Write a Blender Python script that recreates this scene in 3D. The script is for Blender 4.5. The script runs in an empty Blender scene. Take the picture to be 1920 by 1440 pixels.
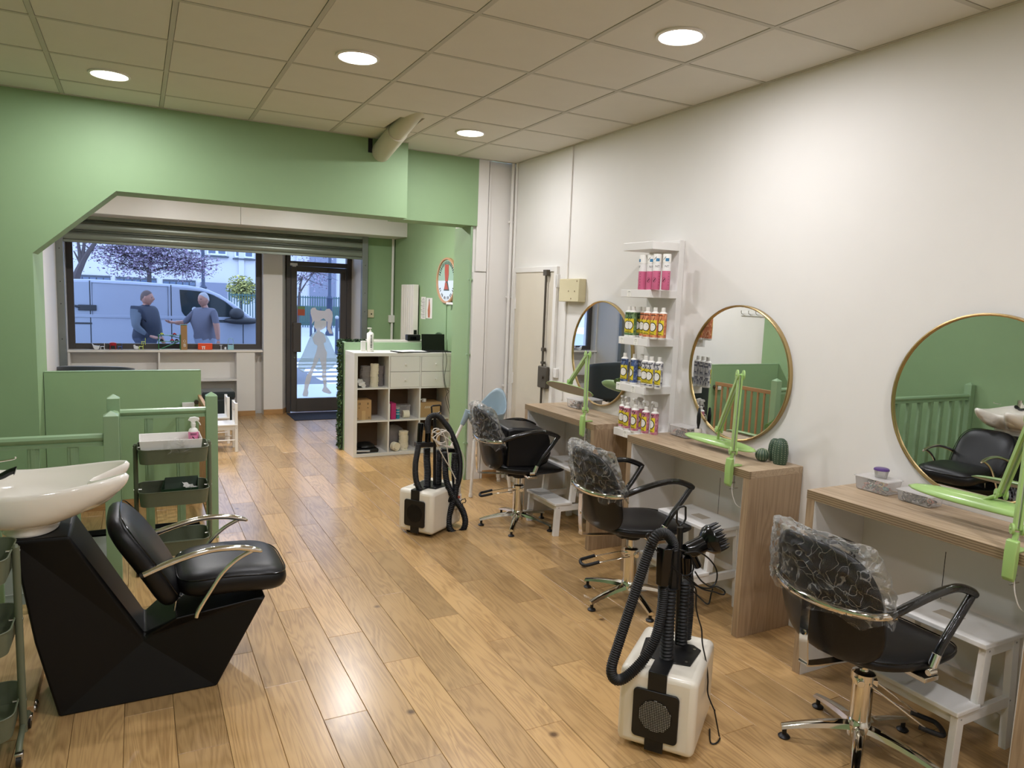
import bpy, bmesh, math, random
from mathutils import Vector, Matrix, noise
S = bpy.context.scene
C = S.collection
RND = random.Random(11)
PI = math.pi

# ---------------- camera, world, exposure ----------------
cd = bpy.data.cameras.new('camera')
cam = bpy.data.objects.new('camera', cd)
C.objects.link(cam)
yaw, pitch, roll = 0.4841, -0.1165, 0.0378
cy, sy, cp, sp = math.cos(yaw), math.sin(yaw), math.cos(pitch), math.sin(pitch)
fw = Vector((sy * cp, cy * cp, sp))
rt = Vector((cy, -sy, 0))
up = rt.cross(fw)
rt2 = math.cos(roll) * rt + math.sin(roll) * up
up2 = -math.sin(roll) * rt + math.cos(roll) * up
mw = Matrix((rt2, up2, -fw)).transposed().to_4x4()
mw.translation = (0, 0, 1.73)
cam.matrix_world = mw
cd.sensor_width = 36
cd.lens = 1341.4 / 1920 * 36
cd.clip_start = 0.05
cd.clip_end = 200
S.camera = cam

w = bpy.data.worlds.new('dusk_sky')
S.world = w
w.use_nodes = True
nt = w.node_tree
bg = nt.nodes['Background']
tc = nt.nodes.new('ShaderNodeTexCoord')
sx = nt.nodes.new('ShaderNodeSeparateXYZ')
rp = nt.nodes.new('ShaderNodeValToRGB')
nt.links.new(tc.outputs['Generated'], sx.inputs[0])
nt.links.new(sx.outputs['Z'], rp.inputs[0])
rp.color_ramp.elements[0].color = (0.50, 0.66, 1.0, 1)
rp.color_ramp.elements[1].color = (0.42, 0.60, 1.0, 1)
nt.links.new(rp.outputs[0], bg.inputs[0])
bg.inputs[1].default_value = 4.3
LAMP_W = 19.5
vs = S.view_settings
vs.view_transform = 'Standard'
vs.look = 'None'
vs.gamma = 1
vs.use_curve_mapping = False
vs.exposure = 0.0
S.display_settings.display_device = 'sRGB'
try:
    S.cycles.max_bounces = 10
    S.cycles.diffuse_bounces = 5
    S.cycles.glossy_bounces = 5
    S.cycles.transparent_max_bounces = 24
    S.cycles.transmission_bounces = 8
    S.cycles.sample_clamp_indirect = 6
    S.cycles.use_denoising = True
    S.cycles.caustics_reflective = False
    S.cycles.caustics_refractive = False
except Exception:
    pass

# ---------------- mesh helpers ----------------
class M:
    def __init__(s):
        s.v = []; s.f = []; s.m = []
    def add(s, vs, fs, mi=0):
        o = len(s.v)
        s.v += [tuple(p) for p in vs]
        for k in fs:
            s.f.append(tuple(o + i for i in k)); s.m.append(mi)
        return s
    def box(s, x0, x1, y0, y1, z0, z1, mi=0):
        vs = [(x, y, z) for z in (z0, z1) for y in (y0, y1) for x in (x0, x1)]
        return s.add(vs, [(0, 2, 3, 1), (4, 5, 7, 6), (0, 1, 5, 4), (2, 6, 7, 3), (0, 4, 6, 2), (1, 3, 7, 5)], mi)
    def bar(s, p0, p1, a, b, upv=(0, 0, 1), mi=0):
        """box beam from p0 to p1, width a, height b"""
        p0, p1 = Vector(p0), Vector(p1)
        d = (p1 - p0).normalized(); u = Vector(upv)
        if abs(d.dot(u)) > .99: u = Vector((0, 1, 0))
        sd = d.cross(u).normalized(); u = sd.cross(d)
        vs = [p + sd * i * a / 2 + u * j * b / 2 for p in (p0, p1) for j in (-1, 1) for i in (-1, 1)]
        return s.add(vs, [(0, 2, 3, 1), (4, 5, 7, 6), (0, 1, 5, 4), (2, 6, 7, 3), (0, 4, 6, 2), (1, 3, 7, 5)], mi)
    def tube(s, pts, r, n=8, closed=False, cap=True, mi=0, flat=1.0):
        pts = [Vector(p) for p in pts]; N = len(pts)
        rs = r if isinstance(r, (list, tuple)) else [r] * N
        T = []
        for i in range(N):
            a = pts[(i - 1) % N] if (closed or i) else pts[0]
            b = pts[(i + 1) % N] if (closed or i < N - 1) else pts[-1]
            d = b - a
            T.append(d.normalized() if d.length > 1e-9 else Vector((0, 0, 1)))
        u = Vector((0, 0, 1)) if abs(T[0].z) < .9 else Vector((1, 0, 0))
        vs = []
        for i in range(N):
            u = (u - T[i] * u.dot(T[i])).normalized()
            w_ = T[i].cross(u)
            for k in range(n):
                a = 2 * PI * k / n
                vs.append(pts[i] + (u * math.cos(a) * flat + w_ * math.sin(a)) * rs[i])
        fs = []
        for i in range(N if closed else N - 1):
            j = (i + 1) % N
            for k in range(n):
                k2 = (k + 1) % n
                fs.append((i * n + k, i * n + k2, j * n + k2, j * n + k))
        if cap and not closed:
            fs.append(tuple(range(n - 1, -1, -1))); fs.append(tuple((N - 1) * n + k for k in range(n)))
        return s.add(vs, fs, mi)
    def cyl(s, p0, p1, r0, r1=None, n=16, mi=0):
        return s.tube([p0, p1], [r0, r0 if r1 is None else r1], n, mi=mi)
    def lathe(s, prof, c=(0, 0, 0), n=24, mi=0, mat4=None, a0=0, a1=2 * PI):
        full = abs(a1 - a0 - 2 * PI) < 1e-6
        K = n if full else n + 1
        vs = []
        for r, z in prof:
            for k in range(K):
                a = a0 + (a1 - a0) * k / n
                p = Vector((r * math.cos(a), r * math.sin(a), z))
                if mat4: p = mat4 @ p
                vs.append(p + Vector(c))
        fs = []
        for i in range(len(prof) - 1):
            for k in range(n):
                k2 = (k + 1) % K
                fs.append((i * K + k, i * K + k2, (i + 1) * K + k2, (i + 1) * K + k))
        if full:
            if prof[0][0] > 1e-6: fs.append(tuple(range(K - 1, -1, -1)))
            if prof[-1][0] > 1e-6: fs.append(tuple((len(prof) - 1) * K + k for k in range(K)))
        return s.add(vs, fs, mi)
    def prism(s, poly, ax, a, b, mi=0):
        """extrude 2-D polygon along axis ax ('x': poly=(y,z), 'y': (x,z), 'z': (x,y))"""
        def P(p, t):
            return {'x': (t, p[0], p[1]), 'y': (p[0], t, p[1]), 'z': (p[0], p[1], t)}[ax]
        n = len(poly)
        vs = [P(p, a) for p in poly] + [P(p, b) for p in poly]
        fs = [tuple(range(n)), tuple(range(2 * n - 1, n - 1, -1))]
        fs += [(i, (i + 1) % n + 0, (i + 1) % n + n, i + n) for i in range(n)]
        return s.add(vs, fs, mi)
    def ell(s, c, r, n=16, m=10, mi=0, fn=None):
        vs = []; c = Vector(c)
        for i in range(m + 1):
            t = PI * i / m
            for k in range(n):
                a = 2 * PI * k / n
                d = Vector((math.sin(t) * math.cos(a), math.sin(t) * math.sin(a), math.cos(t)))
                q = Vector((d.x * r[0], d.y * r[1], d.z * r[2]))
                if fn: q = fn(d, q)
                vs.append(c + q)
        fs = []
        for i in range(m):
            for k in range(n):
                k2 = (k + 1) % n
                fs.append((i * n + k, (i + 1) * n + k, (i + 1) * n + k2, i * n + k2))
        return s.add(vs, fs, mi)
    def grid(s, fn, nu, nv, mi=0, wrap=False):
        vs = [fn(i / nu, j / nv) for j in range(nv + 1) for i in range(nu + 1)]
        fs = [(j * (nu + 1) + i, j * (nu + 1) + i + 1, (j + 1) * (nu + 1) + i + 1, (j + 1) * (nu + 1) + i) for j in range(nv) for i in range(nu)]
        return s.add(vs, fs, mi)
    def mesh(s, name, mats, smooth=40):
        me = bpy.data.meshes.new(name)
        me.from_pydata(s.v, [], s.f)
        for m_ in (mats if isinstance(mats, (list, tuple)) else [mats]): me.materials.append(m_)
        me.polygons.foreach_set('material_index', s.m)
        bm = bmesh.new(); bm.from_mesh(me)
        bmesh.ops.remove_doubles(bm, verts=bm.verts, dist=1e-6)
        bmesh.ops.recalc_face_normals(bm, faces=bm.faces)
        bm.to_mesh(me); bm.free()
        if smooth:
            me.shade_smooth(); me.set_sharp_from_angle(angle=math.radians(smooth))
        me.update()
        return me
    def build(s, name, mats, parent=None, smooth=40, bevel=0, seg=2, solid=0, sub=0, loc=None):
        o = bpy.data.objects.new(name, s.mesh(name, mats, smooth)); C.objects.link(o)
        if parent is not None: o.parent = parent
        if loc: o.location = loc
        if solid:
            m = o.modifiers.new('solid', 'SOLIDIFY'); m.thickness = solid; m.offset = 0
        if bevel:
            m = o.modifiers.new('bevel', 'BEVEL'); m.width = bevel; m.segments = seg; m.limit_method = 'ANGLE'; m.angle_limit = math.radians(35)
        if sub:
            m = o.modifiers.new('sub', 'SUBSURF'); m.levels = sub; m.render_levels = sub
        return o

def tag(o, label=None, cat=None, group=None, kind=None):
    if label: o['label'] = label
    if cat: o['category'] = cat
    if group: o['group'] = group
    if kind: o['kind'] = kind
    return o
def thing(name, label, cat, loc=(0, 0, 0), rz=0, group=None):
    o = bpy.data.objects.new(name, None); C.objects.link(o)
    o.empty_display_size = .1
    o.location = loc; o.rotation_euler = (0, 0, rz)
    return tag(o, label, cat, group)
def copy_tree(o, parent=None):
    c = o.copy(); C.objects.link(c)
    if parent is not None: c.parent = parent
    for ch in list(KIDS(o)): copy_tree(ch, c)
    return c
def KIDS(o):
    return [x for x in C.objects if x.parent == o]
def dup(root, loc, rz=0, label=None, group=None):
    c = copy_tree(root)
    c.location = loc; c.rotation_euler = (0, 0, rz)
    if label: c['label'] = label
    if group: c['group'] = group
    return c
def struct(name, m, mats, **kw):
    par = kw.get('parent')
    o = m.build(name, mats, **kw)
    if par is None: o['kind'] = 'structure'
    return o
def cr(pts, k=6, closed=False):
    """catmull-rom resample"""
    P = [Vector(p) for p in pts]; N = len(P); out = []
    rng = range(N) if closed else range(N - 1)
    for i in rng:
        if closed: a, b, c, d = P[(i - 1) % N], P[i], P[(i + 1) % N], P[(i + 2) % N]
        else: a, b, c, d = P[max(i - 1, 0)], P[i], P[i + 1], P[min(i + 2, N - 1)]
        for j in range(k):
            t = j / k
            out.append(.5 * ((2 * b) + (c - a) * t + (2 * a - 5 * b + 4 * c - d) * t * t + (3 * b - a - 3 * c + d) * t ** 3))
    if not closed: out.append(P[-1])
    return out
def ribbed(m, pts, r, amp=.12, step=.008, n=10, mi=0):
    """corrugated hose along pts"""
    q = cr(pts, 24); L = [0]
    for a, b in zip(q, q[1:]): L.append(L[-1] + (b - a).length)
    K = max(4, int(L[-1] / (step / 2))); out = []; j = 0
    for i in range(K + 1):
        t = L[-1] * i / K
        while j < len(L) - 2 and L[j + 1] < t: j += 1
        u = (t - L[j]) / max(1e-9, L[j + 1] - L[j])
        out.append(q[j].lerp(q[j + 1], min(1, u)))
    m.tube(out, [r * (1 + (amp if i % 2 else -amp)) for i in range(len(out))], n, mi=mi)
def text_into(m, body, size, fn, mi=0, ext=0):
    """flat lettering; fn maps (u,v) to a 3-D point"""
    cu = bpy.data.curves.new('t', 'FONT'); cu.body = body; cu.size = size; cu.align_x = 'CENTER'; cu.resolution_u = 2
    o = bpy.data.objects.new('t', cu); C.objects.link(o)
    dg = bpy.context.evaluated_depsgraph_get(); dg.update()
    me = o.evaluated_get(dg).to_mesh()
    m.add([fn(v.co.x, v.co.y) for v in me.vertices], [tuple(p.vertices) for p in me.polygons], mi)
    o.evaluated_get(dg).to_mesh_clear()
    bpy.data.objects.remove(o); bpy.data.curves.remove(cu)

# ---------------- materials ----------------
def lin(c):
    c = c / 255 if c > 1 else c
    return c / 12.92 if c <= .04045 else ((c + .055) / 1.055) ** 2.4
def L3(c): return (lin(c[0]), lin(c[1]), lin(c[2]), 1)
def node(nt, t, **kw):
    n = nt.nodes.new(t)
    for k, v in kw.items(): setattr(n, k, v)
    return n
def mat(name, col, rough=.5, metal=0, var=.05, scale=6, bump=0, bscale=60, coat=0, emit=None, spec=.5, alpha=1, trans=0, ior=1.45, sheen=0):
    m = bpy.data.materials.new(name); m.use_nodes = True; nt = m.node_tree
    b = nt.nodes['Principled BSDF']
    tc = node(nt, 'ShaderNodeTexCoord'); nz = node(nt, 'ShaderNodeTexNoise')
    nz.inputs['Scale'].default_value = scale; nz.inputs['Detail'].default_value = 3
    nt.links.new(tc.outputs['Object'], nz.inputs['Vector'])
    mx = node(nt, 'ShaderNodeMix', data_type='RGBA')
    c = L3(col)
    mx.inputs[6].default_value = tuple(max(0, x * (1 - var)) for x in c[:3]) + (1,)
    mx.inputs[7].default_value = tuple(min(1, x * (1 + var)) for x in c[:3]) + (1,)
    nt.links.new(nz.outputs['Fac'], mx.inputs[0]); nt.links.new(mx.outputs[2], b.inputs['Base Color'])
    b.inputs['Roughness'].default_value = rough; b.inputs['Metallic'].default_value = metal
    b.inputs['Specular IOR Level'].default_value = spec
    b.inputs['Coat Weight'].default_value = coat; b.inputs['Coat Roughness'].default_value = .08
    b.inputs['Alpha'].default_value = alpha; b.inputs['Transmission Weight'].default_value = trans; b.inputs['IOR'].default_value = ior
    if sheen: b.inputs['Sheen Weight'].default_value = sheen
    if bump:
        n2 = node(nt, 'ShaderNodeTexNoise'); n2.inputs['Scale'].default_value = bscale; n2.inputs['Detail'].default_value = 4
        bp = node(nt, 'ShaderNodeBump'); bp.inputs['Strength'].default_value = bump; bp.inputs['Distance'].default_value = .002
        nt.links.new(tc.outputs['Object'], n2.inputs['Vector']); nt.links.new(n2.outputs['Fac'], bp.inputs['Height']); nt.links.new(bp.outputs[0], b.inputs['Normal'])
    if emit:
        b.inputs['Emission Color'].default_value = L3(emit[0]); b.inputs['Emission Strength'].default_value = emit[1]
    return m
def wood(name, c1, c2, axis='Y', rough=.4, rnd=.18, gs=1.0, knots=True, fine=.6, coat=0):
    """oak-like grain running along axis; per-object random shade and offset"""
    m = bpy.data.materials.new(name); m.use_nodes = True; nt = m.node_tree; Lk = nt.links.new
    b = nt.nodes['Principled BSDF']
    tc = node(nt, 'ShaderNodeTexCoord'); oi = node(nt, 'ShaderNodeObjectInfo')
    mul = node(nt, 'ShaderNodeVectorMath', operation='SCALE'); mul.inputs['Scale'].default_value = 37
    cb = node(nt, 'ShaderNodeCombineXYZ'); Lk(oi.outputs['Random'], cb.inputs[0]); Lk(oi.outputs['Random'], cb.inputs[1]); Lk(oi.outputs['Random'], cb.inputs[2])
    Lk(cb.outputs[0], mul.inputs[0])
    add = node(nt, 'ShaderNodeVectorMath', operation='ADD'); Lk(tc.outputs['Object'], add.inputs[0]); Lk(mul.outputs[0], add.inputs[1])
    mp = node(nt, 'ShaderNodeMapping'); Lk(add.outputs[0], mp.inputs[0])
    k = {'X': 0, 'Y': 1, 'Z': 2}[axis]
    sc = [9 * gs, 9 * gs, 9 * gs]; sc[k] = .8 * gs; mp.inputs['Scale'].default_value = sc
    n1 = node(nt, 'ShaderNodeTexNoise'); n1.inputs['Scale'].default_value = 1; n1.inputs['Detail'].default_value = 2.5; n1.inputs['Distortion'].default_value = .6
    Lk(mp.outputs[0], n1.inputs['Vector'])
    # rings from banding of the noise height
    ml = node(nt, 'ShaderNodeMath', operation='MULTIPLY'); ml.inputs[1].default_value = 14; Lk(n1.outputs['Fac'], ml.inputs[0])
    fr = node(nt, 'ShaderNodeMath', operation='PINGPONG'); fr.inputs[1].default_value = .5; Lk(ml.outputs[0], fr.inputs[0])
    mp2 = node(nt, 'ShaderNodeMapping'); sc2 = [260, 260, 260]; sc2[k] = 7; mp2.inputs['Scale'].default_value = sc2; Lk(add.outputs[0], mp2.inputs[0])
    n2 = node(nt, 'ShaderNodeTexNoise'); n2.inputs['Scale'].default_value = 1; n2.inputs['Detail'].default_value = 2; Lk(mp2.outputs[0], n2.inputs['Vector'])
    a1 = node(nt, 'ShaderNodeMath', operation='MULTIPLY_ADD'); Lk(fr.outputs[0], a1.inputs[0]); a1.inputs[1].default_value = .7; 
    f2 = node(nt, 'ShaderNodeMath', operation='MULTIPLY'); f2.inputs[1].default_value = fine; Lk(n2.outputs['Fac'], f2.inputs[0]); Lk(f2.outputs[0], a1.inputs[2])
    n3 = node(nt, 'ShaderNodeTexNoise'); n3.inputs['Scale'].default_value = 2.2 * gs; n3.inputs['Detail'].default_value = 1; Lk(add.outputs[0], n3.inputs['Vector'])
    a2 = node(nt, 'ShaderNodeMath', operation='MULTIPLY_ADD'); Lk(n3.outputs['Fac'], a2.inputs[0]); a2.inputs[1].default_value = .5; Lk(a1.outputs[0], a2.inputs[2])
    rp = node(nt, 'ShaderNodeValToRGB'); Lk(a2.outputs[0], rp.inputs[0])
    rp.color_ramp.elements[0].position = .2; rp.color_ramp.elements[0].color = L3(c2)
    rp.color_ramp.elements[1].position = .85; rp.color_ramp.elements[1].color = L3(c1)
    rr = node(nt, 'ShaderNodeMapRange'); rr.inputs[3].default_value = 1 - rnd; rr.inputs[4].default_value = 1 + rnd * .6; Lk(oi.outputs['Random'], rr.inputs[0])
    vm = node(nt, 'ShaderNodeVectorMath', operation='SCALE'); Lk(rp.outputs[0], vm.inputs[0]); Lk(rr.outputs[0], vm.inputs['Scale'])
    last = vm.outputs[0]
    if knots:
        vo = node(nt, 'ShaderNodeTexVoronoi'); vo.inputs['Scale'].default_value = 2.3; Lk(add.outputs[0], vo.inputs['Vector'])
        kr = node(nt, 'ShaderNodeValToRGB'); Lk(vo.outputs['Distance'], kr.inputs[0])
        kr.color_ramp.elements[0].position = .02; kr.color_ramp.elements[0].color = (.25, .2, .16, 1)
        kr.color_ramp.elements[1].position = .06; kr.color_ramp.elements[1].color = (1, 1, 1, 1)
        mm = node(nt, 'ShaderNodeVectorMath', operation='MULTIPLY'); Lk(last, mm.inputs[0]); Lk(kr.outputs[0], mm.inputs[1]); last = mm.outputs[0]
    Lk(last, b.inputs['Base Color'])
    b.inputs['Roughness'].default_value = rough
    b.inputs['Coat Weight'].default_value = coat; b.inputs['Coat Roughness'].default_value = .2
    bp = node(nt, 'ShaderNodeBump'); bp.inputs['Strength'].default_value = .12; bp.inputs['Distance'].default_value = .001; Lk(a1.outputs[0], bp.inputs['Height']); Lk(bp.outputs[0], b.inputs['Normal'])
    return m
WHITE = mat('white_paint', (224, 221, 216), .55, var=.02, bump=.05)
WHITE2 = mat('white_laminate', (224, 222, 218), .35, var=.015)
WHITEG = mat('white_gloss', (232, 228, 220), .22, var=.015, coat=.3)
GREEN = mat('sage_wall_paint', (138, 166, 124), .6, var=.03, bump=.04)
GREENR = mat('sage_gloss_paint', (140, 168, 132), .35, var=.03)
CEIL = mat('ceiling_tile_board', (214, 212, 204), .9, var=.03, bump=.25, bscale=160)
TEE = mat('ceiling_tee_metal', (186, 184, 174), .6)
BLACKL = mat('black_leather', (15, 15, 17), .38, var=.1, bump=.2, bscale=260, spec=.4)
BLACKP = mat('black_plastic', (16, 16, 17), .4, var=.1)
BLACKG = mat('black_gloss_plastic', (8, 8, 9), .16, var=.1)
RUBBER = mat('black_rubber_hose', (17, 17, 18), .55, var=.1)
CHROME = mat('chrome', (225, 222, 215), .09, 1, var=.02)
CHROME2 = mat('brushed_steel', (190, 188, 182), .28, 1, var=.03)
GOLD = mat('brass_rim', (196, 170, 122), .3, 1, var=.03)
MIRROR = mat('mirror_glass', (235, 238, 238), .01, 1, var=.0)
OLIVE = mat('olive_metal', (96, 102, 82), .42, var=.05)
PISTA = mat('pistachio_green_enamel', (156, 190, 114), .3, var=.03, coat=.3)
OAK = wood('oak_floor_board', (190, 154, 104), (134, 100, 60), 'Y', rough=.3, rnd=.26, coat=.22)
OAKB = wood('oak_baseboard', (180, 140, 92), (140, 102, 60), 'X', rough=.4, rnd=.05, knots=False)
DESKW = wood('desk_oak_laminate', (182, 160, 132), (132, 110, 84), 'Y', rough=.45, rnd=.03, knots=False, gs=.9)
DESKZ = wood('desk_leg_oak_laminate', (166, 143, 115), (120, 98, 74), 'Z', rough=.5, rnd=.03, knots=False, gs=.9)
FRAMED = mat('anthracite_frame', (74, 69, 66), .45, var=.05)
def glassy(name, col, a=.12, rough=.02):
    m = bpy.data.materials.new(name); m.use_nodes = True; nt = m.node_tree
    b = nt.nodes['Principled BSDF']; out = nt.nodes['Material Output']
    tr = node(nt, 'ShaderNodeBsdfTransparent'); mx = node(nt, 'ShaderNodeMixShader')
    nz = node(nt, 'ShaderNodeTexNoise'); nz.inputs['Scale'].default_value = 3
    lw = node(nt, 'ShaderNodeLayerWeight'); lw.inputs['Blend'].default_value = .25 if name != 'crinkled_film' else .30
    ma = node(nt, 'ShaderNodeMath', operation='MULTIPLY_ADD'); nt.links.new(lw.outputs['Fresnel'], ma.inputs[0]); ma.inputs[1].default_value = .8; ma.inputs[2].default_value = a
    ma.use_clamp = True
    b.inputs['Base Color'].default_value = L3(col); b.inputs['Roughness'].default_value = rough
    mr = node(nt, 'ShaderNodeMapRange'); mr.inputs[3].default_value = rough; mr.inputs[4].default_value = rough + .03
    nt.links.new(nz.outputs['Fac'], mr.inputs[0]); nt.links.new(mr.outputs[0], b.inputs['Roughness'])
    tr.inputs[0].default_value = (1, 1, 1, 1)
    nt.links.new(ma.outputs[0], mx.inputs[0]); nt.links.new(tr.outputs[0], mx.inputs[1]); nt.links.new(b.outputs[0], mx.inputs[2])
    nt.links.new(mx.outputs[0], out.inputs[0])
    return m
PANE = glassy('window_glass', (60, 70, 90), .04)
CLEARB = glassy('clear_plastic_box', (225, 222, 218), .28, .15)
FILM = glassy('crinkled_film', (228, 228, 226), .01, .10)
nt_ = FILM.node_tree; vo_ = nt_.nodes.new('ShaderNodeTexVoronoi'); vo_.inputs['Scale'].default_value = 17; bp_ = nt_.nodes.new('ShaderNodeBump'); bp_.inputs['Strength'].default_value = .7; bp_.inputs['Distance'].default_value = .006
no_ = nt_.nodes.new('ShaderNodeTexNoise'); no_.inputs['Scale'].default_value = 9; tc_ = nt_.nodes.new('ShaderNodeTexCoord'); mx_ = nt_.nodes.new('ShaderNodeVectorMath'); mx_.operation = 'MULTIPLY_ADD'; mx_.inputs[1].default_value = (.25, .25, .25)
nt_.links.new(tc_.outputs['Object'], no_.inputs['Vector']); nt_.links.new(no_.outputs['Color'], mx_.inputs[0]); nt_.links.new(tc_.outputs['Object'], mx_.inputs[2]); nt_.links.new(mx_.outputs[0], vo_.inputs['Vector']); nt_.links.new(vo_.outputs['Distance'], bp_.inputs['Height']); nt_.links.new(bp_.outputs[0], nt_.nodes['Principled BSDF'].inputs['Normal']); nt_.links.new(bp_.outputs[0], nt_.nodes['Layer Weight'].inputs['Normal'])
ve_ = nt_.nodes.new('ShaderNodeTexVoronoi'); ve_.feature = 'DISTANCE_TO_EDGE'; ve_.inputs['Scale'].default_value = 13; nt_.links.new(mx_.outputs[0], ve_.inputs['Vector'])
vr_ = nt_.nodes.new('ShaderNodeMapRange'); vr_.inputs[1].default_value = 0; vr_.inputs[2].default_value = .035; vr_.inputs[3].default_value = .22; vr_.inputs[4].default_value = 0; nt_.links.new(ve_.outputs['Distance'], vr_.inputs[0])  # whitish, less clear creases; bright crinkle highlights are painted in with them
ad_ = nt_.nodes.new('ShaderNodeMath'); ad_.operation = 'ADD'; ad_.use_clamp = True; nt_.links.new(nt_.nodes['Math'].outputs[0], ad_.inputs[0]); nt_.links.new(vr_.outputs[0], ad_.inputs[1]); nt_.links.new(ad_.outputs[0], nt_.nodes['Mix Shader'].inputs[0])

# ---------------- room shell ----------------
RX = 3.171; LX = -1.55; YB = -2.0
HX, HX2 = -0.17, 0.38; HY0, HY1, HY2 = 4.47, 5.30, 5.70     # stairwell cut-out
SUBF = mat('dark_subfloor', (52, 38, 26), .8)
m = M()
m.box(LX, RX, YB, HY0, -.05, -.0145); m.box(HX, RX, HY0, HY1, -.05, -.0145); m.box(HX2, RX, HY1, HY2, -.05, -.0145); m.box(LX, RX, HY2, 10.62, -.05, -.0145)
floor = struct('floor', m, SUBF, smooth=0)
pcache = {}
def plank(x0, x1, y0, y1):
    L = y1 - y0; W = x1 - x0
    if L < .02 or W < .01: return
    key = (round(L, 3), round(W, 3))
    if key not in pcache:
        a, b = W / 2 - .0007, L / 2 - .0007; t = .0015
        mm = M()
        vs = [(-a, -b, -.014), (a, -b, -.014), (a, b, -.014), (-a, b, -.014), (-a, -b, -t), (a, -b, -t), (a, b, -t), (-a, b, -t), (-a + t, -b + t, 0), (a - t, -b + t, 0), (a - t, b - t, 0), (-a + t, b - t, 0)]
        fs = [(3, 2, 1, 0), (8, 9, 10, 11)] + [(i, (i + 1) % 4, (i + 1) % 4 + 4, i + 4) for i in range(4)] + [(i + 4, (i + 1) % 4 + 4, (i + 1) % 4 + 8, i + 8) for i in range(4)]
        mm.add(vs, fs); pcache[key] = mm.mesh('plank', OAK, 0)
    o = bpy.data.objects.new('plank', pcache[key]); C.objects.link(o); o.parent = floor
    o.location = ((x0 + x1) / 2, (y0 + y1) / 2, 0)
JO = [2.357, 3.10, 2.755]
def cutrect(rects, hole):
    out = []
    hx0, hx1, hy0, hy1 = hole
    for (a, b, c, d) in rects:
        if b <= hx0 or a >= hx1 or d <= hy0 or c >= hy1: out.append((a, b, c, d)); continue
        if c < hy0: out.append((a, b, c, hy0))
        if d > hy1: out.append((a, b, hy1, d))
        c2, d2 = max(c, hy0), min(d, hy1)
        if a < hx0: out.append((a, hx0, c2, d2))
        if b > hx1: out.append((hx1, b, c2, d2))
    return out
for k in range(-10, 18):
    xa, xb = .10 + .18 * k, .28 + .18 * k
    xa, xb = max(xa, LX), min(xb, RX)
    if xb - xa < .01: continue
    off = JO[(k - 4) % 3]
    y = off - 1.1 * 6
    while y < 10.56:
        c, d = max(y, YB), min(y + 1.1, 10.56)
        y += 1.1
        if d - c < .02: continue
        for r_ in cutrect(cutrect([(xa, xb, c, d)], (LX - 1, HX, HY0, HY2)), (HX - .001, HX2, HY1, HY2)): plank(*r_)
# walls
struct('wall_right', M().box(RX, RX + .12, YB, 6.3, -.05, 3.3), WHITE, smooth=0)
struct('wall_front_right', M().box(RX, RX + .12, 6.3, 10.8, -.05, 3.3), GREEN, smooth=0)
struct('wall_left', M().box(LX - .12, LX, YB, 5.9, -2.3, 3.3), GREEN, smooth=0)
struct('wall_back', M().box(LX - .12, RX + .12, YB - .12, YB, -.05, 3.3), WHITE, smooth=0)
DKSOF = GREEN
lint = [(LX, -2.3), (-.622, -2.3), (-.622, 1.927), (-.114, 2.389), (2.03, 2.383), (2.03, 3.3), (LX, 3.3)]
struct('wall_lintel', M().prism(lint, 'y', 5.88, 6.18), GREEN, smooth=0)
struct('wall_lintel_right', M().box(2.03, 2.795, 6.12, 6.40, 2.397, 3.3), GREEN, smooth=0)
struct('wall_pier', M().box(-.95, -.622, 6.18, 6.48, 0, 3.3), GREEN, smooth=0)
struct('wall_front_left', M().box(-.95, -.80, 6.48, 10.8, -.05, 3.0), WHITE, smooth=0)
# white pillar at the right with a green flank
m = M().box(2.770, RX, 6.16, 6.57, 0, 3.0)
struct('wall_pillar', m, WHITE, smooth=0)
struct('wall_pillar_flank', M().box(2.760, 2.770, 6.17, 6.57, 0, 2.40), GREEN, smooth=0)
struct('trim_1', M().box(2.795, 2.905, 6.13, 6.16, 1.985, 3.0).box(2.775, 2.905, 6.13, 6.16, 0, 1.975), WHITE, smooth=0, bevel=.002)
struct('trim_2', M().box(2.915, 2.935, 6.14, 6.16, 0, 3.0), WHITE, smooth=0)
# front facade
m = M()
m.box(-.95, -.775, 10.40, 10.78, -.05, 3.0); m.box(1.545, 1.80, 10.40, 10.78, -.05, 3.0)
m.add([(1.80, 10.40, -.05), (1.80, 10.78, -.05), (1.874, 10.56, -.05), (1.874, 10.78, -.05), (1.80, 10.40, 3), (1.80, 10.78, 3), (1.874, 10.56, 3), (1.874, 10.78, 3)], [(0, 2, 6, 4), (2, 3, 7, 6), (0, 1, 3, 2), (4, 6, 7, 5), (1, 0, 4, 5), (3, 1, 5, 7)])
m.box(-.775, 1.545, 10.45, 10.78, 2.50, 3.0); m.box(1.874, 2.80, 10.45, 10.78, 2.55, 3.0)
m.box(-.775, 1.545, 10.60, 10.78, -.05, .90)
struct('wall_front', m, WHITE, smooth=0)
struct('wall_front_recess', M().box(2.80, RX, 9.68, 10.8, -.05, 3.0, 0), WHITE, smooth=0)
struct('wall_front_recess_face', M().box(2.79, RX, 9.66, 9.68, -.05, 2.85, 0), GREEN, smooth=0)
# ceilings
m = M().box(LX - .1, RX + .1, YB - .1, 6.5, 3.28, 3.34)
struct('ceiling_slab', m, SUBF, smooth=0)
struct('ceiling_front', M().box(-.95, RX, 6.18, 10.8, 2.85, 2.90), WHITE, smooth=0)
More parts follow.
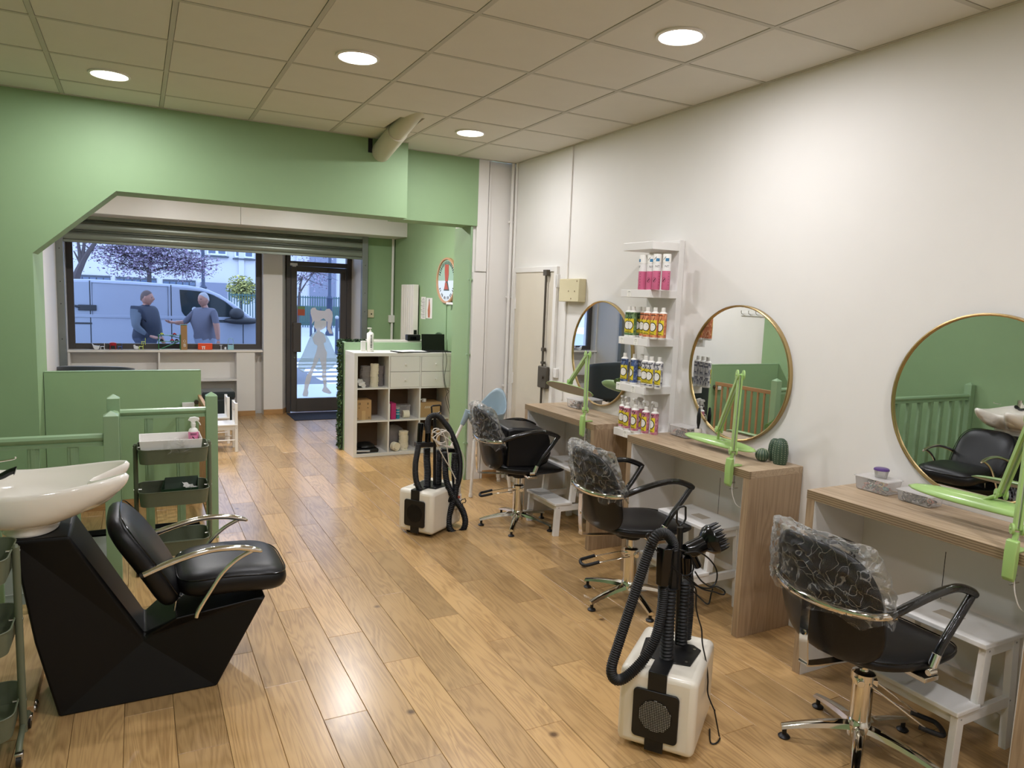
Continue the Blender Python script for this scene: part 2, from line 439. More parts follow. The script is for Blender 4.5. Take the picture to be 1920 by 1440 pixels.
# suspended grid
gx = [LX] + [-.4187 + .6 * k for k in range(-1, 6)] + [RX]
gy = [5.489 - .6 * k for k in range(0, 13)]; gy = [6.12] + gy + [YB]
m = M()
for x in gx[1:-1]: m.box(x - .012, x + .012, YB, 5.88 if x < 2 else 6.12, 2.996, 3.03)
for y in gy[1:-1]:
    for a, b in zip(gx, gx[1:]): m.box(a + .0121, b - .0121, y - .012, y + .012, 2.9965, 3.03)
m.box(LX, 2.03, 5.86, 5.88, 2.994, 3.02); m.box(2.03, RX, 6.10, 6.12, 2.994, 3.02); m.box(RX - .018, RX, YB, 6.1, 2.994, 3.02); m.box(LX, LX + .018, YB, 5.88, 2.994, 3.02)
ceil = struct('ceiling', m, TEE, smooth=0)
tcache = {}
for i, (a, b) in enumerate(zip(gx, gx[1:])):
    for j, (d, c) in enumerate(zip(gy, gy[1:])):
        if j == 0: d = 5.88 if b < 2.1 else 6.12
        g = .0145; W, L = b - a - 2 * g, d - c - 2 * g
        if W < .05 or L < .05: continue
        notch = abs(a - 1.381) < .02 and j in (0, 1)
        key = (round(W, 3), round(L, 3), notch and j)
        if key not in tcache:
            mm = M()
            if notch:
                n0, n1 = 1.695 - (a + b) / 2, 1.885 - (a + b) / 2
                if j == 0: poly = [(-W / 2, -L / 2), (n0, -L / 2), (n0, L / 2), (-W / 2, L / 2)]; mm.prism(poly, 'z', 0, .016); poly = [(n1, -L / 2), (W / 2, -L / 2), (W / 2, L / 2), (n1, L / 2)]
                else: poly = [(-W / 2, -L / 2), (W / 2, -L / 2), (W / 2, L / 2), (n1, L / 2), (n1 - .03, -.17), (n0, -.1), (n0, L / 2), (-W / 2, L / 2)]
                mm.prism(poly, 'z', 0, .016)
            else: mm.box(-W / 2, W / 2, -L / 2, L / 2, 0, .016)
            tcache[key] = mm.mesh('ceiling_tile', CEIL, 0)
        o = bpy.data.objects.new('ceiling_tile', tcache[key]); C.objects.link(o); o.parent = ceil
        o.location = ((a + b) / 2, (c + d) / 2, 2.9985 + RND.uniform(-.0006, .0008))
# downlights
LED = mat('led_diffuser', (255, 250, 240), .5, emit=((255, 247, 232), 14))
def downlight(x, y, z, label, group='round ceiling downlights', power=1.0, r=.1, color=(.975, .97, 1.03)):
    t = thing('ceiling_downlight', label, 'light', (x, y, z), 0, group)
    M().lathe([(r + .018, 0), (r + .016, -.006), (r + .002, -.008), (r, -.004), (r, 0)], n=40).build('trim_ring', WHITE2, t)
    M().lathe([(0, -.0035), (r * .98, -.0035), (r * .98, 0), (0, 0)], n=40).build('diffuser', LED, t)
    ld = bpy.data.lights.new('lamp', 'AREA'); ld.shape = 'DISK'; ld.size = r * 1.9; ld.energy = LAMP_W * power; ld.color = color
    lo = bpy.data.objects.new('lamp', ld); C.objects.link(lo); lo.parent = t; lo.location = (0, 0, -.012)
    return t
for x, y, lb in [(-.12, 5.17, 'leftmost round ceiling light, near the green wall'), (1.08, 3.98, 'round ceiling light in the middle of the ceiling'), (2.30, 5.22, 'small round ceiling light beside the slanting duct'), (2.30, 2.80, 'largest round ceiling light, nearest the white right wall')]:
    downlight(x, y, 2.997, lb)
for x, y in [(1.08, 1.59), (2.30, .39), (-.12, .39), (1.08, -.81)]:
    downlight(x, y, 2.997, 'round ceiling light ' + ('above the basin side just ahead of the viewer' if (x, y) == (1.08, 1.59) else 'by the white wall level with the viewer' if x > 2 else 'by the left wall level with the viewer' if x < 0 else 'farthest behind the viewer'), 'ceiling lights behind the viewer', 1.0)
for x, y in [(.4, 7.5), (2.0, 7.5)]:
    downlight(x, y, 2.85, ('left' if x < 1 else 'right') + ' round ceiling light of the front room, behind the green lintel', 'ceiling lights of the front room', 2.1, color=(1, .97, .98))
# shutter box, shutter, rails
t = thing('shutter_housing', 'long white boxed housing above the roller shutter', 'shutter box', (0, 9.15, 2.5))
M().box(-.80, 1.105, 0, .5, 0, .349).build('panel', WHITE2, t, smooth=0, bevel=.002)
M().box(1.109, RX, 0, .5, 0, .349).build('panel', WHITE2, t, smooth=0, bevel=.002)
SLATM = mat('galvanised_slat', (124, 130, 120), .32, .55, var=.1, scale=3, bump=.1)
t = thing('roller_shutter', 'half-lowered galvanised roller shutter above shop window and door', 'shutter', (0, 9.62, 2.227))
prof = [(.0, 0), (-.013, .003), (-.019, .012), (-.022, .045), (-.019, .078), (-.010, .084), (.014, .087), (.014, .093), (-.010, .096), (-.014, .101), (-.010, .106), (.010, .109), (.010, .113), (0, .1155)]
for k in range(4):
    m = M(); m.prism([(p[0], p[1]) for p in prof] + [(p[0] + .004, p[1] - .002 if i else p[1]) for i, p in reversed(list(enumerate(prof)))], 'x', -.725, 2.705)
    o = m.build('slat', SLATM, t, smooth=60); o.location = (0, 0, .115 * k)
M().box(-.725, 2.705, -.012, .014, -.03, 0).build('bottom_bar', SLATM, t, smooth=0, bevel=.003)
RAIL = mat('shutter_rail_steel', (128, 132, 130), .45, .6, var=.15)
for x0, lb in ((-.80, 'left grey steel guide rail of the roller shutter'), (2.70, 'right grey steel guide rail of the roller shutter')):
    m = M().box(x0, x0 + .075, 9.58, 9.60, 0, 2.85).box(x0, x0 + .012, 9.60, 9.66, 0, 2.85).box(x0 + .063, x0 + .075, 9.60, 9.66, 0, 2.85)
    o = m.build('shutter_rail', RAIL, smooth=0, bevel=.002); tag(o, lb, 'rail')
    mm = M()
    for z in (.5, 1.1, 1.5, 1.75, 2.12): mm.cyl((x0 + .037, 9.579, z), (x0 + .037, 9.576, z), .006, n=8)
    mm.build('screw', BLACKP, o)
# window
t = struct('window_1', M().box(-.775, -.70, 10.54, 10.60, .915, 2.5).box(1.47, 1.545, 10.54, 10.60, .915, 2.5).box(-.70, 1.47, 10.54, 10.60, .915, .985).box(-.70, 1.47, 10.54, 10.60, 2.43, 2.5), FRAMED, smooth=0, bevel=.004)
M().box(-.70, 1.47, 10.565, 10.573, .985, 2.43).build('window_pane', PANE, t, smooth=0)
# shop door
t = struct('door_1', M().box(1.874, 1.93, 10.50, 10.60, 0, 2.55).box(2.73, 2.80, 10.50, 10.60, 0, 2.55).box(1.93, 2.73, 10.50, 10.60, 2.10, 2.165).box(1.93, 2.73, 10.50, 10.60, 2.46, 2.55), FRAMED, smooth=0, bevel=.004)
M().box(1.935, 2.015, 10.49, 10.55, .012, 2.095).box(2.635, 2.725, 10.49, 10.55, .012, 2.095).box(2.015, 2.635, 10.49, 10.55, 2.02, 2.095).box(2.015, 2.635, 10.49, 10.55, .012, .205).build('door_leaf', FRAMED, t, smooth=0, bevel=.004)
M().box(2.015, 2.635, 10.515, 10.523, .205, 2.02).build('door_pane', PANE, t, smooth=0)
M().box(1.93, 2.73, 10.545, 10.553, 2.165, 2.46).build('transom_pane', PANE, t, smooth=0)
M().box(1.955, 2.065, 10.44, 10.49, .88, 1.30).build('lock_case', FRAMED, t, smooth=0, bevel=.006)
M().cyl((1.98, 10.49, .80), (1.98, 10.475, .80), .012).build('keyhole', CHROME2, t)
tag(M().box(1.92, 2.02, 10.475, 10.50, 2.10, 2.135).box(1.95, 2.0, 10.478, 10.50, 2.085, 2.10).build('door_contact', WHITE2, t, smooth=0, bevel=.003), 'white door contact sensor')
M().box(2.45, 2.72, 10.455, 10.49, 2.035, 2.075).cyl((2.70, 10.45, 2.05), (2.70, 10.45, 1.93), .012).build('door_closer', FRAMED, t, smooth=0, bevel=.004)
for z in (.3, 1.05, 1.85): M().cyl((2.745, 10.485, z - .05), (2.745, 10.485, z + .05), .014).build('hinge', FRAMED, t)
# decal of a caped girl on the door pane (frosted film)
DEC1 = mat('frosted_film_figure', (236, 236, 234), .7, var=.02, alpha=.62); DEC2 = mat('frosted_film_cape', (190, 222, 232), .7, var=.02, alpha=.5); DEC3 = mat('frosted_film_hair', (240, 236, 238), .7, var=.02, alpha=.66)
PZ = {'z': (540, 470, 4.5)}
t = thing('window_decal', 'frosted silhouette sticker of a caped girl on glass door', 'sticker', (2.3, 10.51, .3))
def decal(name, pts, mt, y):
    m = M(); m.prism([(p[0] - 2.3, p[2] - .3) for p in pts], 'y', y, y + .0008); return m.build(name, mt, t, smooth=0)
decal('cape', [(2.287,10.510,1.177),(2.236,10.510,1.142),(2.194,10.510,1.073),(2.145,10.510,0.953),(2.087,10.510,0.816),(2.037,10.510,0.714),(2.034,10.510,0.654),(2.062,10.510,0.610),(2.116,10.510,0.579),(2.146,10.510,0.644),(2.247,10.510,0.652),(2.316,10.510,0.604),(2.375,10.510,0.615),(2.453,10.510,0.602),(2.531,10.510,0.649),(2.574,10.510,0.692),(2.635,10.510,0.718),(2.617,10.510,0.780),(2.564,10.510,0.867),(2.520,10.510,0.972),(2.476,10.510,1.067),(2.432,10.510,1.127),(2.372,10.510,1.170)], DEC2, -.001)
decal('figure', [(2.269,10.510,1.339),(2.258,10.510,1.245),(2.295,10.510,1.194),(2.304,10.510,1.160),(2.270,10.510,1.134),(2.237,10.510,1.074),(2.271,10.510,0.988),(2.313,10.510,0.971),(2.297,10.510,0.885),(2.267,10.510,0.798),(2.239,10.510,0.678),(2.197,10.510,0.592),(2.155,10.510,0.523),(2.130,10.510,0.420),(2.122,10.510,0.333),(2.100,10.510,0.256),(2.114,10.510,0.229),(2.173,10.510,0.227),(2.185,10.510,0.279),(2.177,10.510,0.332),(2.206,10.510,0.435),(2.231,10.510,0.522),(2.256,10.510,0.608),(2.298,10.510,0.694),(2.340,10.510,0.798),(2.366,10.510,0.694),(2.384,10.510,0.607),(2.376,10.510,0.519),(2.399,10.510,0.432),(2.403,10.510,0.361),(2.378,10.510,0.309),(2.404,10.510,0.282),(2.491,10.510,0.254),(2.522,10.510,0.270),(2.481,10.510,0.324),(2.446,10.510,0.360),(2.446,10.510,0.431),(2.440,10.510,0.536),(2.439,10.510,0.658),(2.443,10.510,0.798),(2.451,10.510,0.867),(2.416,10.510,0.937),(2.399,10.510,1.006),(2.433,10.510,1.024),(2.429,10.510,1.075),(2.398,10.510,1.144),(2.363,10.510,1.161),(2.346,10.510,1.187),(2.397,10.510,1.213),(2.440,10.510,1.257),(2.439,10.510,1.334)], DEC1, -.0018)
decal('hair', [(2.252,10.510,1.313),(2.227,10.510,1.279),(2.235,10.510,1.339),(2.210,10.510,1.432),(2.209,10.510,1.483),(2.234,10.510,1.514),(2.276,10.510,1.518),(2.293,10.510,1.488),(2.331,10.510,1.477),(2.412,10.510,1.474),(2.438,10.510,1.503),(2.481,10.510,1.507),(2.519,10.510,1.465),(2.530,10.510,1.405),(2.520,10.510,1.319),(2.500,10.510,1.232),(2.532,10.510,1.146),(2.484,10.510,1.145),(2.449,10.510,1.214),(2.451,10.510,1.317),(2.396,10.510,1.368),(2.311,10.510,1.315),(2.269,10.510,1.331)], DEC3, -.0026)
tag(M().box(*[v for v in (2.03, 2.13)], 10.508, 10.512, 1.49, 1.53).build('sticker_green', mat('sticker_green', (110, 140, 90), .5)) , 'green band of a small sticker on the door glass', 'sticker')
tag(M().box(2.03, 2.13, 10.508, 10.512, 1.40, 1.489).build('sticker_red', mat('sticker_red', (170, 82, 58), .5)), 'red and orange sticker on the door glass above the lock', 'sticker')
tag(M().box(1.86, 2.62, 9.80, 10.42, .0005, .008).build('door_mat', mat('navy_mat', (34, 40, 58), .95, bump=.6, bscale=300), smooth=0, bevel=.002), 'dark blue rectangular mat inside the shop door', 'mat')
# baseboards
for nm, a in (('baseboard_front', (1.545, 1.80, 10.385, 10.40)), ('baseboard_pier', (2.80, RX, 9.645, 9.66)), ('baseboard_pillar', (2.94, RX, 6.145, 6.16))):
    struct(nm, M().box(*a, 0, .075), OAKB, smooth=0, bevel=.003)
struct('baseboard_front_reveal', M().bar((1.800, 10.392, .0375), (1.876, 10.552, .0375), .013, .075), OAKB, smooth=0)
struct('baseboard_right', M().box(RX - .012, RX, YB, 5.2, 0, .09), WHITE2, smooth=0, bevel=.003)
struct('baseboard_left', M().box(LX, LX + .012, YB, 4.4, 0, .075), GREENR, smooth=0)
# stairwell lining
SW = mat('stairwell_plaster', (205, 205, 200), .7, var=.02)
m = M()
m.box(LX, HX2, HY2, HY2 + .08, -2.3, -.03); m.box(LX, HX, HY0 - .08, HY0, -2.3, -.015); m.box(HX, HX + .06, HY0, HY1, -2.3, -.015); m.box(HX + .06, HX2, HY1 - .06, HY1, -2.3, -.015); m.box(HX2, HX2 + .06, HY1, HY2, -2.3, -.015); m.box(LX, HX2, HY0, HY2, -2.36, -2.3)
m.box(LX, HX2, HY2 - .004, HY2, -.40, -.396)
struct('wall_stairwell', m, SW, smooth=0)
struct('trim_3', M().box(LX, HX2, HY2 - .012, HY2, -.034, .001), BLACKP, smooth=0)

# ---------------- worktops along the right wall ----------------
DX0 = 2.775
def desk(y0, y1, label):
    t = thing('styling_desk', label, 'desk', (DX0, y0, 0), 0, 'oak laminate styling desks along the white wall')
    D = RX - DX0 - .003; Ln = y1 - y0
    top = M().box(0, D, 0, Ln, .862, .90).build('desk_top', DESKW, t, smooth=0, bevel=.0015)
    M().box(-.001, .012, -.0005, Ln + .0005, .858, .8985).build('edge_band', EDGE, t, smooth=0)
    M().box(0, D, 0, .042, 0, .862).build('side_panel', DESKZ, t, smooth=0, bevel=.0015)
    M().box(0, D, Ln - .042, Ln, 0, .862).build('side_panel', DESKZ, t, smooth=0, bevel=.0015)
    for yy in (.042, Ln - .046):
        tag(M().box(.004, D, yy, yy + .004, .001, .861).build('side_lining', WHITE2, t, smooth=0), 'white inner face')
    tag(M().box(.004, D - .001, .046, Ln - .046, .855, .8618).build('underside_lining', WHITE2, t, smooth=0), 'white underside')
    tag(M().box(D - .028, D - .012, .046, Ln - .046, .10, .855).build('back_panel', WHITE2, t, smooth=0), 'white back panel')
    M().box(D - .0285, D - .028, Ln * .55, Ln * .55 + .003, .45, .70).build('panel_seam', BLACKP, t, smooth=0)
    return t
def stripes(name, c1, c2, axis, freq):
    m = mat(name, c1, .45); nt = m.node_tree; b = nt.nodes['Principled BSDF']
    tc = node(nt, 'ShaderNodeTexCoord'); wv = node(nt, 'ShaderNodeTexWave', bands_direction=axis); wv.inputs['Scale'].default_value = freq; wv.inputs['Distortion'].default_value = 1.5; wv.inputs['Detail'].default_value = 2
    nt.links.new(tc.outputs['Object'], wv.inputs['Vector'])
    mx = node(nt, 'ShaderNodeMix', data_type='RGBA'); mx.inputs[6].default_value = L3(c1); mx.inputs[7].default_value = L3(c2)
    nt.links.new(wv.outputs['Fac'], mx.inputs[0]); nt.links.new(mx.outputs[2], b.inputs['Base Color']); return m
EDGE = stripes('layered_oak_edge', (150, 130, 102), (112, 94, 70), 'Z', 30)
desk(4.035, 5.035, 'far oak laminate desk beside the white door')
desk(2.615, 3.655, 'middle oak laminate desk with cactus ornaments')
desk(1.245, 2.255, 'nearest oak laminate desk holding plastic boxes with hair elastics')
# round mirrors
for y, lb in ((4.553, 'far round brass-rimmed mirror partly behind the bottle shelf'), (3.138, 'middle round brass-rimmed mirror above the cactus desk'), (1.731, 'nearest round brass-rimmed mirror cut by the right picture edge')):
    t = thing('round_mirror', lb, 'mirror', (RX, y, 1.348), 0, 'round brass-rimmed wall mirrors')
    Rm = Matrix.Rotation(-PI / 2, 4, 'Y')
    M().lathe([(0, .018), (.394, .018), (.394, .002), (0, .002)], n=72, mat4=Rm).build('mirror_glass', MIRROR, t)
    M().lathe([(.393, .0), (.404, .0), (.404, .026), (.398, .028), (.393, .026), (.393, 0)], n=72, mat4=Rm).build('brass_rim', GOLD, t)
# ---------------- column wall shelf with bottles ----------------
SY0, SY1, SX = 3.683, 3.993, 2.907
t = thing('column_shelf', 'tall narrow white wall shelf unit holding pink, orange, green and blue bottles', 'shelf', (RX, SY0, .837))
m = M().box(-.045, -.001, 0, .31, 0, 1.32).build('back_board', WHITE2, t, smooth=0, bevel=.002)
SHZ = [.887, 1.20, 1.515, 1.83, 2.137]
for z in SHZ:
    M().box(SX - RX, -.045, 0, .31, z - .05 - .837, z - .837).build('shelf_board', WHITE2, t, smooth=0, bevel=.002)
TAGM = mat('paper_label', (236, 234, 226), .7); INK = mat('black_ink', (20, 18, 18), .6)
def ptag(y, z, lb):
    o = M().box(-.0012, 0, -.022, .022, -.043, 0).build('price_tag', TAGM, smooth=0); o.location = (SX - .0005, y, z)
    o['label'] = lb; o['category'] = 'label'; o['group'] = 'price labels on the column shelf'
    m = M()
    for k, (w_, zz) in enumerate(((.012, -.006), (.015, -.015), (.005, -.024), (.009, -.034))): m.box(-.0018, -.0013, -w_, w_, zz - .0022 if k == 0 else zz - .001, zz)
    m.build('print', INK, o, smooth=0)
for y, z, lb in ((3.90, 1.825, 'price label under the pink and white cans'), (3.955, 1.51, 'price label under the green bottles'), (3.80, 1.51, 'price label under the orange bottles'), (3.965, 1.195, 'price label under the blue bottles'), (3.80, 1.195, 'price label under the white and grey bottles'), (3.86, .882, 'price label on the lowest shelf edge under the pink sprays')): ptag(y, z, lb)
# pixel mosaic bodies
def mosaic(name, a, b, c):
    m = mat(name, a, .35); nt = m.node_tree; bs = nt.nodes['Principled BSDF']
    tc = node(nt, 'ShaderNodeTexCoord'); mp = node(nt, 'ShaderNodeMapping'); mp.inputs['Scale'].default_value = (140, 140, 90)
    fl = node(nt, 'ShaderNodeVectorMath', operation='FLOOR'); wn = node(nt, 'ShaderNodeTexWhiteNoise'); wn.noise_dimensions = '3D'
    nt.links.new(tc.outputs['Object'], mp.inputs[0]); nt.links.new(mp.outputs[0], fl.inputs[0]); nt.links.new(fl.outputs[0], wn.inputs['Vector'])
    rp = node(nt, 'ShaderNodeValToRGB'); rp.color_ramp.interpolation = 'CONSTANT'
    rp.color_ramp.elements[0].color = L3(a); rp.color_ramp.elements[1].position = .4; rp.color_ramp.elements[1].color = L3(b)
    e = rp.color_ramp.elements.new(.78); e.color = L3(c)
    nt.links.new(wn.outputs['Value'], rp.inputs[0]); nt.links.new(rp.outputs[0], bs.inputs['Base Color']); return m
MOS = {'green': mosaic('green_mosaic', (118, 146, 102), (92, 122, 80), (64, 90, 58)), 'orange': mosaic('orange_mosaic', (204, 128, 90), (188, 108, 72), (222, 164, 124)),
       'blue': mosaic('blue_mosaic', (76, 96, 140), (52, 70, 112), (120, 132, 160)), 'white': mosaic('grey_mosaic', (216, 214, 212), (170, 170, 178), (104, 104, 116)),
       'pink': mosaic('pink_mosaic', (188, 118, 136), (206, 146, 160), (162, 92, 114))}
YEL = mat('yellow_label', (222, 202, 50), .4); CAPW = mat('white_cap', (228, 226, 220), .35); TRIG = mat('clear_trigger', (206, 204, 198), .3, alpha=.75)
def cpatch(m, r, poly, mi=0):
    """closed planar loop (u along arc, v up) as a fan on the cylinder"""
    c = (sum(p[0] for p in poly) / len(poly), sum(p[1] for p in poly) / len(poly))
    P = lambda p: (-r * math.cos(p[0] / r), -r * math.sin(p[0] / r), p[1])
    n = len(poly); m.add([P(c)] + [P(p) for p in poly], [(0, 1 + i, 1 + (i + 1) % n) for i in range(n)], mi)
def cstrip(m, r, pts, wd, mi=0):
    P = lambda p: (-r * math.cos(p[0] / r), -r * math.sin(p[0] / r), p[1])
    vs = []
    for i, p in enumerate(pts):
        a = pts[max(i - 1, 0)]; b = pts[min(i + 1, len(pts) - 1)]; d = Vector((b[0] - a[0], b[1] - a[1])).normalized()
        vs += [P((p[0] - d.y * wd, p[1] + d.x * wd)), P((p[0] + d.y * wd, p[1] - d.x * wd))]
    m.add(vs, [(2 * i, 2 * i + 1, 2 * i + 3, 2 * i + 2) for i in range(len(pts) - 1)], mi)
def bottle(kind, label, spray=False):
    names = {'pink': 'spray_bottle'}
    t = thing(names.get(kind, 'shampoo_bottle'), label, 'bottle', (0, 0, 0))
    r = .0255; h = .165 if not spray else .15
    M().lathe([(0, 0), (r * .93, 0), (r, .004), (r, .012)], n=24).build('base', CAPW, t)
    M().lathe([(r, .012), (r, h)], n=24).build('body', MOS[kind], t)
    M().lathe([(r, h), (r * .96, h + .004), (r * .62, h + .010), (r * .5, h + .012)], n=24).build('shoulder', CAPW, t)
    m = M(); rr = r + .0004; A = .026; u0 = -.013
    m.lathe([(rr, .028), (rr, .122)], n=12, a0=PI - 1.12, a1=PI + 1.12)
    m.build('label_patch', YEL, t)
    m = M(); rr = r + .0008
    ring = [(math.sin(a) * .0245, .078 + math.cos(a) * .0275) for a in [2 * PI * k / 20 for k in range(21)]]
    cstrip(m, rr, ring, .0027)
    cstrip(m, rr, [(-.018 + .006 * k, .043 - .005 * math.sin(k / 6 * PI) + .001 * k) for k in range(7)], .0013)
    cstrip(m, rr, [(.002 + .004 * k, .112 + .008 * k) for k in range(4)], .0018)
    cstrip(m, rr, [(-.018 + .006 * k, .033) for k in range(7)], .002)
    cstrip(m, rr, [(-.022 + .006 * k, h - .012) for k in range(8)], .0022)
    cpatch(m, rr, [(.007 + .0018 * math.cos(a), .088 + .0022 * math.sin(a)) for a in [2 * PI * k / 8 for k in range(8)]])
    m.build('print', INK, t)
    m = M(); K = 14; us = [-.0225 + .045 * k / K for k in range(K + 1)]; hh = [.0255 * math.sqrt(max(0, 1 - (u / .0225) ** 2)) for u in us]; r2 = r + .0006
    m.add([(-r2 * math.cos(u / r2), -r2 * math.sin(u / r2), .078 + s_ * h_) for u, h_ in zip(us, hh) for s_ in (-1, 1)], [(2 * k, 2 * k + 2, 2 * k + 3, 2 * k + 1) for k in range(K)])
    m.build('white_eye', CAPW, t)
    if not spray:
        M().lathe([(.0125, h + .010), (.0135, h + .012), (.0125, h + .038), (0, h + .038)], n=20).build('cap', CAPW, t)
    else:
        M().lathe([(.012, h + .01), (.013, h + .03), (.008, h + .034), (0, h + .034)], n=16).build('collar', CAPW, t)
        m = M(); m.prism([(-.008, .19), (.012, .19), (.016, .206), (.010, .222), (-.020, .228), (-.030, .222), (-.030, .212), (-.012, .210)], 'y', -.008, .008)
        m.tube(cr([(-.016, 0, .211), (-.026, 0, .196), (-.030, 0, .176)], 4), .003, 6)
        m.build('trigger_head', TRIG, t, bevel=.002)
    return t
def can(label):
    t = thing('spray_can', label, 'bottle', (0, 0, 0)); r = .0265
    M().lathe([(0, 0), (r * .95, 0), (r, .003), (r, .118)], n=28).build('body_lower', mat('can_pink', (202, 104, 138), .35), t)
    M().lathe([(r, .118), (r, .168)], n=28).build('body_upper', mat('can_white', (228, 226, 224), .35), t)
    M().lathe([(r, .169), (r, .218), (r * .93, .224), (0, .224)], n=28).build('cap', CAPW, t)
    m = M(); rr = r + .0006
    text_into(m, 'NT', .020, lambda u, v: (-rr * math.cos(u / rr + .25), -rr * math.sin(u / rr + .25), .140 + v))
    cstrip(m, rr, [(-.008 + .011 * math.sin(a), .062 + .015 * math.cos(a)) for a in [2 * PI * k / 16 for k in range(17)]], .0006)
    cstrip(m, rr, [(-.014 + .004 * k, .052 + .006 * k) for k in range(4)], .0022)
    cstrip(m, rr, [(-.018 + .008 * k, .188 + .009 * k) for k in range(3)], .0016)
    for k in range(5): cstrip(m, rr, [(.019, .03 + .018 * k), (.026, .03 + .018 * k)], .001)
    m.build('print', INK, t)
    m = M(); m.lathe([(r + .0004, .178), (r + .0004, .197)], n=6, a0=PI - .15, a1=PI + .7); m.build('blue_mark', mat('can_blue', (60, 120, 160), .4), t)
    return t
first = {}
def put(kind, x, y, z, rz, label, group):
    if kind not in first:
        o = can(label) if kind == 'can' else bottle(kind, label, kind == 'pink'); o['group'] = group
        o.location = (x, y, z); o.rotation_euler = (0, 0, rz); first[kind] = o
    else: dup(first[kind], (x, y, z), rz, label, group)
ordn = ['leftmost', 'second from left', 'third from left', 'fourth from left', 'fifth from left', 'rearmost']
def xy(px, x):   # helper values precomputed below
    return px
G = 'pink and white spray cans on the upper shelf'
for i, (p, rz, lb) in enumerate([((2.940,3.812,1.876), -1.1, 'leftmost pink and white spray can, turned to show its small print'), ((2.955,3.748,1.877), .1, 'second pink and white spray can, half behind its neighbour'), ((2.935,3.663,1.875), .15, 'third pink and white spray can, standing foremost'), ((2.960,3.599,1.876), .1, 'rightmost pink and white spray can')]):
    put('can', p[0], p[1], 1.8305, rz + .6, lb, G)
G = 'shampoo bottles on the middle shelf'
for k, p, rz, lb in [('green', (2.945,3.940,1.627), -.1, 'leftmost green mosaic bottle with yellow label'), ('green', (2.945,3.893,1.629), .55, 'green mosaic bottle second from left, label turned aside'), ('green', (3.010,3.908,1.630), .3, 'green mosaic bottle in the shade, just left of the orange ones'),
                    ('orange', (2.990,3.836,1.632), .3, 'leftmost orange mosaic bottle'), ('orange', (2.930,3.721,1.636), 0, 'orange mosaic bottle whose round eye mark shows whole'), ('orange', (2.935,3.651,1.639), .3, 'orange mosaic bottle third from left'), ('orange', (2.960,3.603,1.641), .5, 'rightmost orange mosaic bottle')]:
    put(k, p[0], p[1], 1.5155, .55 - rz, lb, G)
G = 'shampoo bottles on the third shelf'
for k, p, rz, lb in [('blue', (2.935,3.944,1.300), 0, 'left blue mosaic bottle with round eye mark'), ('blue', (2.950,3.858,1.309), .9, 'right blue mosaic bottle, label turned aside'),
                    ('white', (3.000,3.842,1.310), .2, 'leftmost white and grey mosaic bottle, partly hidden'), ('white', (2.930,3.713,1.324), 0, 'white and grey mosaic bottle whose eye mark shows whole'), ('white', (2.935,3.660,1.329), .25, 'white and grey mosaic bottle third from left'), ('white', (2.950,3.598,1.335), .35, 'rightmost white and grey mosaic bottle')]:
    put(k, p[0], p[1], 1.2005, .55 - rz, lb, G)
G = 'pink spray bottles on the bottom shelf'
for k, p, rz, lb in [('pink', (2.945,3.951,0.968), .1, 'leftmost pink spray bottle'), ('pink', (2.930,3.878,0.980), .4, 'pink spray bottle second from left'), ('pink', (2.925,3.784,0.996), .4, 'pink spray bottle in the middle of its row, standing foremost'), ('pink', (3.000,3.826,1.022), .6, 'pink spray bottle behind in the dark gap'), ('pink', (2.935,3.685,1.011), .6, 'pink spray bottle second from right'), ('pink', (2.960,3.624,1.020), .75, 'rightmost pink spray bottle')]:
    put(k, p[0], p[1], .8875, .6 - rz, lb, G)
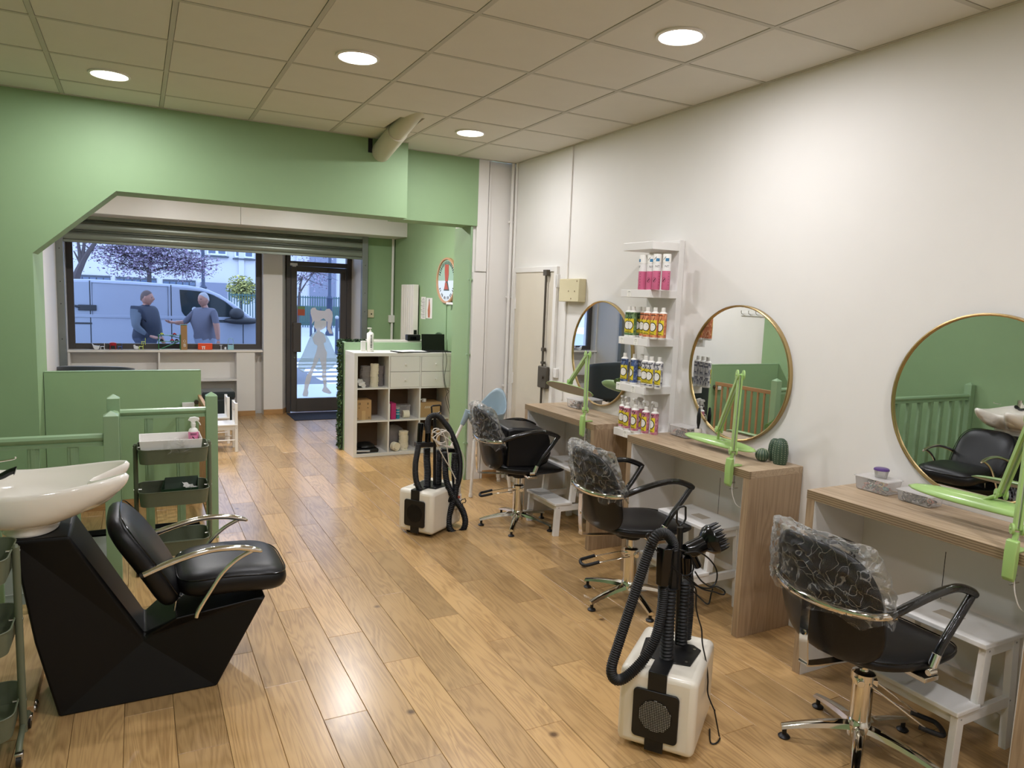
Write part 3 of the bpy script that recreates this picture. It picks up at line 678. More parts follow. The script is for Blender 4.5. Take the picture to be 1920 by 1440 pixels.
# ---------------- clamp lamps ----------------
def lamp(name_label, clampy, elbow, joint, head_c, head_dir, L=.56, tilt=0):
    t = thing('clamp_lamp', name_label, 'lamp', (DX0, clampy, .9), 0, 'pistachio green clamp lamps')
    T = lambda p: (p[0] - DX0, p[1] - clampy, p[2] - .9)
    piv = (-.004, 0, .085)
    m = M(); m.prism([(-.030, .045), (-.012, .05), (-.008, -.02), (-.012, -.085), (-.022, -.105), (-.034, -.09), (-.036, 0)], 'y', -.020, .020)
    m.box(-.012, .055, -.016, .016, .001, .010)
    m.build('clamp', PISTA, t, bevel=.003)
    m = M(); m.cyl((.02, 0, -.125), (.02, 0, -.045), .0035, n=8); m.cyl((.02, 0, -.048), (.02, 0, -.041), .012, n=12); m.cyl((-.01, 0, -.12), (.05, 0, -.12), .0025, n=6)
    m.box(-.01, .022, -.006, .006, -.09, -.082)
    m.build('clamp_screw', CHROME2, t)
    def discs(c, d, name, r=.020):
        m = M(); c = Vector(c); s_ = Vector(d)
        for q in (-1, 1): m.cyl(c + s_ * q * .012, c + s_ * q * .020, r, n=20)
        m.cyl(c - s_ * .024, c + s_ * .024, .005, n=8); m.build(name, PISTA, t, bevel=.001)
    e, j = Vector(T(elbow)), Vector(T(joint))
    v = Vector((0, 1, 0))
    sd = (e - Vector(piv)).cross(j - e).normalized()
    M().cyl((-.016, 0, .03), (-.006, 0, .075), .010, n=12).build('pivot_post', PISTA, t)
    discs(piv, sd, 'lower_hinge'); discs(e, sd, 'elbow_hinge', .027); discs(j, sd, 'head_hinge')
    for q in (-1, 1): M().bar(Vector(piv) + sd * q * .008, e + sd * q * .009, .009, .025, upv=sd.cross(e - Vector(piv))).build('lower_arm', PISTA, t, bevel=.001)
    for q in (-1, 1): M().bar(e + sd * q * .009, j + sd * q * .009, .009, .025, upv=sd.cross(j - e)).build('upper_arm', PISTA, t, bevel=.001)
    hc = Vector(T(head_c)); hd = Vector(head_dir).normalized(); hs = hd.cross(Vector((0, 0, 1))).normalized(); hu = hs.cross(hd)
    hu = (hu * math.cos(tilt) + hs * math.sin(tilt)); hs = hd.cross(hu)
    def shell(u, s_):
        wv = .040 * (max(0, 1 - abs(2 * u - 1) ** 2.6)) ** .6 + .004
        return wv
    def P(u, a, up_):
        x = (u - .5) * L; wv = shell(u, a)
        return hc + hd * x + hs * (math.cos(a) * wv) + hu * (math.sin(a) * wv * .5 * up_)
    m = M(); m.grid(lambda u, v_: P(u, PI * v_, 1), 24, 10); m.build('lamp_shade', PISTA, t, solid=.003)
    m = M(); m.grid(lambda u, v_: P(.02 + .96 * u, PI * v_, -.04), 16, 4); m.build('lens', mat('lamp_lens', (150, 138, 118), .4), t)
    M().cyl(hc + hu * .015, j, .008, n=10).build('head_stem', PISTA, t)
    m = M(); m.tube([piv, e, j], .0022, 6, cap=True); m.build('cable', WHITE2, t)
    m = M(); m.tube(cr([(.012, 0, .06), (-.005, -.01, -.08), (.0, -.02, -.16), (.05, -.03, -.22), (.25, -.02, -.25)], 6), .0022, 6); m.build('mains_cable', WHITE2, t)
    return t
lamp('green clamp lamp on the far desk, its head hanging before the door', 4.152, (2.80, 4.20, 1.37), (2.93, 4.62, 1.125), (2.900,4.588,1.076), (-.05, 1, .02), .62, 1.0)
lamp('green clamp lamp on the middle desk, head lying near the mirror', 2.737, (2.80, 2.755, 1.385), (2.955, 3.04, 1.035), (2.990,3.073,0.953), (-.02, 1, 0), .56, -.35)
lamp('green clamp lamp on the nearest desk, cut by the picture edge', 1.352, (2.80, 1.36, 1.385), (2.93, 1.50, 1.06), (2.930,1.563,1.006), (-.02, 1, 0), .60, -.35)
# ---------------- desk-top objects ----------------
def tub(label, c, sx, sy, h, rz, bits, seed, lid=None, name='plastic_box'):
    t = thing(name, label, 'box', (c[0], c[1], .9005), rz)
    m = M()
    def ringp(k, z, g): return [(i * sx * g, j * sy * g, z) for i, j in ((-1, -1), (1, -1), (1, 1), (-1, 1))]
    a = [(-sx * .92, -sy * .92, .001), (sx * .92, -sy * .92, .001), (sx * .92, sy * .92, .001), (-sx * .92, sy * .92, .001)]
    b = [(-sx, -sy, h), (sx, -sy, h), (sx, sy, h), (-sx, sy, h)]
    m.add(a + b, [(3, 2, 1, 0)] + [(i, (i + 1) % 4, (i + 1) % 4 + 4, i + 4) for i in range(4)])
    m.build('tub', CLEARB, t, smooth=0, bevel=.008)
    M().box(-sx * 1.04, sx * 1.04, -sy * 1.04, sy * 1.04, h, h + .006).build('lid', lid or CLEARB, t, smooth=0, bevel=.002)
    rn = random.Random(seed); m = M()
    for i in range(46):
        x, y, z = rn.uniform(-.7, .7) * sx, rn.uniform(-.7, .7) * sy, .010 + rn.random() ** 1.4 * h * .65
        rr = rn.uniform(.008, .014); q = Matrix.Rotation(rn.uniform(-1, 1), 3, 'X') @ Matrix.Rotation(rn.uniform(-1, 1), 3, 'Y')
        pts = [Vector((x, y, z)) + q @ Vector((math.cos(a) * rr, math.sin(a) * rr, 0)) for a in [2 * PI * k / 8 for k in range(8)]]
        m.tube(pts, .0026, 5, closed=True, mi=rn.choice(bits))
    tag(m.build('hair_elastics', ELA, t), kind='stuff'); return t
ELA = [mat('elastic_dark', (44, 46, 54), .8), mat('elastic_pink', (206, 150, 140), .7), mat('elastic_teal', (96, 170, 172), .7), mat('elastic_gold', (190, 170, 110), .7), mat('elastic_white', (220, 216, 210), .7)]
tub('clear box of dark and pink hair elastics on the far desk', (3.09, 4.74), .055, .085, .065, 0, [0, 0, 1, 1, 4], 3)
tub('clear box of dark blue and peach elastics beside the bottle shelf', (3.10, 3.50), .05, .085, .065, 0, [0, 0, 0, 1, 1], 5)
tub('clear box of colourful clips under the small purple-lidded pot', (3.075, 2.11), .055, .085, .062, 0, [0, 0, 0, 2, 1, 3, 4], 8)
tub('low clear box of black elastics near the green lamp', (3.07, 1.90), .05, .08, .048, 0, [0, 0, 0, 0, 0, 4, 1], 9)
PUR = mat('purple_lid', (84, 56, 120), .35)
t = thing('food_pot', 'small clear pot with purple lid on top of a plastic box', 'pot', (3.085, 2.105, .969))
M().lathe([(0, 0), (.026, 0), (.031, .033), (.030, .034), (.025, .003), (0, .003)], n=24).build('pot', CLEARB, t)
M().lathe([(0, .044), (.028, .044), (.033, .041), (.035, .034), (.031, .033), (0, .033)], n=24).build('lid', PUR, t)
t = thing('brush_pot', 'white pot holding a dark handled brush beside the mirror', 'pot', (3.11, 3.38, .9005))
M().lathe([(0, 0), (.022, 0), (.024, .075), (.021, .075), (.020, .004), (0, .004)], n=24).build('pot', WHITEG, t)
M().lathe([(0, .02), (.006, .02), (.006, .08), (.012, .11), (.013, .15), (.007, .20), (.002, .205), (0, .205)], n=12).build('brush', BLACKP, t)
# cactus ornaments
CACT = mat('cactus_ceramic', (58, 78, 60), .45, var=.1); CDOT = mat('cactus_dots', (206, 210, 176), .6)
def cactus(label, x, y, rx, h, ribs, ball=False):
    t = thing('ceramic_cactus', label, 'ornament', (x, y, .9005), 0, 'ceramic cactus ornaments')
    def fn(d, q):
        a = math.atan2(d.y, d.x); s_ = 1 + .07 * abs(math.cos(a * ribs / 2)); return Vector((q.x * s_, q.y * s_, max(q.z, -h * .47)))
    m = M()
    if ball: m.ell((0, 0, h * .48), (rx, rx, h * .52), ribs * 6, 16, fn=fn)
    else:
        K = ribs * 6; prof = [(rx * .8, 0), (rx * .95, h * .15), (rx, h * .45), (rx * .92, h * .72), (rx * .7, h * .9), (rx * .35, h * .985), (0.001, h)]
        vs = []
        for r, z in prof:
            for k in range(K):
                a = 2 * PI * k / K; q = r * (1 + .08 * abs(math.cos(a * ribs / 2))); vs.append((q * math.cos(a), q * math.sin(a), z))
        m.add(vs, [(i * K + k, i * K + (k + 1) % K, (i + 1) * K + (k + 1) % K, (i + 1) * K + k) for i in range(len(prof) - 1) for k in range(K)] + [tuple(range(K))])
    m.build('body', CACT, t)
    m = M()
    if not ball:
        for k in range(ribs):
            a = 2 * PI * k / ribs
            for z, r in [(h * f, rx * g) for f, g in ((.08, .93), (.16, 1.0), (.24, 1.03), (.32, 1.06), (.4, 1.08), (.48, 1.08), (.56, 1.06), (.64, 1.03), (.72, .99), (.8, .90), (.88, .79))]:
                m.ell((r * math.cos(a), r * math.sin(a), z), (.0016, .0016, .0016), 5, 4)
    else:
        for k in range(ribs):
            a = 2 * PI * k / ribs; m.tube([(rx * 1.06 * math.sin(b) * math.cos(a), rx * 1.06 * math.sin(b) * math.sin(a), h * .48 + h * .535 * math.cos(b)) for b in [.25 + .2 * j for j in range(11)]], .0006, 4)
    tag(m.build('spines', CDOT, t), kind='stuff')
cactus('small round ball cactus ornament on the middle desk', 3.04, 2.785, .036, .072, 14, True)
cactus('plain tall cactus ornament standing between the other two', 3.12, 2.775, .032, .125, 10)
cactus('tallest cactus ornament with white dotted ribs', 3.08, 2.698, .038, .142, 14)
# ---------------- closed white side door and fittings on the right wall ----------------
DOORW = mat('door_cream_paint', (214, 206, 190), .5, var=.02)
dr = struct('door_2', M().box(RX - .022, RX - .002, 5.285, 5.985, .0, 1.985), DOORW, smooth=0, bevel=.002)
m = M().box(RX - .03, RX, 5.985, 6.03, 0, 2.03).box(RX - .03, RX, 5.24, 5.285, 0, 2.03).box(RX - .03, RX, 5.285, 5.985, 1.985, 2.03)
m.build('door_casing', WHITE, dr, smooth=0, bevel=.003)
for z in (.35, 1.0, 1.7): M().cyl((RX - .026, 5.975, z - .05), (RX - .026, 5.975, z + .05), .008).build('hinge', WHITE, dr)
DBRO = mat('brown_lock_enamel', (72, 66, 56), .45)
t = thing('rod_lock', 'brown surface-mounted rod lock with case running up the white side door', 'lock', (RX - .03, 5.36, 1.0))
M().box(-.035, 0, -.075, .075, -.02, .17).build('lock_case', DBRO, t, bevel=.008)
M().cyl((-.02, .02, .17), (-.02, .02, .98), .010, n=10).cyl((-.02, .02, -.95), (-.02, .02, -.02), .010, n=10).build('rod', DBRO, t)
M().box(-.035, 0, -.01, .05, .95, 1.0).box(-.03, 0, 0, .04, .30, .33).box(-.03, 0, 0, .04, .19, .21).build('rod_guide', DBRO, t, bevel=.002)
m = M(); m.cyl((-.036, -.02, .08), (-.05, -.02, .08), .014); m.build('keyhole_boss', DBRO, t)
tag(M().box(RX - .028, RX, 5.185, 5.235, 1.085, 1.165).build('wall_switch', WHITE2, bevel=.004), 'white plastic switch beside the lock case', 'switch')
t = thing('door_chain', 'white surface cable box with hanging cord at upper corner of door', 'cable', (RX - .01, 5.24, 1.9))
M().box(-.02, .01, -.012, .012, -.05, .06).build('box', WHITE2, t, bevel=.003); M().cyl((-.008, 0, -.75), (-.008, 0, -.05), .0025, n=6).build('cord', WHITE2, t)
CREAM = mat('aged_cream_plastic', (206, 196, 160), .5)
t = thing('fuse_box', 'cream electrical junction box with screws on white wall', 'electrical box', (RX, 4.975, 1.84))
M().box(-.07, 0, -.15, .15, -.105, .08).build('cover', CREAM, t, bevel=.005)
m = M(); [m.cyl((-.0705, y, z), (-.072, y, z), .006, n=8) for y, z in ((-.12, .06), (-.09, -.02), (0.0, -.02), (-.04, -.08))]; m.build('screw', mat('screw_brown', (120, 100, 70), .5), t)
tag(M().box(RX - .014, RX - .0005, 5.098, 5.126, 1.92, 2.99).build('cable_trunking', WHITE, smooth=0, bevel=.002), 'white cable trunking running from ceiling to the cream box', 'trunking')
tag(M().box(RX - .012, RX - .0005, 5.10, 5.12, .91, 1.73).build('cable_trunking', WHITE, smooth=0, bevel=.002), 'white cable trunking between cream box and far desk', 'trunking')
t = thing('corner_pipe', 'pair of white painted pipes in the corner beside the white door', 'pipe', (3.14, 6.105, 0))
M().cyl((0, 0, 0), (0, 0, 2.995), .016, n=14).build('pipe', WHITE, t); M().cyl((.022, -.035, 0), (.022, -.035, 2.995), .012, n=14).build('pipe', WHITE, t)
for z in (.9, 1.75, 2.45): M().box(-.024, .03, -.006, .03, z, z + .018).build('bracket', WHITE, t, bevel=.002)
t = thing('riser_pipe', 'slim white pipe between green flank and pillar', 'pipe', (2.752, 6.145, 0))
M().cyl((0, 0, 0), (0, 0, 2.39), .012, n=12).build('pipe', GREENR, t)
for z in (.35, 1.2, 1.9): M().box(-.02, .02, -.01, .018, z, z + .015).build('bracket', GREENR, t, bevel=.002)
t = thing('power_socket', 'white double socket low on the wall between the two nearer desks', 'socket', (RX - .013, 2.43, .10))
M().box(-.03, 0, -.06, .06, 0, .10).build('housing', WHITE2, t, bevel=.004); M().cyl((-.032, .02, .05), (-.03, .02, .05), .018).build('outlet', WHITE2, t)
t = thing('foot_pipes', 'pair of short white pipe stubs beneath the far desk end', 'pipe', (3.05, 6.02, 0))
M().cyl((0, 0, .03), (0, 0, .2), .018).build('pipe', WHITE2, t); M().cyl((.05, 0, .03), (.05, 0, .2), .018).build('pipe', WHITE2, t)
# duct
DUCT = mat('duct_white_pvc', (196, 190, 172), .45, var=.03)
t = thing('air_duct', 'slanting white duct pipe from ceiling gap into green lintel', 'duct', (1.80, 5.87, 2.90))
M().cyl((.0, .04, -.01), (-.01, -.44, .075), .078, n=32).build('outer_pipe', DUCT, t)
M().cyl((-.01, -.40, .068), (-.03, -1.3, .22), .070, n=32).build('inner_pipe', DUCT, t)
M().box(-.11, -.075, .005, .009, -.02, .09).build('wall_gap', BLACKP, t)

# ---------------- styling chairs ----------------
def cushion(m, fn, t, e=3.0, p=3.0, n=44, k=9, mi=0, back=True):
    rings = [math.sin(PI / 2 * i / k) for i in range(1, k + 1)]
    def sup(a):
        c, s_ = math.cos(a), math.sin(a)
        return (abs(c) ** (2 / e)) * (1 if c >= 0 else -1), (abs(s_) ** (2 / e)) * (1 if s_ >= 0 else -1)
    vs = []; P0, N0 = fn(0, 0); P0, N0 = Vector(P0), Vector(N0).normalized()
    tt = t if not callable(t) else t(0, 0)
    vs.append(P0 + N0 * tt); vs.append(P0 - N0 * tt)
    for sgn in (1, -1):
        for r in rings:
            for j in range(n):
                x, y = sup(2 * PI * j / n); u, v = x * r, y * r
                P, N = fn(u, v); tt = t if not callable(t) else t(u, v)
                vs.append(Vector(P) + Vector(N).normalized() * sgn * tt * max(0, 1 - r ** (p * 2)) ** .5)
    fs = []
    for h in (0, 1):
        o = 2 + h * k * n
        for j in range(n): fs.append((h, o + j, o + (j + 1) % n))
        for i in range(k - 1):
            for j in range(n): fs.append((o + i * n + j, o + (i + 1) * n + j, o + (i + 1) * n + (j + 1) % n, o + i * n + (j + 1) % n))
    m.add(vs, fs, mi)
def seat_fn(u, v):
    x = .045 + .295 * u; y = .235 * v * (1 - .10 * max(0, u))
    z = .462 + .020 * u * u - .012 * u + .014 * v * v - (.02 * max(0, u) ** 3)
    return (x, y, z), (-.12 * u, -.10 * v, 1)
def back_fn(u, v):      # u across, v up
    t = (v + 1) / 2
    w_ = .24 - .035 * max(0, v) ** 2 - .015 * max(0, -v) ** 2
    x = -.255 - .10 * t + .075 * u * u * (1 - .3 * t) + .01 * math.sin(t * PI)
    return (x, w_ * u, .475 + .45 * t), (1, -.45 * u, .18)
WRAP = mat('black_wrapped_tube', (14, 14, 15), .14, var=.1, bump=1.0, bscale=45, coat=.5)
def styling_chair(label, loc, rz, lift=0, foot=0, tip=.235, cover_seed=1, base_rot=.3, booster=False, cover_label=''):
    t = thing('styling_chair', label, 'chair', loc, rz, 'black hairdressing chairs with chrome five-star bases')
    z0 = lift
    m = M(); m.lathe([(.034, .045), (.045, .055), (.048, .095), (.040, .125), (.033, .13)], n=28)
    hub = m.build('hub', CHROME, t)
    for k in range(5):
        a = base_rot + 2 * PI * k / 5; c, s_ = math.cos(a), math.sin(a)
        m = M(); N = 9; pts = []; vs = []
        for i in range(N):
            q = i / (N - 1); r = .03 + .265 * q; zc = .092 - .045 * q ** 1.7; wd = .026 - .009 * q; hg = .020 - .009 * q
            for (dy, dz) in ((-1, -.6), (-.8, .5), (0, 1), (.8, .5), (1, -.6), (0, -.9)):
                yy, zz = dy * wd, zc + dz * hg
                vs.append((c * r - s_ * yy, s_ * r + c * yy, zz))
        fs = [(i * 6 + j, i * 6 + (j + 1) % 6, (i + 1) * 6 + (j + 1) % 6, (i + 1) * 6 + j) for i in range(N - 1) for j in range(6)] + [tuple(range(6)), tuple((N - 1) * 6 + j for j in range(5, -1, -1))]
        m.add(vs, fs); lg = m.build('leg', CHROME, t, smooth=50)
        M().lathe([(.0, 0), (.022, 0), (.024, .006), (.018, .012), (.009, .016), (.009, .040), (0, .040)], c=(c * .28, s_ * .28, 0), n=18).build('foot_pad', BLACKP, lg)
    M().lathe([(.039, .12), (.039, .285), (.044, .288), (.044, .318), (.034, .325), (.018, .326)], n=28).build('pump_cylinder', CHROME, t)
    M().cyl((0, 0, .32), (0, 0, .43 + z0), .017, n=20).build('piston', CHROME, t)
    fc, fsn = math.cos(foot), math.sin(foot)
    F = lambda x, y, z: (fc * x - fsn * y, fsn * x + fc * y, z)
    m = M(); m.bar(F(-.04, 0, .29), F(.045, 0, .29), .07, .03); m.cyl(F(-.02, -.055, .29), F(-.02, .055, .29), .014)
    for q in (-1, 1): m.cyl(F(.02, .05 * q, .285), F(.235, .052 * q, tip + .012), .0045, n=8)
    m.build('footrest_frame', CHROME, t, bevel=.003)
    m = M(); m.tube(cr([F(.20, -.052, tip + .022), F(.25, -.052, tip + .008), F(.285, -.045, tip), F(.296, 0, tip - .002), F(.285, .045, tip), F(.25, .052, tip + .008), F(.20, .052, tip + .022)], 4), .010, 10)
    m.build('footrest_pad', RUBBER, t)
    m = M().box(-.11, .14, -.07, .07, .405 + z0, .425 + z0); m.cyl((0, 0, .38 + z0), (0, 0, .415 + z0), .05)
    m.build('seat_plate', BLACKP, t, bevel=.004)
    m = M(); cushion(m, lambda u, v: (lambda r: ((r[0][0], r[0][1], r[0][2] + z0), r[1]))(seat_fn(u, v)), lambda u, v: .037 - .014 * max(0, u), e=3.2)
    seat = m.build('seat', BLACKL, t, smooth=60)
    m = M(); pts = []
    for j in range(60):
        a = 2 * PI * j / 60; c, s_ = math.cos(a), math.sin(a); u, v = abs(c) ** (2 / 3.2) * (1 if c > 0 else -1), abs(s_) ** (2 / 3.2) * (1 if s_ > 0 else -1)
        p, n_ = seat_fn(u * .985, v * .985); pts.append((p[0], p[1], p[2] + z0 + .012))
    m.tube(pts, .003, 6, closed=True); m.build('piping', BLACKG, seat)
    m = M(); cushion(m, lambda u, v: (lambda r: ((r[0][0], r[0][1], r[0][2] + z0), r[1]))(back_fn(u, v)), .028, e=3.8)
    m.build('backrest', BLACKL, t, smooth=60)
    # back strap, wrap bar and arms
    m = M()
    st = [(-.345, 0, .70 + z0), (-.345, 0, .56 + z0), (-.335, 0, .455 + z0), (-.315, 0, .43 + z0), (-.10, 0, .412 + z0)]
    st = cr(st, 5); vs = []
    for i, p in enumerate(st):
        a, b = st[max(0, i - 1)], st[min(len(st) - 1, i + 1)]; d = (b - a).normalized(); nn = Vector((d.z, 0, -d.x))
        for dy, k in ((-.02, 1), (.02, 1), (.02, -1), (-.02, -1)): vs.append(p + Vector((0, dy, 0)) + nn * .003 * k)
    m.add(vs, [(i * 4 + j, i * 4 + (j + 1) % 4, (i + 1) * 4 + (j + 1) % 4, (i + 1) * 4 + j) for i in range(len(st) - 1) for j in range(4)] + [(0, 1, 2, 3), tuple(len(vs) - 4 + j for j in (3, 2, 1, 0))])
    m.cyl((-.352, 0, .56 + z0), (-.342, 0, .56 + z0), .010)
    m.build('back_strap', CHROME, t, smooth=30)
    m = M(); m.tube(cr([(-.21, -.262, .715 + z0), (-.275, -.225, .705 + z0), (-.335, -.12, .70 + z0), (-.353, 0, .70 + z0), (-.335, .12, .70 + z0), (-.275, .225, .705 + z0), (-.21, .262, .715 + z0)], 6), .011, 10, flat=1.3)
    m.build('back_bar', CHROME, t)
    for q in (-1, 1):
        m = M(); m.tube(cr([(-.23, .255 * q, .715 + z0), (-.14, .268 * q, .748 + z0), (-.02, .272 * q, .775 + z0), (.09, .270 * q, .780 + z0), (.18, .262 * q, .752 + z0), (.212, .258 * q, .733 + z0)], 6), .0165, 12)
        ar = m.build('armrest', WRAP, t)
        m = M(); m.tube(cr([(.205, .256 * q, .738 + z0), (.15, .252 * q, .66 + z0), (.08, .25 * q, .57 + z0), (.035, .248 * q, .49 + z0)], 6), [.016] * 13 + [.015] * 6, 12)
        m.build('front_post', WRAP, ar)
        m = M(); m.cyl((.05, .249 * q, .525 + z0), (.03, .248 * q, .475 + z0), .0175, n=14); m.box(-.02, .055, .14 * q - .002 if q > 0 else -.262, .262 if q > 0 else -.138, .43 + z0, .448 + z0); m.cyl((-.01, .262 * q, .47 + z0), (.03, .262 * q, .47 + z0), .012)
        m.build('arm_bracket', CHROME, ar, bevel=.002)
    # crinkled protective film drawn over the backrest
    if cover_seed:
        rn = cover_seed * 7.3
        def P(u, v):
            a = 2 * PI * u; t_ = v
            # u runs round the back (front face, side, rear face, side), v from top to lower hem
            c, s_ = math.cos(a), math.sin(a); e = 2.6
            X = (abs(c) ** (2 / e)) * (1 if c > 0 else -1); Y = (abs(s_) ** (2 / e)) * (1 if s_ > 0 else -1)
            vv = 1 - t_ * 1.2; top = min(1, (t_ / .12)) ** .5
            (px, py, pz), n_ = back_fn(max(-1, min(1, Y)) * 1.0, max(-1, vv))
            th = (.044 + .024 * t_) * top
            y = py * (1.05 + .10 * t_ * abs(Y)) * (.55 + .45 * top)
            q = Vector((px + X * th, y, pz + z0 + .035 * top * (1 - t_) + .015 + .01 * math.sin(9 * a + rn)*t_))
            nz_ = Vector((noise.noise(q * 9 + Vector((rn, 0, 0))), noise.noise(q * 9 + Vector((0, rn, 5))), noise.noise(q * 9 + Vector((3, 1, rn)))))
            n2 = Vector((noise.noise(q * 34 + Vector((rn, 2, 0))), noise.noise(q * 34 + Vector((7, rn, 5))), noise.noise(q * 34 + Vector((3, 8, rn)))))
            n3 = (1 - abs(noise.noise(q * 22 + Vector((rn, 9, 1)))) * 4)
            out = Vector((X, Y * .8, .15))
            dd = nz_ * .020 * (.4 + t_) + n2 * .007
            if X * dd.x < 0: dd.x *= .2
            return q + dd + out * .007 * n3
        m = M(); m.grid(P, 110, 56)
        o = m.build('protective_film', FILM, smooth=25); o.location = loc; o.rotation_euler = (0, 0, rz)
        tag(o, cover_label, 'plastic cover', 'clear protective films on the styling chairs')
    return t
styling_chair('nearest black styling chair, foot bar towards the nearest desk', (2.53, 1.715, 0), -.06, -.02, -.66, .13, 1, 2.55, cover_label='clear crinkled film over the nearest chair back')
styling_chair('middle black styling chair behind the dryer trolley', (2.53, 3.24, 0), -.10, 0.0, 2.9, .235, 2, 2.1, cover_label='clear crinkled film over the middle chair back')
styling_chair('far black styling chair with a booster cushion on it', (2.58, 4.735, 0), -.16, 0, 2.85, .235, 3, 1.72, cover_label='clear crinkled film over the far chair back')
# booster cushion on far chair
t = thing('booster_cushion', 'tall black curved booster cushion on the far chair', 'cushion', (2.58, 4.735, .497), -.16)
m = M(); m.prism([(-.17, .0), (.10, .0), (.16, .03), (.185, .10), (.175, .20), (.15, .275), (.10, .288), (-.02, .30), (-.12, .305), (-.17, .29), (-.165, .15)], 'y', -.19, .19)
m.build('body', BLACKL, t, bevel=.02, seg=3)
# ---------------- step stools ----------------
def stool(y0, label, x0=2.725):
    t = thing('step_stool', label, 'stool', (x0, y0, 0), 0, 'white wooden two-step stools under the desks')
    W = .43
    M().box(.10, .375, -.01, W + .01, .478, .50).build('top_board', WHITE2, t, smooth=0, bevel=.004)
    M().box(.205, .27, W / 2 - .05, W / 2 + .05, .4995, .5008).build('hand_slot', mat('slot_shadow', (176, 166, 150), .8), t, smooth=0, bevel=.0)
    M().box(-.025, .125, -.005, W + .005, .232, .252).build('step_board', WHITE2, t, smooth=0, bevel=.004)
    for y in (0.0, W - .028):
        M().bar((.035, y + .014, 0), (.12, y + .014, .478), .028, .045, upv=(1, 0, 0)).build('leg', WHITE2, t, smooth=0, bevel=.002) if False else M().bar((.130, y + .014, .245), (.150, y + .014, .478), .028, .045, upv=(1, 0, 0)).build('front_post', WHITE2, t, smooth=0, bevel=.002)
        M().bar((.0, y + .014, 0), (.012, y + .014, .232), .028, .045, upv=(1, 0, 0)).build('leg', WHITE2, t, smooth=0, bevel=.002)
        M().bar((.37, y + .014, 0), (.335, y + .014, .478), .028, .045, upv=(1, 0, 0)).build('leg', WHITE2, t, smooth=0, bevel=.002)
        M().box(.0, .34, y + .003, y + .025, .185, .23).build('side_rail', WHITE2, t, smooth=0, bevel=.002)
        M().box(.13, .355, y + .003, y + .025, .435, .477).build('side_rail', WHITE2, t, smooth=0, bevel=.002)
        m = M()
        for (x, z) in ((.012, .215), (.34, .215), (.15, .46), (.335, .46)):
            yy = y - .001 if y < .1 else y + .029; m.cyl((x, yy, z), (x, yy + (.001 if y < .1 else -.001), z), .004, n=10)
        m.build('screw', mat('screw_grey', (150, 148, 144), .5), t)
    M().box(.348, .362, .028, W - .028, .20, .235).build('back_rail', WHITE2, t, smooth=0); M().box(.002, .020, .028, W - .028, .19, .23).build('front_rail', WHITE2, t, smooth=0)
    return t
stool(1.445, 'white step stool under the nearest desk')
stool(2.905, 'white step stool under the middle desk, behind the dryer trolley', 2.70)
stool(4.385, 'white step stool under the far desk')
# ---------------- high chair ----------------
PB = mat('pale_blue_plastic', (134, 152, 162), .4)
t = thing('high_chair', 'pale blue high chair with white legs behind the far chair', 'high chair', (2.76, 5.72, 0))
K = 30; vs = []; m = M()
for j in range(10):
    t_ = j / 9
    for i in range(K):
        a = 2 * PI * i / K; back = max(0, math.cos(a - .5))
        zz = .60 + (.13 + .20 * back ** 2.2) * t_ ** .9
        r = .12 + .06 * t_ ** .6
        vs.append((r * math.cos(a), r * math.sin(a) * .95, zz))
m.add(vs, [(j * K + i, j * K + (i + 1) % K, (j + 1) * K + (i + 1) % K, (j + 1) * K + i) for j in range(9) for i in range(K)] + [tuple(range(K))])
m.build('seat_shell', PB, t, solid=.008)
for tp, ft in (((-.15, -.10, .74), (-.20, -.15, 0)), ((-.16, .03, .74), (-.46, .16, 0)), ((.10, -.08, .66), (.20, -.14, 0)), ((.12, .12, .66), (.28, .26, 0))):
    tp, ft = Vector(tp), Vector(ft); d = (ft - tp).normalized()
    lg = M().cyl(tp + d * .06, ft - d * .01, .0135, n=12).build('leg', WHITE2, t)
    M().cyl(ft - d * .03, ft + Vector((0, 0, .002)), .018, n=12).build('foot_cap', WHITE2, lg)
    M().cyl(tp, tp + d * .14, .034, .020, n=12).build('leg_socket', PB, t)

# ---------------- backwash unit ----------------
CER = mat('white_ceramic', (238, 234, 226), .12, var=.01, coat=.6)
BY = 3.40
t = thing('backwash_unit', 'black backwash chair unit with white ceramic basin', 'washbasin', (0, BY, 0))
# pedestal: ring outline at both sides with a recessed hub
OUT = [(-.313, 0), (.277, 0), (.486, .375), (.118, .335), (.0, .262), (-.259, .735), (-.447, .738), (-.385, .32)]
m = M(); hw = [.20, .20, .19, .19, .12, .17, .17, .19]
vs = []
for s_ in (-1, 1):
    vs += [(p[0], s_ * h, p[1]) for p, h in zip(OUT, hw)]
    vs.append((0.0, s_ * .135, .245))
fs = []
for s_ in (0, 1):
    o = 9 * s_
    for tri in ((0, 1, 8), (1, 2, 8), (2, 3, 8), (3, 4, 8), (4, 5, 8), (5, 6, 8), (6, 7, 8), (7, 0, 8)): fs.append(tuple(o + i for i in tri))
for i in range(8):
    fs.append((i, (i + 1) % 8, 9 + (i + 1) % 8, 9 + i))
m.add(vs, fs)
PED = mat('black_pedestal_shell', (9, 9, 9), .42, var=.1, bump=.08, bscale=120, spec=.3)
m.build('pedestal', PED, t, smooth=0, bevel=.012, seg=3)
m = M()
for y in (-.14, -.10): m.ell((-.40, y, .03), (.012, .012, .014), 10, 6)
m.build('foot_screw', CHROME2, t)
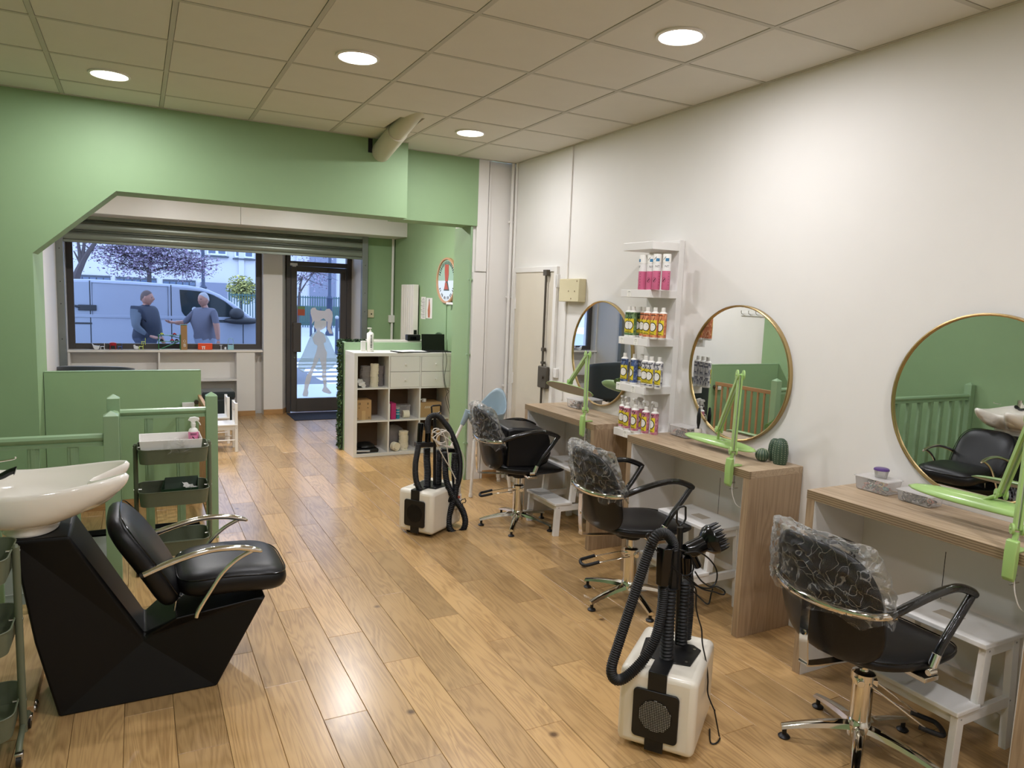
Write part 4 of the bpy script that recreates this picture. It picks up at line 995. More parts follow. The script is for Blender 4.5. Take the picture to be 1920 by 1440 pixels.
# basin
Cx, Cy, Fz = -.42, 0.0, .725
def rim(a):
    c, s_ = math.cos(a), math.sin(a)
    x = Cx + (.425 if c > 0 else .40) * c; y = .235 * abs(s_) ** .8 * (1 if s_ > 0 else -1) * (1 + .0 * c)
    if c > .55: y = y * (1.0 + .10 * (c - .55))
    z = .916 + .045 * max(0, c) ** 1.6 + .045 * max(0, -c) ** 1.5
    k = math.exp(-(a / .25) ** 2) if abs(a) < PI else 0
    x -= .19 * k; z -= .06 * k
    return Vector((x, y, z))
def aa(u):
    a = 2 * PI * u - PI
    return a - .35 * math.sin(a) * math.exp(-(a / 1.2) ** 2) * 0
def outer(u, v):
    a = aa(u); R0 = rim(a); t_ = PI / 2 * v
    foot = Vector((Cx + .02 + .095 * math.cos(a), .14 * math.sin(a), .775))
    h = max(0, math.cos(t_)) ** (.85 + 1.1 * max(0, math.cos(a)) ** 2); q = foot.lerp(R0, h); q.z = R0.z + (foot.z - R0.z) * math.sin(t_) ** 1.1
    return q
def inner(u, v):
    a = aa(u); R0 = rim(a); cen = Vector((Cx, 0, 0)); t_ = PI / 2 * v
    k = .93
    R1 = Vector((Cx + (R0.x - Cx) * k, R0.y * k, R0.z - .004))
    foot = Vector((Cx - .06 + .03 * math.cos(a), .03 * math.sin(a), .785))
    h = math.cos(t_) ** .7; q = foot.lerp(R1, h); q.z = R1.z + (foot.z - R1.z) * math.sin(t_) ** .9
    return q
def rimroll(u, v):
    a = aa(u); R0 = rim(a); k = .93
    R1 = Vector((Cx + (R0.x - Cx) * k, R0.y * k, R0.z - .004)); q = R0.lerp(R1, v); q.z += .014 * math.sin(PI * v); return q
m = M(); m.grid(outer, 96, 16); m.grid(rimroll, 96, 6); m.grid(inner, 96, 14)
m.lathe([(0, .785), (.04, .785)], c=(Cx - .06, 0, 0), n=24)
bs = m.build('basin', CER, t, smooth=60)
M().lathe([(.094, .79), (.094, .775), (.10, .745), (.098, .739), (0, .739)], c=(Cx + .02, 0, 0), n=40, mat4=Matrix.Diagonal((1, 1.5, 1, 1))).build('basin_foot', CER, t)
M().lathe([(0, .002), (.02, .002), (.022, 0)], c=(Cx - .06, 0, .786), n=20).build('drain', CHROME, t)
pts = [(-0.570,3.420,0.945),(-0.528,3.420,0.946),(-0.496,3.420,0.953),(-0.476,3.420,0.964),(-0.457,3.420,0.972),(-0.448,3.420,0.971)]
m = M(); m.tube(cr([(p[0], p[1] - BY, p[2]) for p in pts], 6), [.013] * 25 + [.014, .016, .018, .019, .018, .013], 14); m.build('shower_head', BLACKG, t)
pts = [(-0.584,3.620,0.964),(-0.545,3.620,0.969),(-0.499,3.620,0.975),(-0.475,3.620,0.980),(-0.473,3.620,0.989)]
m = M(); m.tube(cr([(p[0], p[1] - BY, p[2]) for p in pts], 4), .0035, 8); m.build('tap_lever', CHROME, t)
M().cyl((-.70, .12, .93), (-.70, .12, 1.01), .022).build('tap_body', CHROME, t)
# seat and back
def bseat(u, v):
    x = .355 + .232 * u; y = .232 * v * (1 + .03 * u)
    z = .442 + .025 * math.sin((u + 1) * 1.3) + .0 * v - .015 * u - .035 * v * v * 0
    return (x, y, z), (.05 * u - .03, 0.05 * v, 1)
m = M(); cushion(m, bseat, .062, e=4.5, p=3.6); m.build('seat', BLACKL, t, smooth=60)
def psup(j, n=80, e=4.5):
    a = 2 * PI * j / n; c, s_ = math.cos(a), math.sin(a); return abs(c) ** (2 / e) * (1 if c > 0 else -1), abs(s_) ** (2 / e) * (1 if s_ > 0 else -1)
m = M(); pts = []
for j in range(80):
    u, v = psup(j); p, n_ = bseat(u * .975, v * .975); pts.append((p[0], p[1], p[2] + .034))
m.tube(pts, .0028, 6, closed=True); m.build('seat_piping', BLACKG, t)
def bback(u, v):
    k = (v + 1) / 2
    y = u * (.235 - .03 * max(0, -v) ** 2 - .01 * max(0, v) ** 3)
    x = .118 - .235 * k - .035 * math.sin(PI * k) * -1 * .8 + .02 * u * u * 0
    z = .375 + .405 * k - .02 * math.sin(PI * k)
    return (x, y, z), (.86, 0, .5)
m = M(); cushion(m, bback, .054, e=4.2, p=3.0); m.build('backrest', BLACKL, t, smooth=60)
m = M(); pts = []
for j in range(80):
    u, v = psup(j, 80, 4.2); p, n_ = bback(u * .965, v * .965); pts.append((p[0] + .030, p[1], p[2] + .018))
m.tube(pts, .0028, 6, closed=True); m.build('back_piping', BLACKG, t)
for q in (-1, 1):
    m = M(); yy = .235 * q
    m.tube(cr([(.0, yy, .562), (.06, yy, .585), (.12, yy, .604), (.20, yy, .624), (.28, yy, .634), (.37, yy, .628), (.44, yy, .609), (.462, yy, .598)], 5), [.014] * 10 + [.013] * 20 + [.011, .010, .009, .008, .006, .004], 12)
    ar = m.build('arm_tube', CHROME, t)
    m = M(); m.tube(cr([(.425, yy, .61), (.36, yy, .578), (.30, yy, .525), (.25, yy, .45), (.205, yy, .375), (.195, yy, .345)], 5), .0095, 12); m.build('arm_strut', CHROME, ar)
    M().cyl((-.012, yy, .557), (.002, yy, .562), .0125).build('end_plug', BLACKP, ar)
for y in (-.1, .1): M().cyl((.128, y, .40), (.118, y, .33), .006).build('hinge_rod', CHROME, t)
tag(M().box(-1.0, -.40, 3.24, 4.20, .001, .05).build('floor_platform', wood('pale_wood_platform', (186, 152, 108), (146, 112, 74), 'Y', rnd=.02), smooth=0, bevel=.003), 'low pale wooden platform beside the basin pedestal', 'platform')
# ---------------- trolleys ----------------
def trolley(label, loc, rz=0):
    t = thing('trolley', label, 'trolley', loc, rz, 'olive green three-tier trolleys')
    W, D = .42, .30
    def rr(w_, d, r, n=6):
        out = []
        for cx, cy, a0 in ((w_ / 2 - r, d / 2 - r, 0), (-w_ / 2 + r, d / 2 - r, PI / 2), (-w_ / 2 + r, -d / 2 + r, PI), (w_ / 2 - r, -d / 2 + r, 1.5 * PI)):
            for k in range(n + 1):
                a = a0 + PI / 2 * k / n; out.append((cx + r * math.cos(a), cy + r * math.sin(a)))
        return out
    for z in (.68, .42, .105):
        m = M(); o = rr(W - .03, D, .055); i_ = rr(W - .034, D - .004, .053); n = len(o)
        ob = rr(W - .05, D - .02, .05)
        vs = [(p[0], p[1], z) for p in ob] + [(p[0], p[1], z + .088) for p in o] + [(p[0], p[1], z + .088) for p in i_] + [(p[0] * .99, p[1] * .99, z + .003) for p in ob]
        fs = [tuple(range(n - 1, -1, -1)), tuple(3 * n + k for k in range(n))]
        for k in range(n):
            j = (k + 1) % n; fs += [(k, j, n + j, n + k), (n + k, n + j, 2 * n + j, 2 * n + k), (2 * n + k, 2 * n + j, 3 * n + j, 3 * n + k)]
        m.add(vs, fs); tr = m.build('tray', OLIVE, t, smooth=40)
        m = M(); m.tube([(p[0], p[1], z + .089) for p in o], .003, 6, closed=True); m.build('rim_wire', OLIVE, tr)
    for s_ in (-1, 1):
        m = M(); x = s_ * (W / 2 - .004)
        m.tube([(x, 0, .06), (x, 0, .775)], .013, 14); m.tube([(x, 0, .775), (x, 0, .785)], [.011, .006], 12)
        po = m.build('post', OLIVE, t)
        m = M(); m.tube(cr([(x, -.13, .055), (x, -.10, .075), (x, 0, .085), (x, .10, .075), (x, .13, .055)], 4), .011, 10); m.build('foot_bar', OLIVE, po)
        m = M()
        for z in (.76, .50, .185): m.cyl((x - s_ * .03, 0, z), (x + s_ * .014, 0, z), .005, n=8)
        m.build('bolt', CHROME2, po)
        for y in (-.13, .13):
            m = M(); m.cyl((x - .008, y, .024), (x + .008, y, .024), .024, n=18); cst = m.build('caster', BLACKP, t)
            M().box(x - .014, x + .014, y - .012, y + .016, .03, .055).build('fork', CHROME2, cst, bevel=.004)
    return t
trolley('olive three-tier trolley holding a white bin before the green railing', (.178, 4.80, 0))
trolley('olive three-tier trolley at the left picture edge beside the basin', (-.615, 3.04, 0))
# bin with spray bottle and film scrap
t = thing('white_bin', 'white rectangular plastic bin on the trolley', 'bin', (.165, 4.80, .686))
m = M(); a, b = (.155, .115), (.172, .128); h = .135
vs = [(i * a[0], j * a[1], 0) for i, j in ((-1, -1), (1, -1), (1, 1), (-1, 1))] + [(i * b[0], j * b[1], h) for i, j in ((-1, -1), (1, -1), (1, 1), (-1, 1))] + [(i * (b[0] - .004), j * (b[1] - .004), h) for i, j in ((-1, -1), (1, -1), (1, 1), (-1, 1))] + [(i * (a[0] - .004), j * (a[1] - .004), .004) for i, j in ((-1, -1), (1, -1), (1, 1), (-1, 1))]
fs = [(3, 2, 1, 0), (12, 13, 14, 15)]
for i in range(4):
    j = (i + 1) % 4; fs += [(i, j, 4 + j, 4 + i), (4 + i, 4 + j, 8 + j, 8 + i), (8 + i, 8 + j, 12 + j, 12 + i)]
m.add(vs, fs).build('bin_body', WHITE2, t, smooth=0, bevel=.006)
t = thing('pink_spray_bottle', 'pink labelled trigger spray bottle standing in the white bin', 'bottle', (.298, 4.86, .6905))
PKL = mat('pink_label', (212, 120, 160), .45)
M().lathe([(0, 0), (.027, 0), (.029, .004), (.029, .145), (.024, .158), (.012, .168), (.012, .18)], n=24).build('bottle', CAPW, t)
M().lathe([(.0294, .03), (.0294, .142)], n=24).build('label', PKL, t)
m = M(); cstrip(m, .0298, [(-.012 + .005 * k, .09 + .006 * k) for k in range(5)], .003)
for z in (.125, .132): cstrip(m, .0298, [(-.02 + .005 * k, z) for k in range(9)], .0016)
m.v = [(v[1], v[0], v[2]) for v in m.v]; m.build('print', INK, t)
m = M(); m.lathe([(.014, .175), (.015, .195), (.010, .20)], n=16); m.prism([(-.03, .215), (-.02, .232), (.01, .236), (.035, .226), (.035, .212), (.012, .208), (.010, .198), (-.012, .198), (-.016, .21)], 'y', -.009, .009); m.tube(cr([(.02, 0, .212), (.034, 0, .198), (.042, 0, .180)], 4), .004, 6)
m.build('trigger_head', CAPW, t, bevel=.002)
def scrap(name, label, c, s_, seed, cat='film', mt=None):
    m = M()
    def P(u, v):
        q = Vector(((u - .5) * s_[0], (v - .5) * s_[1], 0)); n_ = noise.noise(q * 30 + Vector((seed, 0, 0))); n2 = noise.noise(q * 80 + Vector((seed, 4, 0)))
        return q + Vector((n2 * .01, noise.noise(q * 40 + Vector((0, seed, 0))) * .012, s_[2] + n_ * s_[2] * 1.5))
    m.grid(P, 24, 24); o = m.build(name, mt or FILM, smooth=20); o.location = c; tag(o, label, cat); return o
o = scrap('film_scrap', 'crumpled clear film scrap hanging over the white bin front', (.21, 4.655, .79), (.13, .09, .008), 5); o.rotation_euler = (1.35, 0, 0)
t = thing('green_tray_box', 'small dark green open box in the middle tier of trolley', 'box', (.215, 4.83, .4235))
DG = mat('dark_green_plastic', (40, 66, 42), .45)
m = M(); m.add([(-.09, -.06, 0), (.09, -.06, 0), (.09, .06, 0), (-.09, .06, 0), (-.11, -.07, .075), (.10, -.07, .075), (.11, .09, .11), (-.08, .09, .11)], [(3, 2, 1, 0), (0, 1, 5, 4), (1, 2, 6, 5), (2, 3, 7, 6), (3, 0, 4, 7)])
m.build('box_body', DG, t, smooth=0, solid=.003)
o = scrap('tissue_wad', 'white crumpled tissue in the green box on trolley', (.27, 4.82, .47), (.07, .10, .018), 9, 'tissue', mat('tissue_white', (214, 214, 208), .8)); o.rotation_euler = (.3, .2, .5)
# ---------------- railings round the stairwell ----------------
def newel(p, par, top, bot=0):
    m = M(); a = .037; z = top - .035
    m.add([(-a, -a, bot), (a, -a, bot), (a, a, bot), (-a, a, bot), (-a, -a, z), (a, -a, z), (a, a, z), (-a, a, z), (-a * 1.0, -a, z + .008), (a, -a, z + .008), (a, a, z + .008), (-a, a, z + .008), (0, 0, top)], [(3, 2, 1, 0)] + [(i, (i + 1) % 4, 4 + (i + 1) % 4, 4 + i) for i in range(4)] + [(4 + i, 4 + (i + 1) % 4, 8 + (i + 1) % 4, 8 + i) for i in range(4)] + [(8 + i, 8 + (i + 1) % 4, 12) for i in range(4)])
    o = m.build('newel_post', GREENR, par, smooth=0, bevel=.002); o.location = p; return o
def handrail(p0, p1, par):
    p0, p1 = Vector(p0), Vector(p1); d = (p1 - p0).normalized(); s_ = Vector((-d.y, d.x, 0))
    prof = [(-.022, -.03), (.022, -.03), (.022, -.012), (.016, -.008), (.027, .004), (.030, .016), (.022, .030), (0, .036), (-.022, .030), (-.030, .016), (-.027, .004), (-.016, -.008), (-.022, -.012)]
    n = len(prof); vs = [p + s_ * a + Vector((0, 0, b)) for p in (p0, p1) for a, b in prof]
    m = M(); m.add(vs, [tuple(range(n)), tuple(range(2 * n - 1, n - 1, -1))] + [(i, (i + 1) % n, (i + 1) % n + n, i + n) for i in range(n)])
    return m.build('handrail', GREENR, par, smooth=30)
def baluster(p, par, z0, z1):
    m = M(); m.box(-.0235, .0235, -.016, .016, z0, z1); m.box(-.010, .010, -.019, .019, z0 + .001, z1 - .001); m.box(-.026, .026, -.010, .010, z0 + .001, z1 - .001)
    o = m.build('baluster', GREENR, par, smooth=0); o.location = p; return o
t = thing('stair_railing', 'sage green railing nearest the basin, in front of the stairwell', 'railing', (-.14, 4.425, 0))
newel((0, 0, 0), t, 1.05); newel((-1.365, 0, 0), t, 1.05)
handrail((-1.33, 0, .892), (-.036, 0, .892), t)
for k in range(7):
    o = baluster((-.182 - .178 * k, 0, 0), t, .0, .866)
t = thing('stair_railing', 'sage green railing at the far side of the stairwell before the low green panel', 'railing', (-.15, 5.262, 0))
newel((0, 0, 0), t, 1.03); newel((.588, 0, 0), t, 1.03)
handrail((.036, 0, .892), (.552, 0, .892), t)
for x in (.202, .392): baluster((x, 0, 0), t, 0, .866)
t = thing('stair_railing', 'short sage green railing joining the two railings beside the stairwell', 'railing', (-.146, 4.46, 0))
handrail((0, .004, .892), (0, .765, .892), t)
for k in range(4):
    o = baluster((0, .14 + .165 * k, 0), t, 0, .866); o.rotation_euler = (0, 0, PI / 2)
# low panel
t = thing('low_partition', 'low sage green partition panel behind the stair railing', 'panel', (-.62, 6.20, 0))
M().box(.002, 1.062, 0, .04, .07, 1.075).build('panel', GREEN, t, smooth=0, bevel=.002)
M().box(.002, 1.062, -.004, .044, 0, .07).build('baseboard', OAKB, t, smooth=0)
tag(M().box(.004, 1.062, -.002, .042, 1.075, 1.083).build('top_cap', GREENR, t, smooth=0, bevel=.002), 'lighter green cap')
BEECH = mat('beech_wood', (164, 126, 88), .45, var=.1)
t = thing('stair_gate', 'beech wooden stair gate seen edge-on behind the right newel post', 'gate', (.425, 5.31, 0))
M().box(-.012, .012, 0, .84, .85, .89).build('top_rail', BEECH, t, bevel=.003, smooth=0); M().box(-.012, .012, 0, .84, .10, .14).build('bottom_rail', BEECH, t, bevel=.003, smooth=0)
for k in range(10): M().box(-.008, .008, .012 + .089 * k, .034 + .089 * k, .14, .85).build('gate_bar', BEECH, t, smooth=0, bevel=.002)
t = thing('gate_latch', 'white and brown gate latch on the low green partition', 'latch', (.36, 6.188, .79))
M().box(-.06, .03, -.02, .009, 0, .035).build('latch_block', WHITE2, t, bevel=.003); M().cyl((.045, -.02, .035), (.045, .01, .035), .018).build('latch_knob', DBRO, t)

# ---------------- cube shelf unit with contents ----------------
KX, KY = 2.008, 7.385; KW, KD, KH = 1.12, .385, 1.12
t = thing('cube_shelf', 'white nine-cube shelf unit with four drawers', 'shelf', (KX, KY, 0))
e = .036; i_ = .016; cell = (KW - 2 * e - 2 * i_) / 3
M().box(0, KW, 0, KD, KH - e, KH).build('top_board', WHITE2, t, smooth=0, bevel=.0015)
M().box(0, KW, 0, KD, 0, e).build('bottom_board', WHITE2, t, smooth=0, bevel=.0015)
for x in (0, KW - e): M().box(x, x + e, 0, KD, e, KH - e).build('side_board', WHITE2, t, smooth=0, bevel=.001)
for k in (1, 2):
    x = e + k * cell + (k - 1) * i_; M().box(x, x + i_, .002, KD, e, KH - e).build('divider', WHITE2, t, smooth=0)
    for c in range(3):
        x0 = e + c * (cell + i_); M().box(x0, x0 + cell, .002, KD, e + k * cell + (k - 1) * i_, e + k * (cell + i_)).build('shelf_board', WHITE2, t, smooth=0)
BRN = mat('brown_back_panel', (96, 74, 52), .7)
cx = [KX + e + c * (cell + i_) for c in range(3)]; cz = [e + k * (cell + i_) for k in range(3)]
for c in (1, 2):
    x0 = e + c * (cell + i_)
    for k in (0, 1):
        z0 = cz[2] + k * cell / 2
        d = M().box(x0 + .003, x0 + cell - .003, -.001, .34, z0 + .002, z0 + cell / 2 - .002).build('drawer', WHITE2, t, smooth=0, bevel=.0015)
        M().lathe([(.006, 0), (.005, .012), (.011, .018), (.011, .024), (0, .026)], n=14, mat4=Matrix.Rotation(PI / 2, 4, 'X'), c=(x0 + cell / 2, -.001, z0 + cell / 4)).build('knob', WHITE2, d)
# counter behind
t = thing('reception_counter', 'sage green reception counter with white top behind the cube shelf', 'counter', (2.0, 7.775, 0))
M().box(.0, RX - 2.0 - .002, 0, .04, 0, 1.205).build('front_panel', GREENR, t, smooth=0, bevel=.002)
M().box(0, .04, .04, .19, 0, 1.205).build('side_panel', GREENR, t, smooth=0, bevel=.002)
M().box(.36, RX - 2.0 - .004, .19, .44, 1.18, 1.215).build('white_top', WHITEG, t, smooth=0, bevel=.003)
M().box(.04, RX - 2.0 - .002, .17, .19, 0, 1.18).build('rear_panel', GREENR, t, smooth=0)
tag(M().box(.02, RX - 2.02, -.004, -.001, .02, 1.10).build('back_board', BRN, t, smooth=0), 'brown backing board')
# ivy
LEAF = [mat('ivy_dark', (30, 52, 28), .5), mat('ivy_mid', (52, 84, 44), .5), mat('ivy_light', (92, 118, 66), .5)]
t = thing('artificial_hedge', 'strip of artificial green foliage covering the counter side', 'foliage', (1.995, 7.80, 0))
M().box(-.012, -.002, 0, .16, .02, 1.2).build('backing_mat', LEAF[0], t)
m = M(); rn = random.Random(4)
def leaf(m, p, r, s_, mi):
    q = Matrix.Rotation(rn.uniform(0, 2 * PI), 3, 'Z') @ Matrix.Rotation(rn.uniform(-1.3, 1.3), 3, 'X') @ Matrix.Rotation(rn.uniform(-1.3, 1.3), 3, 'Y')
    P = [q @ Vector(v) * s_ + Vector(p) for v in ((0, -1, 0), (.5, 0, .15), (0, 1.1, 0), (-.5, 0, .15))]; m.add(P, [(0, 1, 2), (0, 2, 3)], mi)
for k in range(1500):
    leaf(m, (rn.uniform(-.028, -.005), rn.uniform(-.005, .17), rn.uniform(.01, 1.215)), 0, rn.uniform(.010, .020), rn.choice((0, 0, 1, 1, 2)))
for k in range(500):
    leaf(m, (rn.uniform(-.03, .30), rn.uniform(.17, .21), rn.uniform(1.15, 1.225)), 0, rn.uniform(.010, .018), rn.choice((0, 0, 1)))
tag(m.build('leaves', LEAF, t, smooth=0), kind='stuff')
# things on the cube shelf
t = thing('pump_bottle', 'tall white pump bottle with black print on cube shelf', 'bottle', (2.225, 7.56, 1.1205))
M().lathe([(0, 0), (.034, 0), (.036, .004), (.036, .195), (.028, .205), (.012, .212), (.012, .22)], n=24).build('bottle', CAPW, t)
m = M(); m.cyl((0, 0, .215), (0, 0, .245), .006, n=10); m.cyl((0, 0, .21), (0, 0, .225), .014, n=14); m.box(-.03, .012, -.008, .008, .243, .258); m.build('pump', CAPW, t, bevel=.002)
m = M()
for k in range(9): m.box(-.008, .010, -.0372, -.0366, .045 + .016 * k, .054 + .016 * k)
m.box(-.002, .002, -.0376, -.0370, .02, .03); m.build('print', INK, t, smooth=0)
tag(M().box(2.13, 2.175, 7.55, 7.60, 1.1205, 1.235).build('white_carton', WHITE2, smooth=0, bevel=.002), 'small white carton left of the pump bottle', 'box')
t = thing('binder_papers', 'open dark folder with white papers on the cube shelf', 'papers', (2.66, 7.50, 1.1205), .1)
M().box(-.19, .19, -.10, .11, 0, .008).build('folder', BLACKP, t, bevel=.002)
for k, (a, dx) in enumerate(((.12, 0), (-.08, .02), (.25, -.03))):
    o = M().box(-.15 + dx, .14 + dx, -.09, .10, .009 + .002 * k, .0105 + .002 * k).build('paper_sheet', mat('paper_white', (232, 232, 232), .7), t, smooth=0); o.rotation_euler = (0, 0, a)
t = thing('laptop', 'open black laptop with dark screen facing the room', 'laptop', (2.99, 7.62, 1.1205))
M().box(-.14, .14, -.18, .03, 0, .012).build('base', BLACKP, t, bevel=.003)
o = M().box(-.14, .14, -.004, .004, 0, .18).build('screen', BLACKG, t, bevel=.003); o.location = (0, .03, .012); o.rotation_euler = (-.12, 0, 0)
t = thing('card_terminal', 'small black box device behind the laptop', 'device', (2.87, 7.99, 1.216))
M().box(-.085, .075, -.04, .05, 0, .07).build('case', BLACKP, t, bevel=.008); M().box(-.05, .02, -.043, -.04, .015, .045).build('screen', BLACKG, t)
t = thing('wire_ball_plant', 'dark green round ornament right of the laptop', 'ornament', (3.135, 7.86, 1.21))
M().ell((-.0, 0, .055), (.05, .05, .055), 16, 10).build('ball', mat('dark_leaf_ball', (34, 52, 36), .6), t)
m = M()
for k in range(8):
    a = PI * k / 8; m.tube([(.052 * math.cos(b) * math.cos(a), .052 * math.cos(b) * math.sin(a), .055 + .057 * math.sin(b)) for b in [2 * PI * j / 20 for j in range(20)]], .002, 4, closed=True)
m.build('ribs', mat('leaf_rib', (84, 110, 80), .5), t)
def cable(name, label, pts, r, mt, k=6, cat='cable'):
    m = M(); m.tube(cr(pts, k), r, 6); o = m.build(name, mt); tag(o, label, cat); return o
cable('power_cable', 'black cable hanging from the laptop over the drawers', [(2.98, 7.44, 1.125), (3.0, 7.376, 1.12), (3.0, 7.372, .98), (3.02, 7.373, .80), (3.045, 7.374, .70), (3.07, 7.373, .60), (3.10, 7.365, .48), (3.14, 7.37, .36)], .0025, BLACKP)
cable('power_cable', 'second thin black cable twisting beside the first one', [(3.02, 7.44, 1.125), (3.03, 7.376, 1.12), (3.045, 7.372, 1.02), (3.02, 7.366, .85), (3.05, 7.366, .72), (3.08, 7.366, .69), (3.04, 7.368, .62), (3.09, 7.366, .45), (3.13, 7.37, .33)], .0025, BLACKP)
cable('white_cable', 'white cable hanging in the gap right of the cube shelf', [(3.145, 7.40, 1.10), (3.15, 7.38, .9), (3.143, 7.39, .75), (3.15, 7.385, .62), (3.147, 7.38, .5), (3.155, 7.39, .40)], .003, WHITE2)
CARD = mat('cardboard', (176, 142, 98), .75, var=.06); KRAFT = mat('packing_tape', (190, 158, 112), .4)
YARN = mat('cream_cotton', (226, 218, 196), .8, bump=.6, bscale=220); YARNG = mat('grey_packaged_stack', (128, 122, 120), .5, var=.15)
def neckpile(label, x, y, z, r, n, h, mt, grp='stacked rolls in the cube shelf'):
    t = thing('roll_stack', label, 'roll', (x, y, z), 0, grp); rn = random.Random(int(x * 100)); m = M(); zz = 0
    for k in range(n):
        dx, dy = rn.uniform(-.004, .004), rn.uniform(-.004, .004)
        for q in range(5):
            pts = [(dx + (r + rn.uniform(-.003, .003)) * math.cos(a), dy + r * math.sin(a), zz + h / n * (q + .5) / 5 + rn.uniform(-.002, .002)) for a in [2 * PI * j / 22 for j in range(22)]]
            m.tube(pts, h / n / 8, 5, closed=True)
        zz += h / n
    m.build('coils', mt, t); M().cyl((0, 0, 0), (0, 0, h * .97), r * .88, n=20).build('core', mt, t); return t
neckpile('tall stack of cream cotton rolls in the upper left cube', cx[0] + .205, KY + .09, cz[2], .042, 9, .25, YARN)
neckpile('grey wrapped stack left of the cream rolls in the upper left cube', cx[0] + .115, KY + .12, cz[2], .05, 4, .225, YARNG)
neckpile('grey wrapped stack right of the cream rolls', cx[0] + .285, KY + .16, cz[2], .04, 5, .22, YARNG)
o = scrap('white_wrap', 'loose white wrapping at the lower left of the upper left cube', (cx[0] + .05, KY + .06, cz[2] + .035), (.09, .10, .025), 21, 'wrapping', mat('white_wrap', (210, 206, 200), .5)); o.rotation_euler = (.7, .5, 0)
t = thing('cardboard_box', 'cardboard box with printed marks in the middle left cube', 'box', (cx[0] + .09, KY + .17, cz[1]))
M().box(-.085, .085, -.10, .10, 0, .215).build('carton', CARD, t, smooth=0, bevel=.003); M().box(-.02, .02, -.1008, -.1002, 0, .10).build('tape', KRAFT, t, smooth=0)
m = M(); text_into(m, '18', .035, lambda u, v: (-.05 + u, -.1012, .165 + v)); text_into(m, '8', .035, lambda u, v: (.045 + u, -.1012, .165 + v))
for x in (-.05, .045): m.box(x - .006, x + .006, -.1012, -.1009, .13, .136)
for x in (.052, .064): m.box(x, x + .004, -.1012, -.1009, .012, .035)
m.box(-.075, -.055, -.1012, -.1009, .018, .022); m.build('print', INK, t, smooth=0)
t = thing('pink_book', 'magenta box file standing in the centre cube', 'box file', (cx[1] + .055, KY + .11, cz[1]))
M().box(-.028, .028, -.08, .08, 0, .175).build('case', mat('magenta_card', (176, 44, 104), .45), t, bevel=.002)
tag(M().box(cx[1] + .008, cx[1] + .020, KY + .04, KY + .16, cz[1] + .0005, cz[1] + .17).build('white_leaflet', WHITE2, smooth=0), 'thin white leaflet left of the magenta box file', 'leaflet')
t = thing('blue_can', 'small turquoise canister beside the magenta box file', 'canister', (cx[1] + .115, KY + .07, cz[1]))
M().lathe([(0, 0), (.022, 0), (.022, .105), (0, .105)], n=20).build('can', mat('turquoise_tin', (40, 130, 150), .35), t); M().lathe([(0, .106), (.021, .106), (.021, .13), (0, .13)], n=20).build('lid', CLEARB, t)
for k, z in enumerate((.05, .08)): M().lathe([(.0224, z), (.0224, z + .006)], n=20).build('band', CAPW, t)
t = thing('label_roll', 'cream roll of labels lying on side in the centre cube', 'roll', (cx[1] + .215, KY + .09, cz[1] + .044))
M().lathe([(.016, -.035), (.043, -.035), (.043, .035), (.016, .035), (.016, -.035)], n=28, mat4=Matrix.Rotation(PI / 2, 4, 'Y')).build('roll', YARN, t)
t = thing('clear_carton', 'clear plastic box behind the label roll', 'box', (cx[1] + .20, KY + .24, cz[1]))
M().box(-.10, .10, -.06, .06, 0, .12).build('box', CLEARB, t, bevel=.004); M().box(-.105, .105, -.065, .065, .12, .128).build('lid', CLEARB, t)
t = thing('cardboard_box', 'low brown cardboard box in the middle right cube', 'box', (cx[2] + .15, KY + .20, cz[1]))
M().box(-.13, .13, -.12, .12, 0, .165).build('carton', CARD, t, smooth=0, bevel=.003)
m = M()
for k in range(5): m.bar((-.07 + .014 * k, -.1208, .10), (-.062 + .014 * k, -.1208, .125), .001, .004)
m.build('print', CAPW, t)
tag(M().lathe([(0, 0), (.024, 0), (.024, .035), (0, .035)], n=20).box(-.05, -.02, -.008, .008, .018, .032).build('white_dispenser', CAPW, loc=(cx[2] + .10, KY + .16, cz[1] + .1655)), 'small white tape dispenser on top of the low brown box', 'dispenser')
t = thing('black_bag', 'flat black tray with dark cloth in the lower left cube', 'tray', (cx[0] + .13, KY + .15, cz[0]))
M().box(-.12, .12, -.13, .13, 0, .045).build('tray', BLACKP, t, bevel=.015)
M().ell((0, 0, .055), (.10, .11, .045), 20, 10, fn=lambda d, q: q * (1 + .15 * noise.noise(d * 3))).build('cloth', BLACKL, t)
m = M(); m.tube([(-.125 + .02 * j, -.14, .03 - .001 * j) for j in range(8)], .010, 6); m.build('grey_cloth', mat('grey_cloth', (180, 182, 186), .7), t)
neckpile('tall stack of cream cotton rolls in the lower centre cube', cx[1] + .195, KY + .09, cz[0], .048, 8, .21, YARN)
t = neckpile('short cream cotton roll lying beside the lower cream stack', cx[1] + .075, KY + .08, cz[0] + .055, .042, 2, .075, YARN); t.rotation_euler = (PI / 2, 0, .3)
t = thing('grey_sack', 'translucent grey bag behind the lower rolls', 'bag', (cx[1] + .12, KY + .24, cz[0]))
M().ell((0, 0, .13), (.13, .08, .13), 24, 14, fn=lambda d, q: q * (1 + .12 * noise.noise(d * 4))).build('bag', YARNG, t)
t = thing('storage_box', 'dark box in the lower right cube', 'box', (cx[2] + .15, KY + .22, cz[0])); M().box(-.13, .13, -.12, .12, 0, .2).build('carton', CARD, t, smooth=0, bevel=.003)
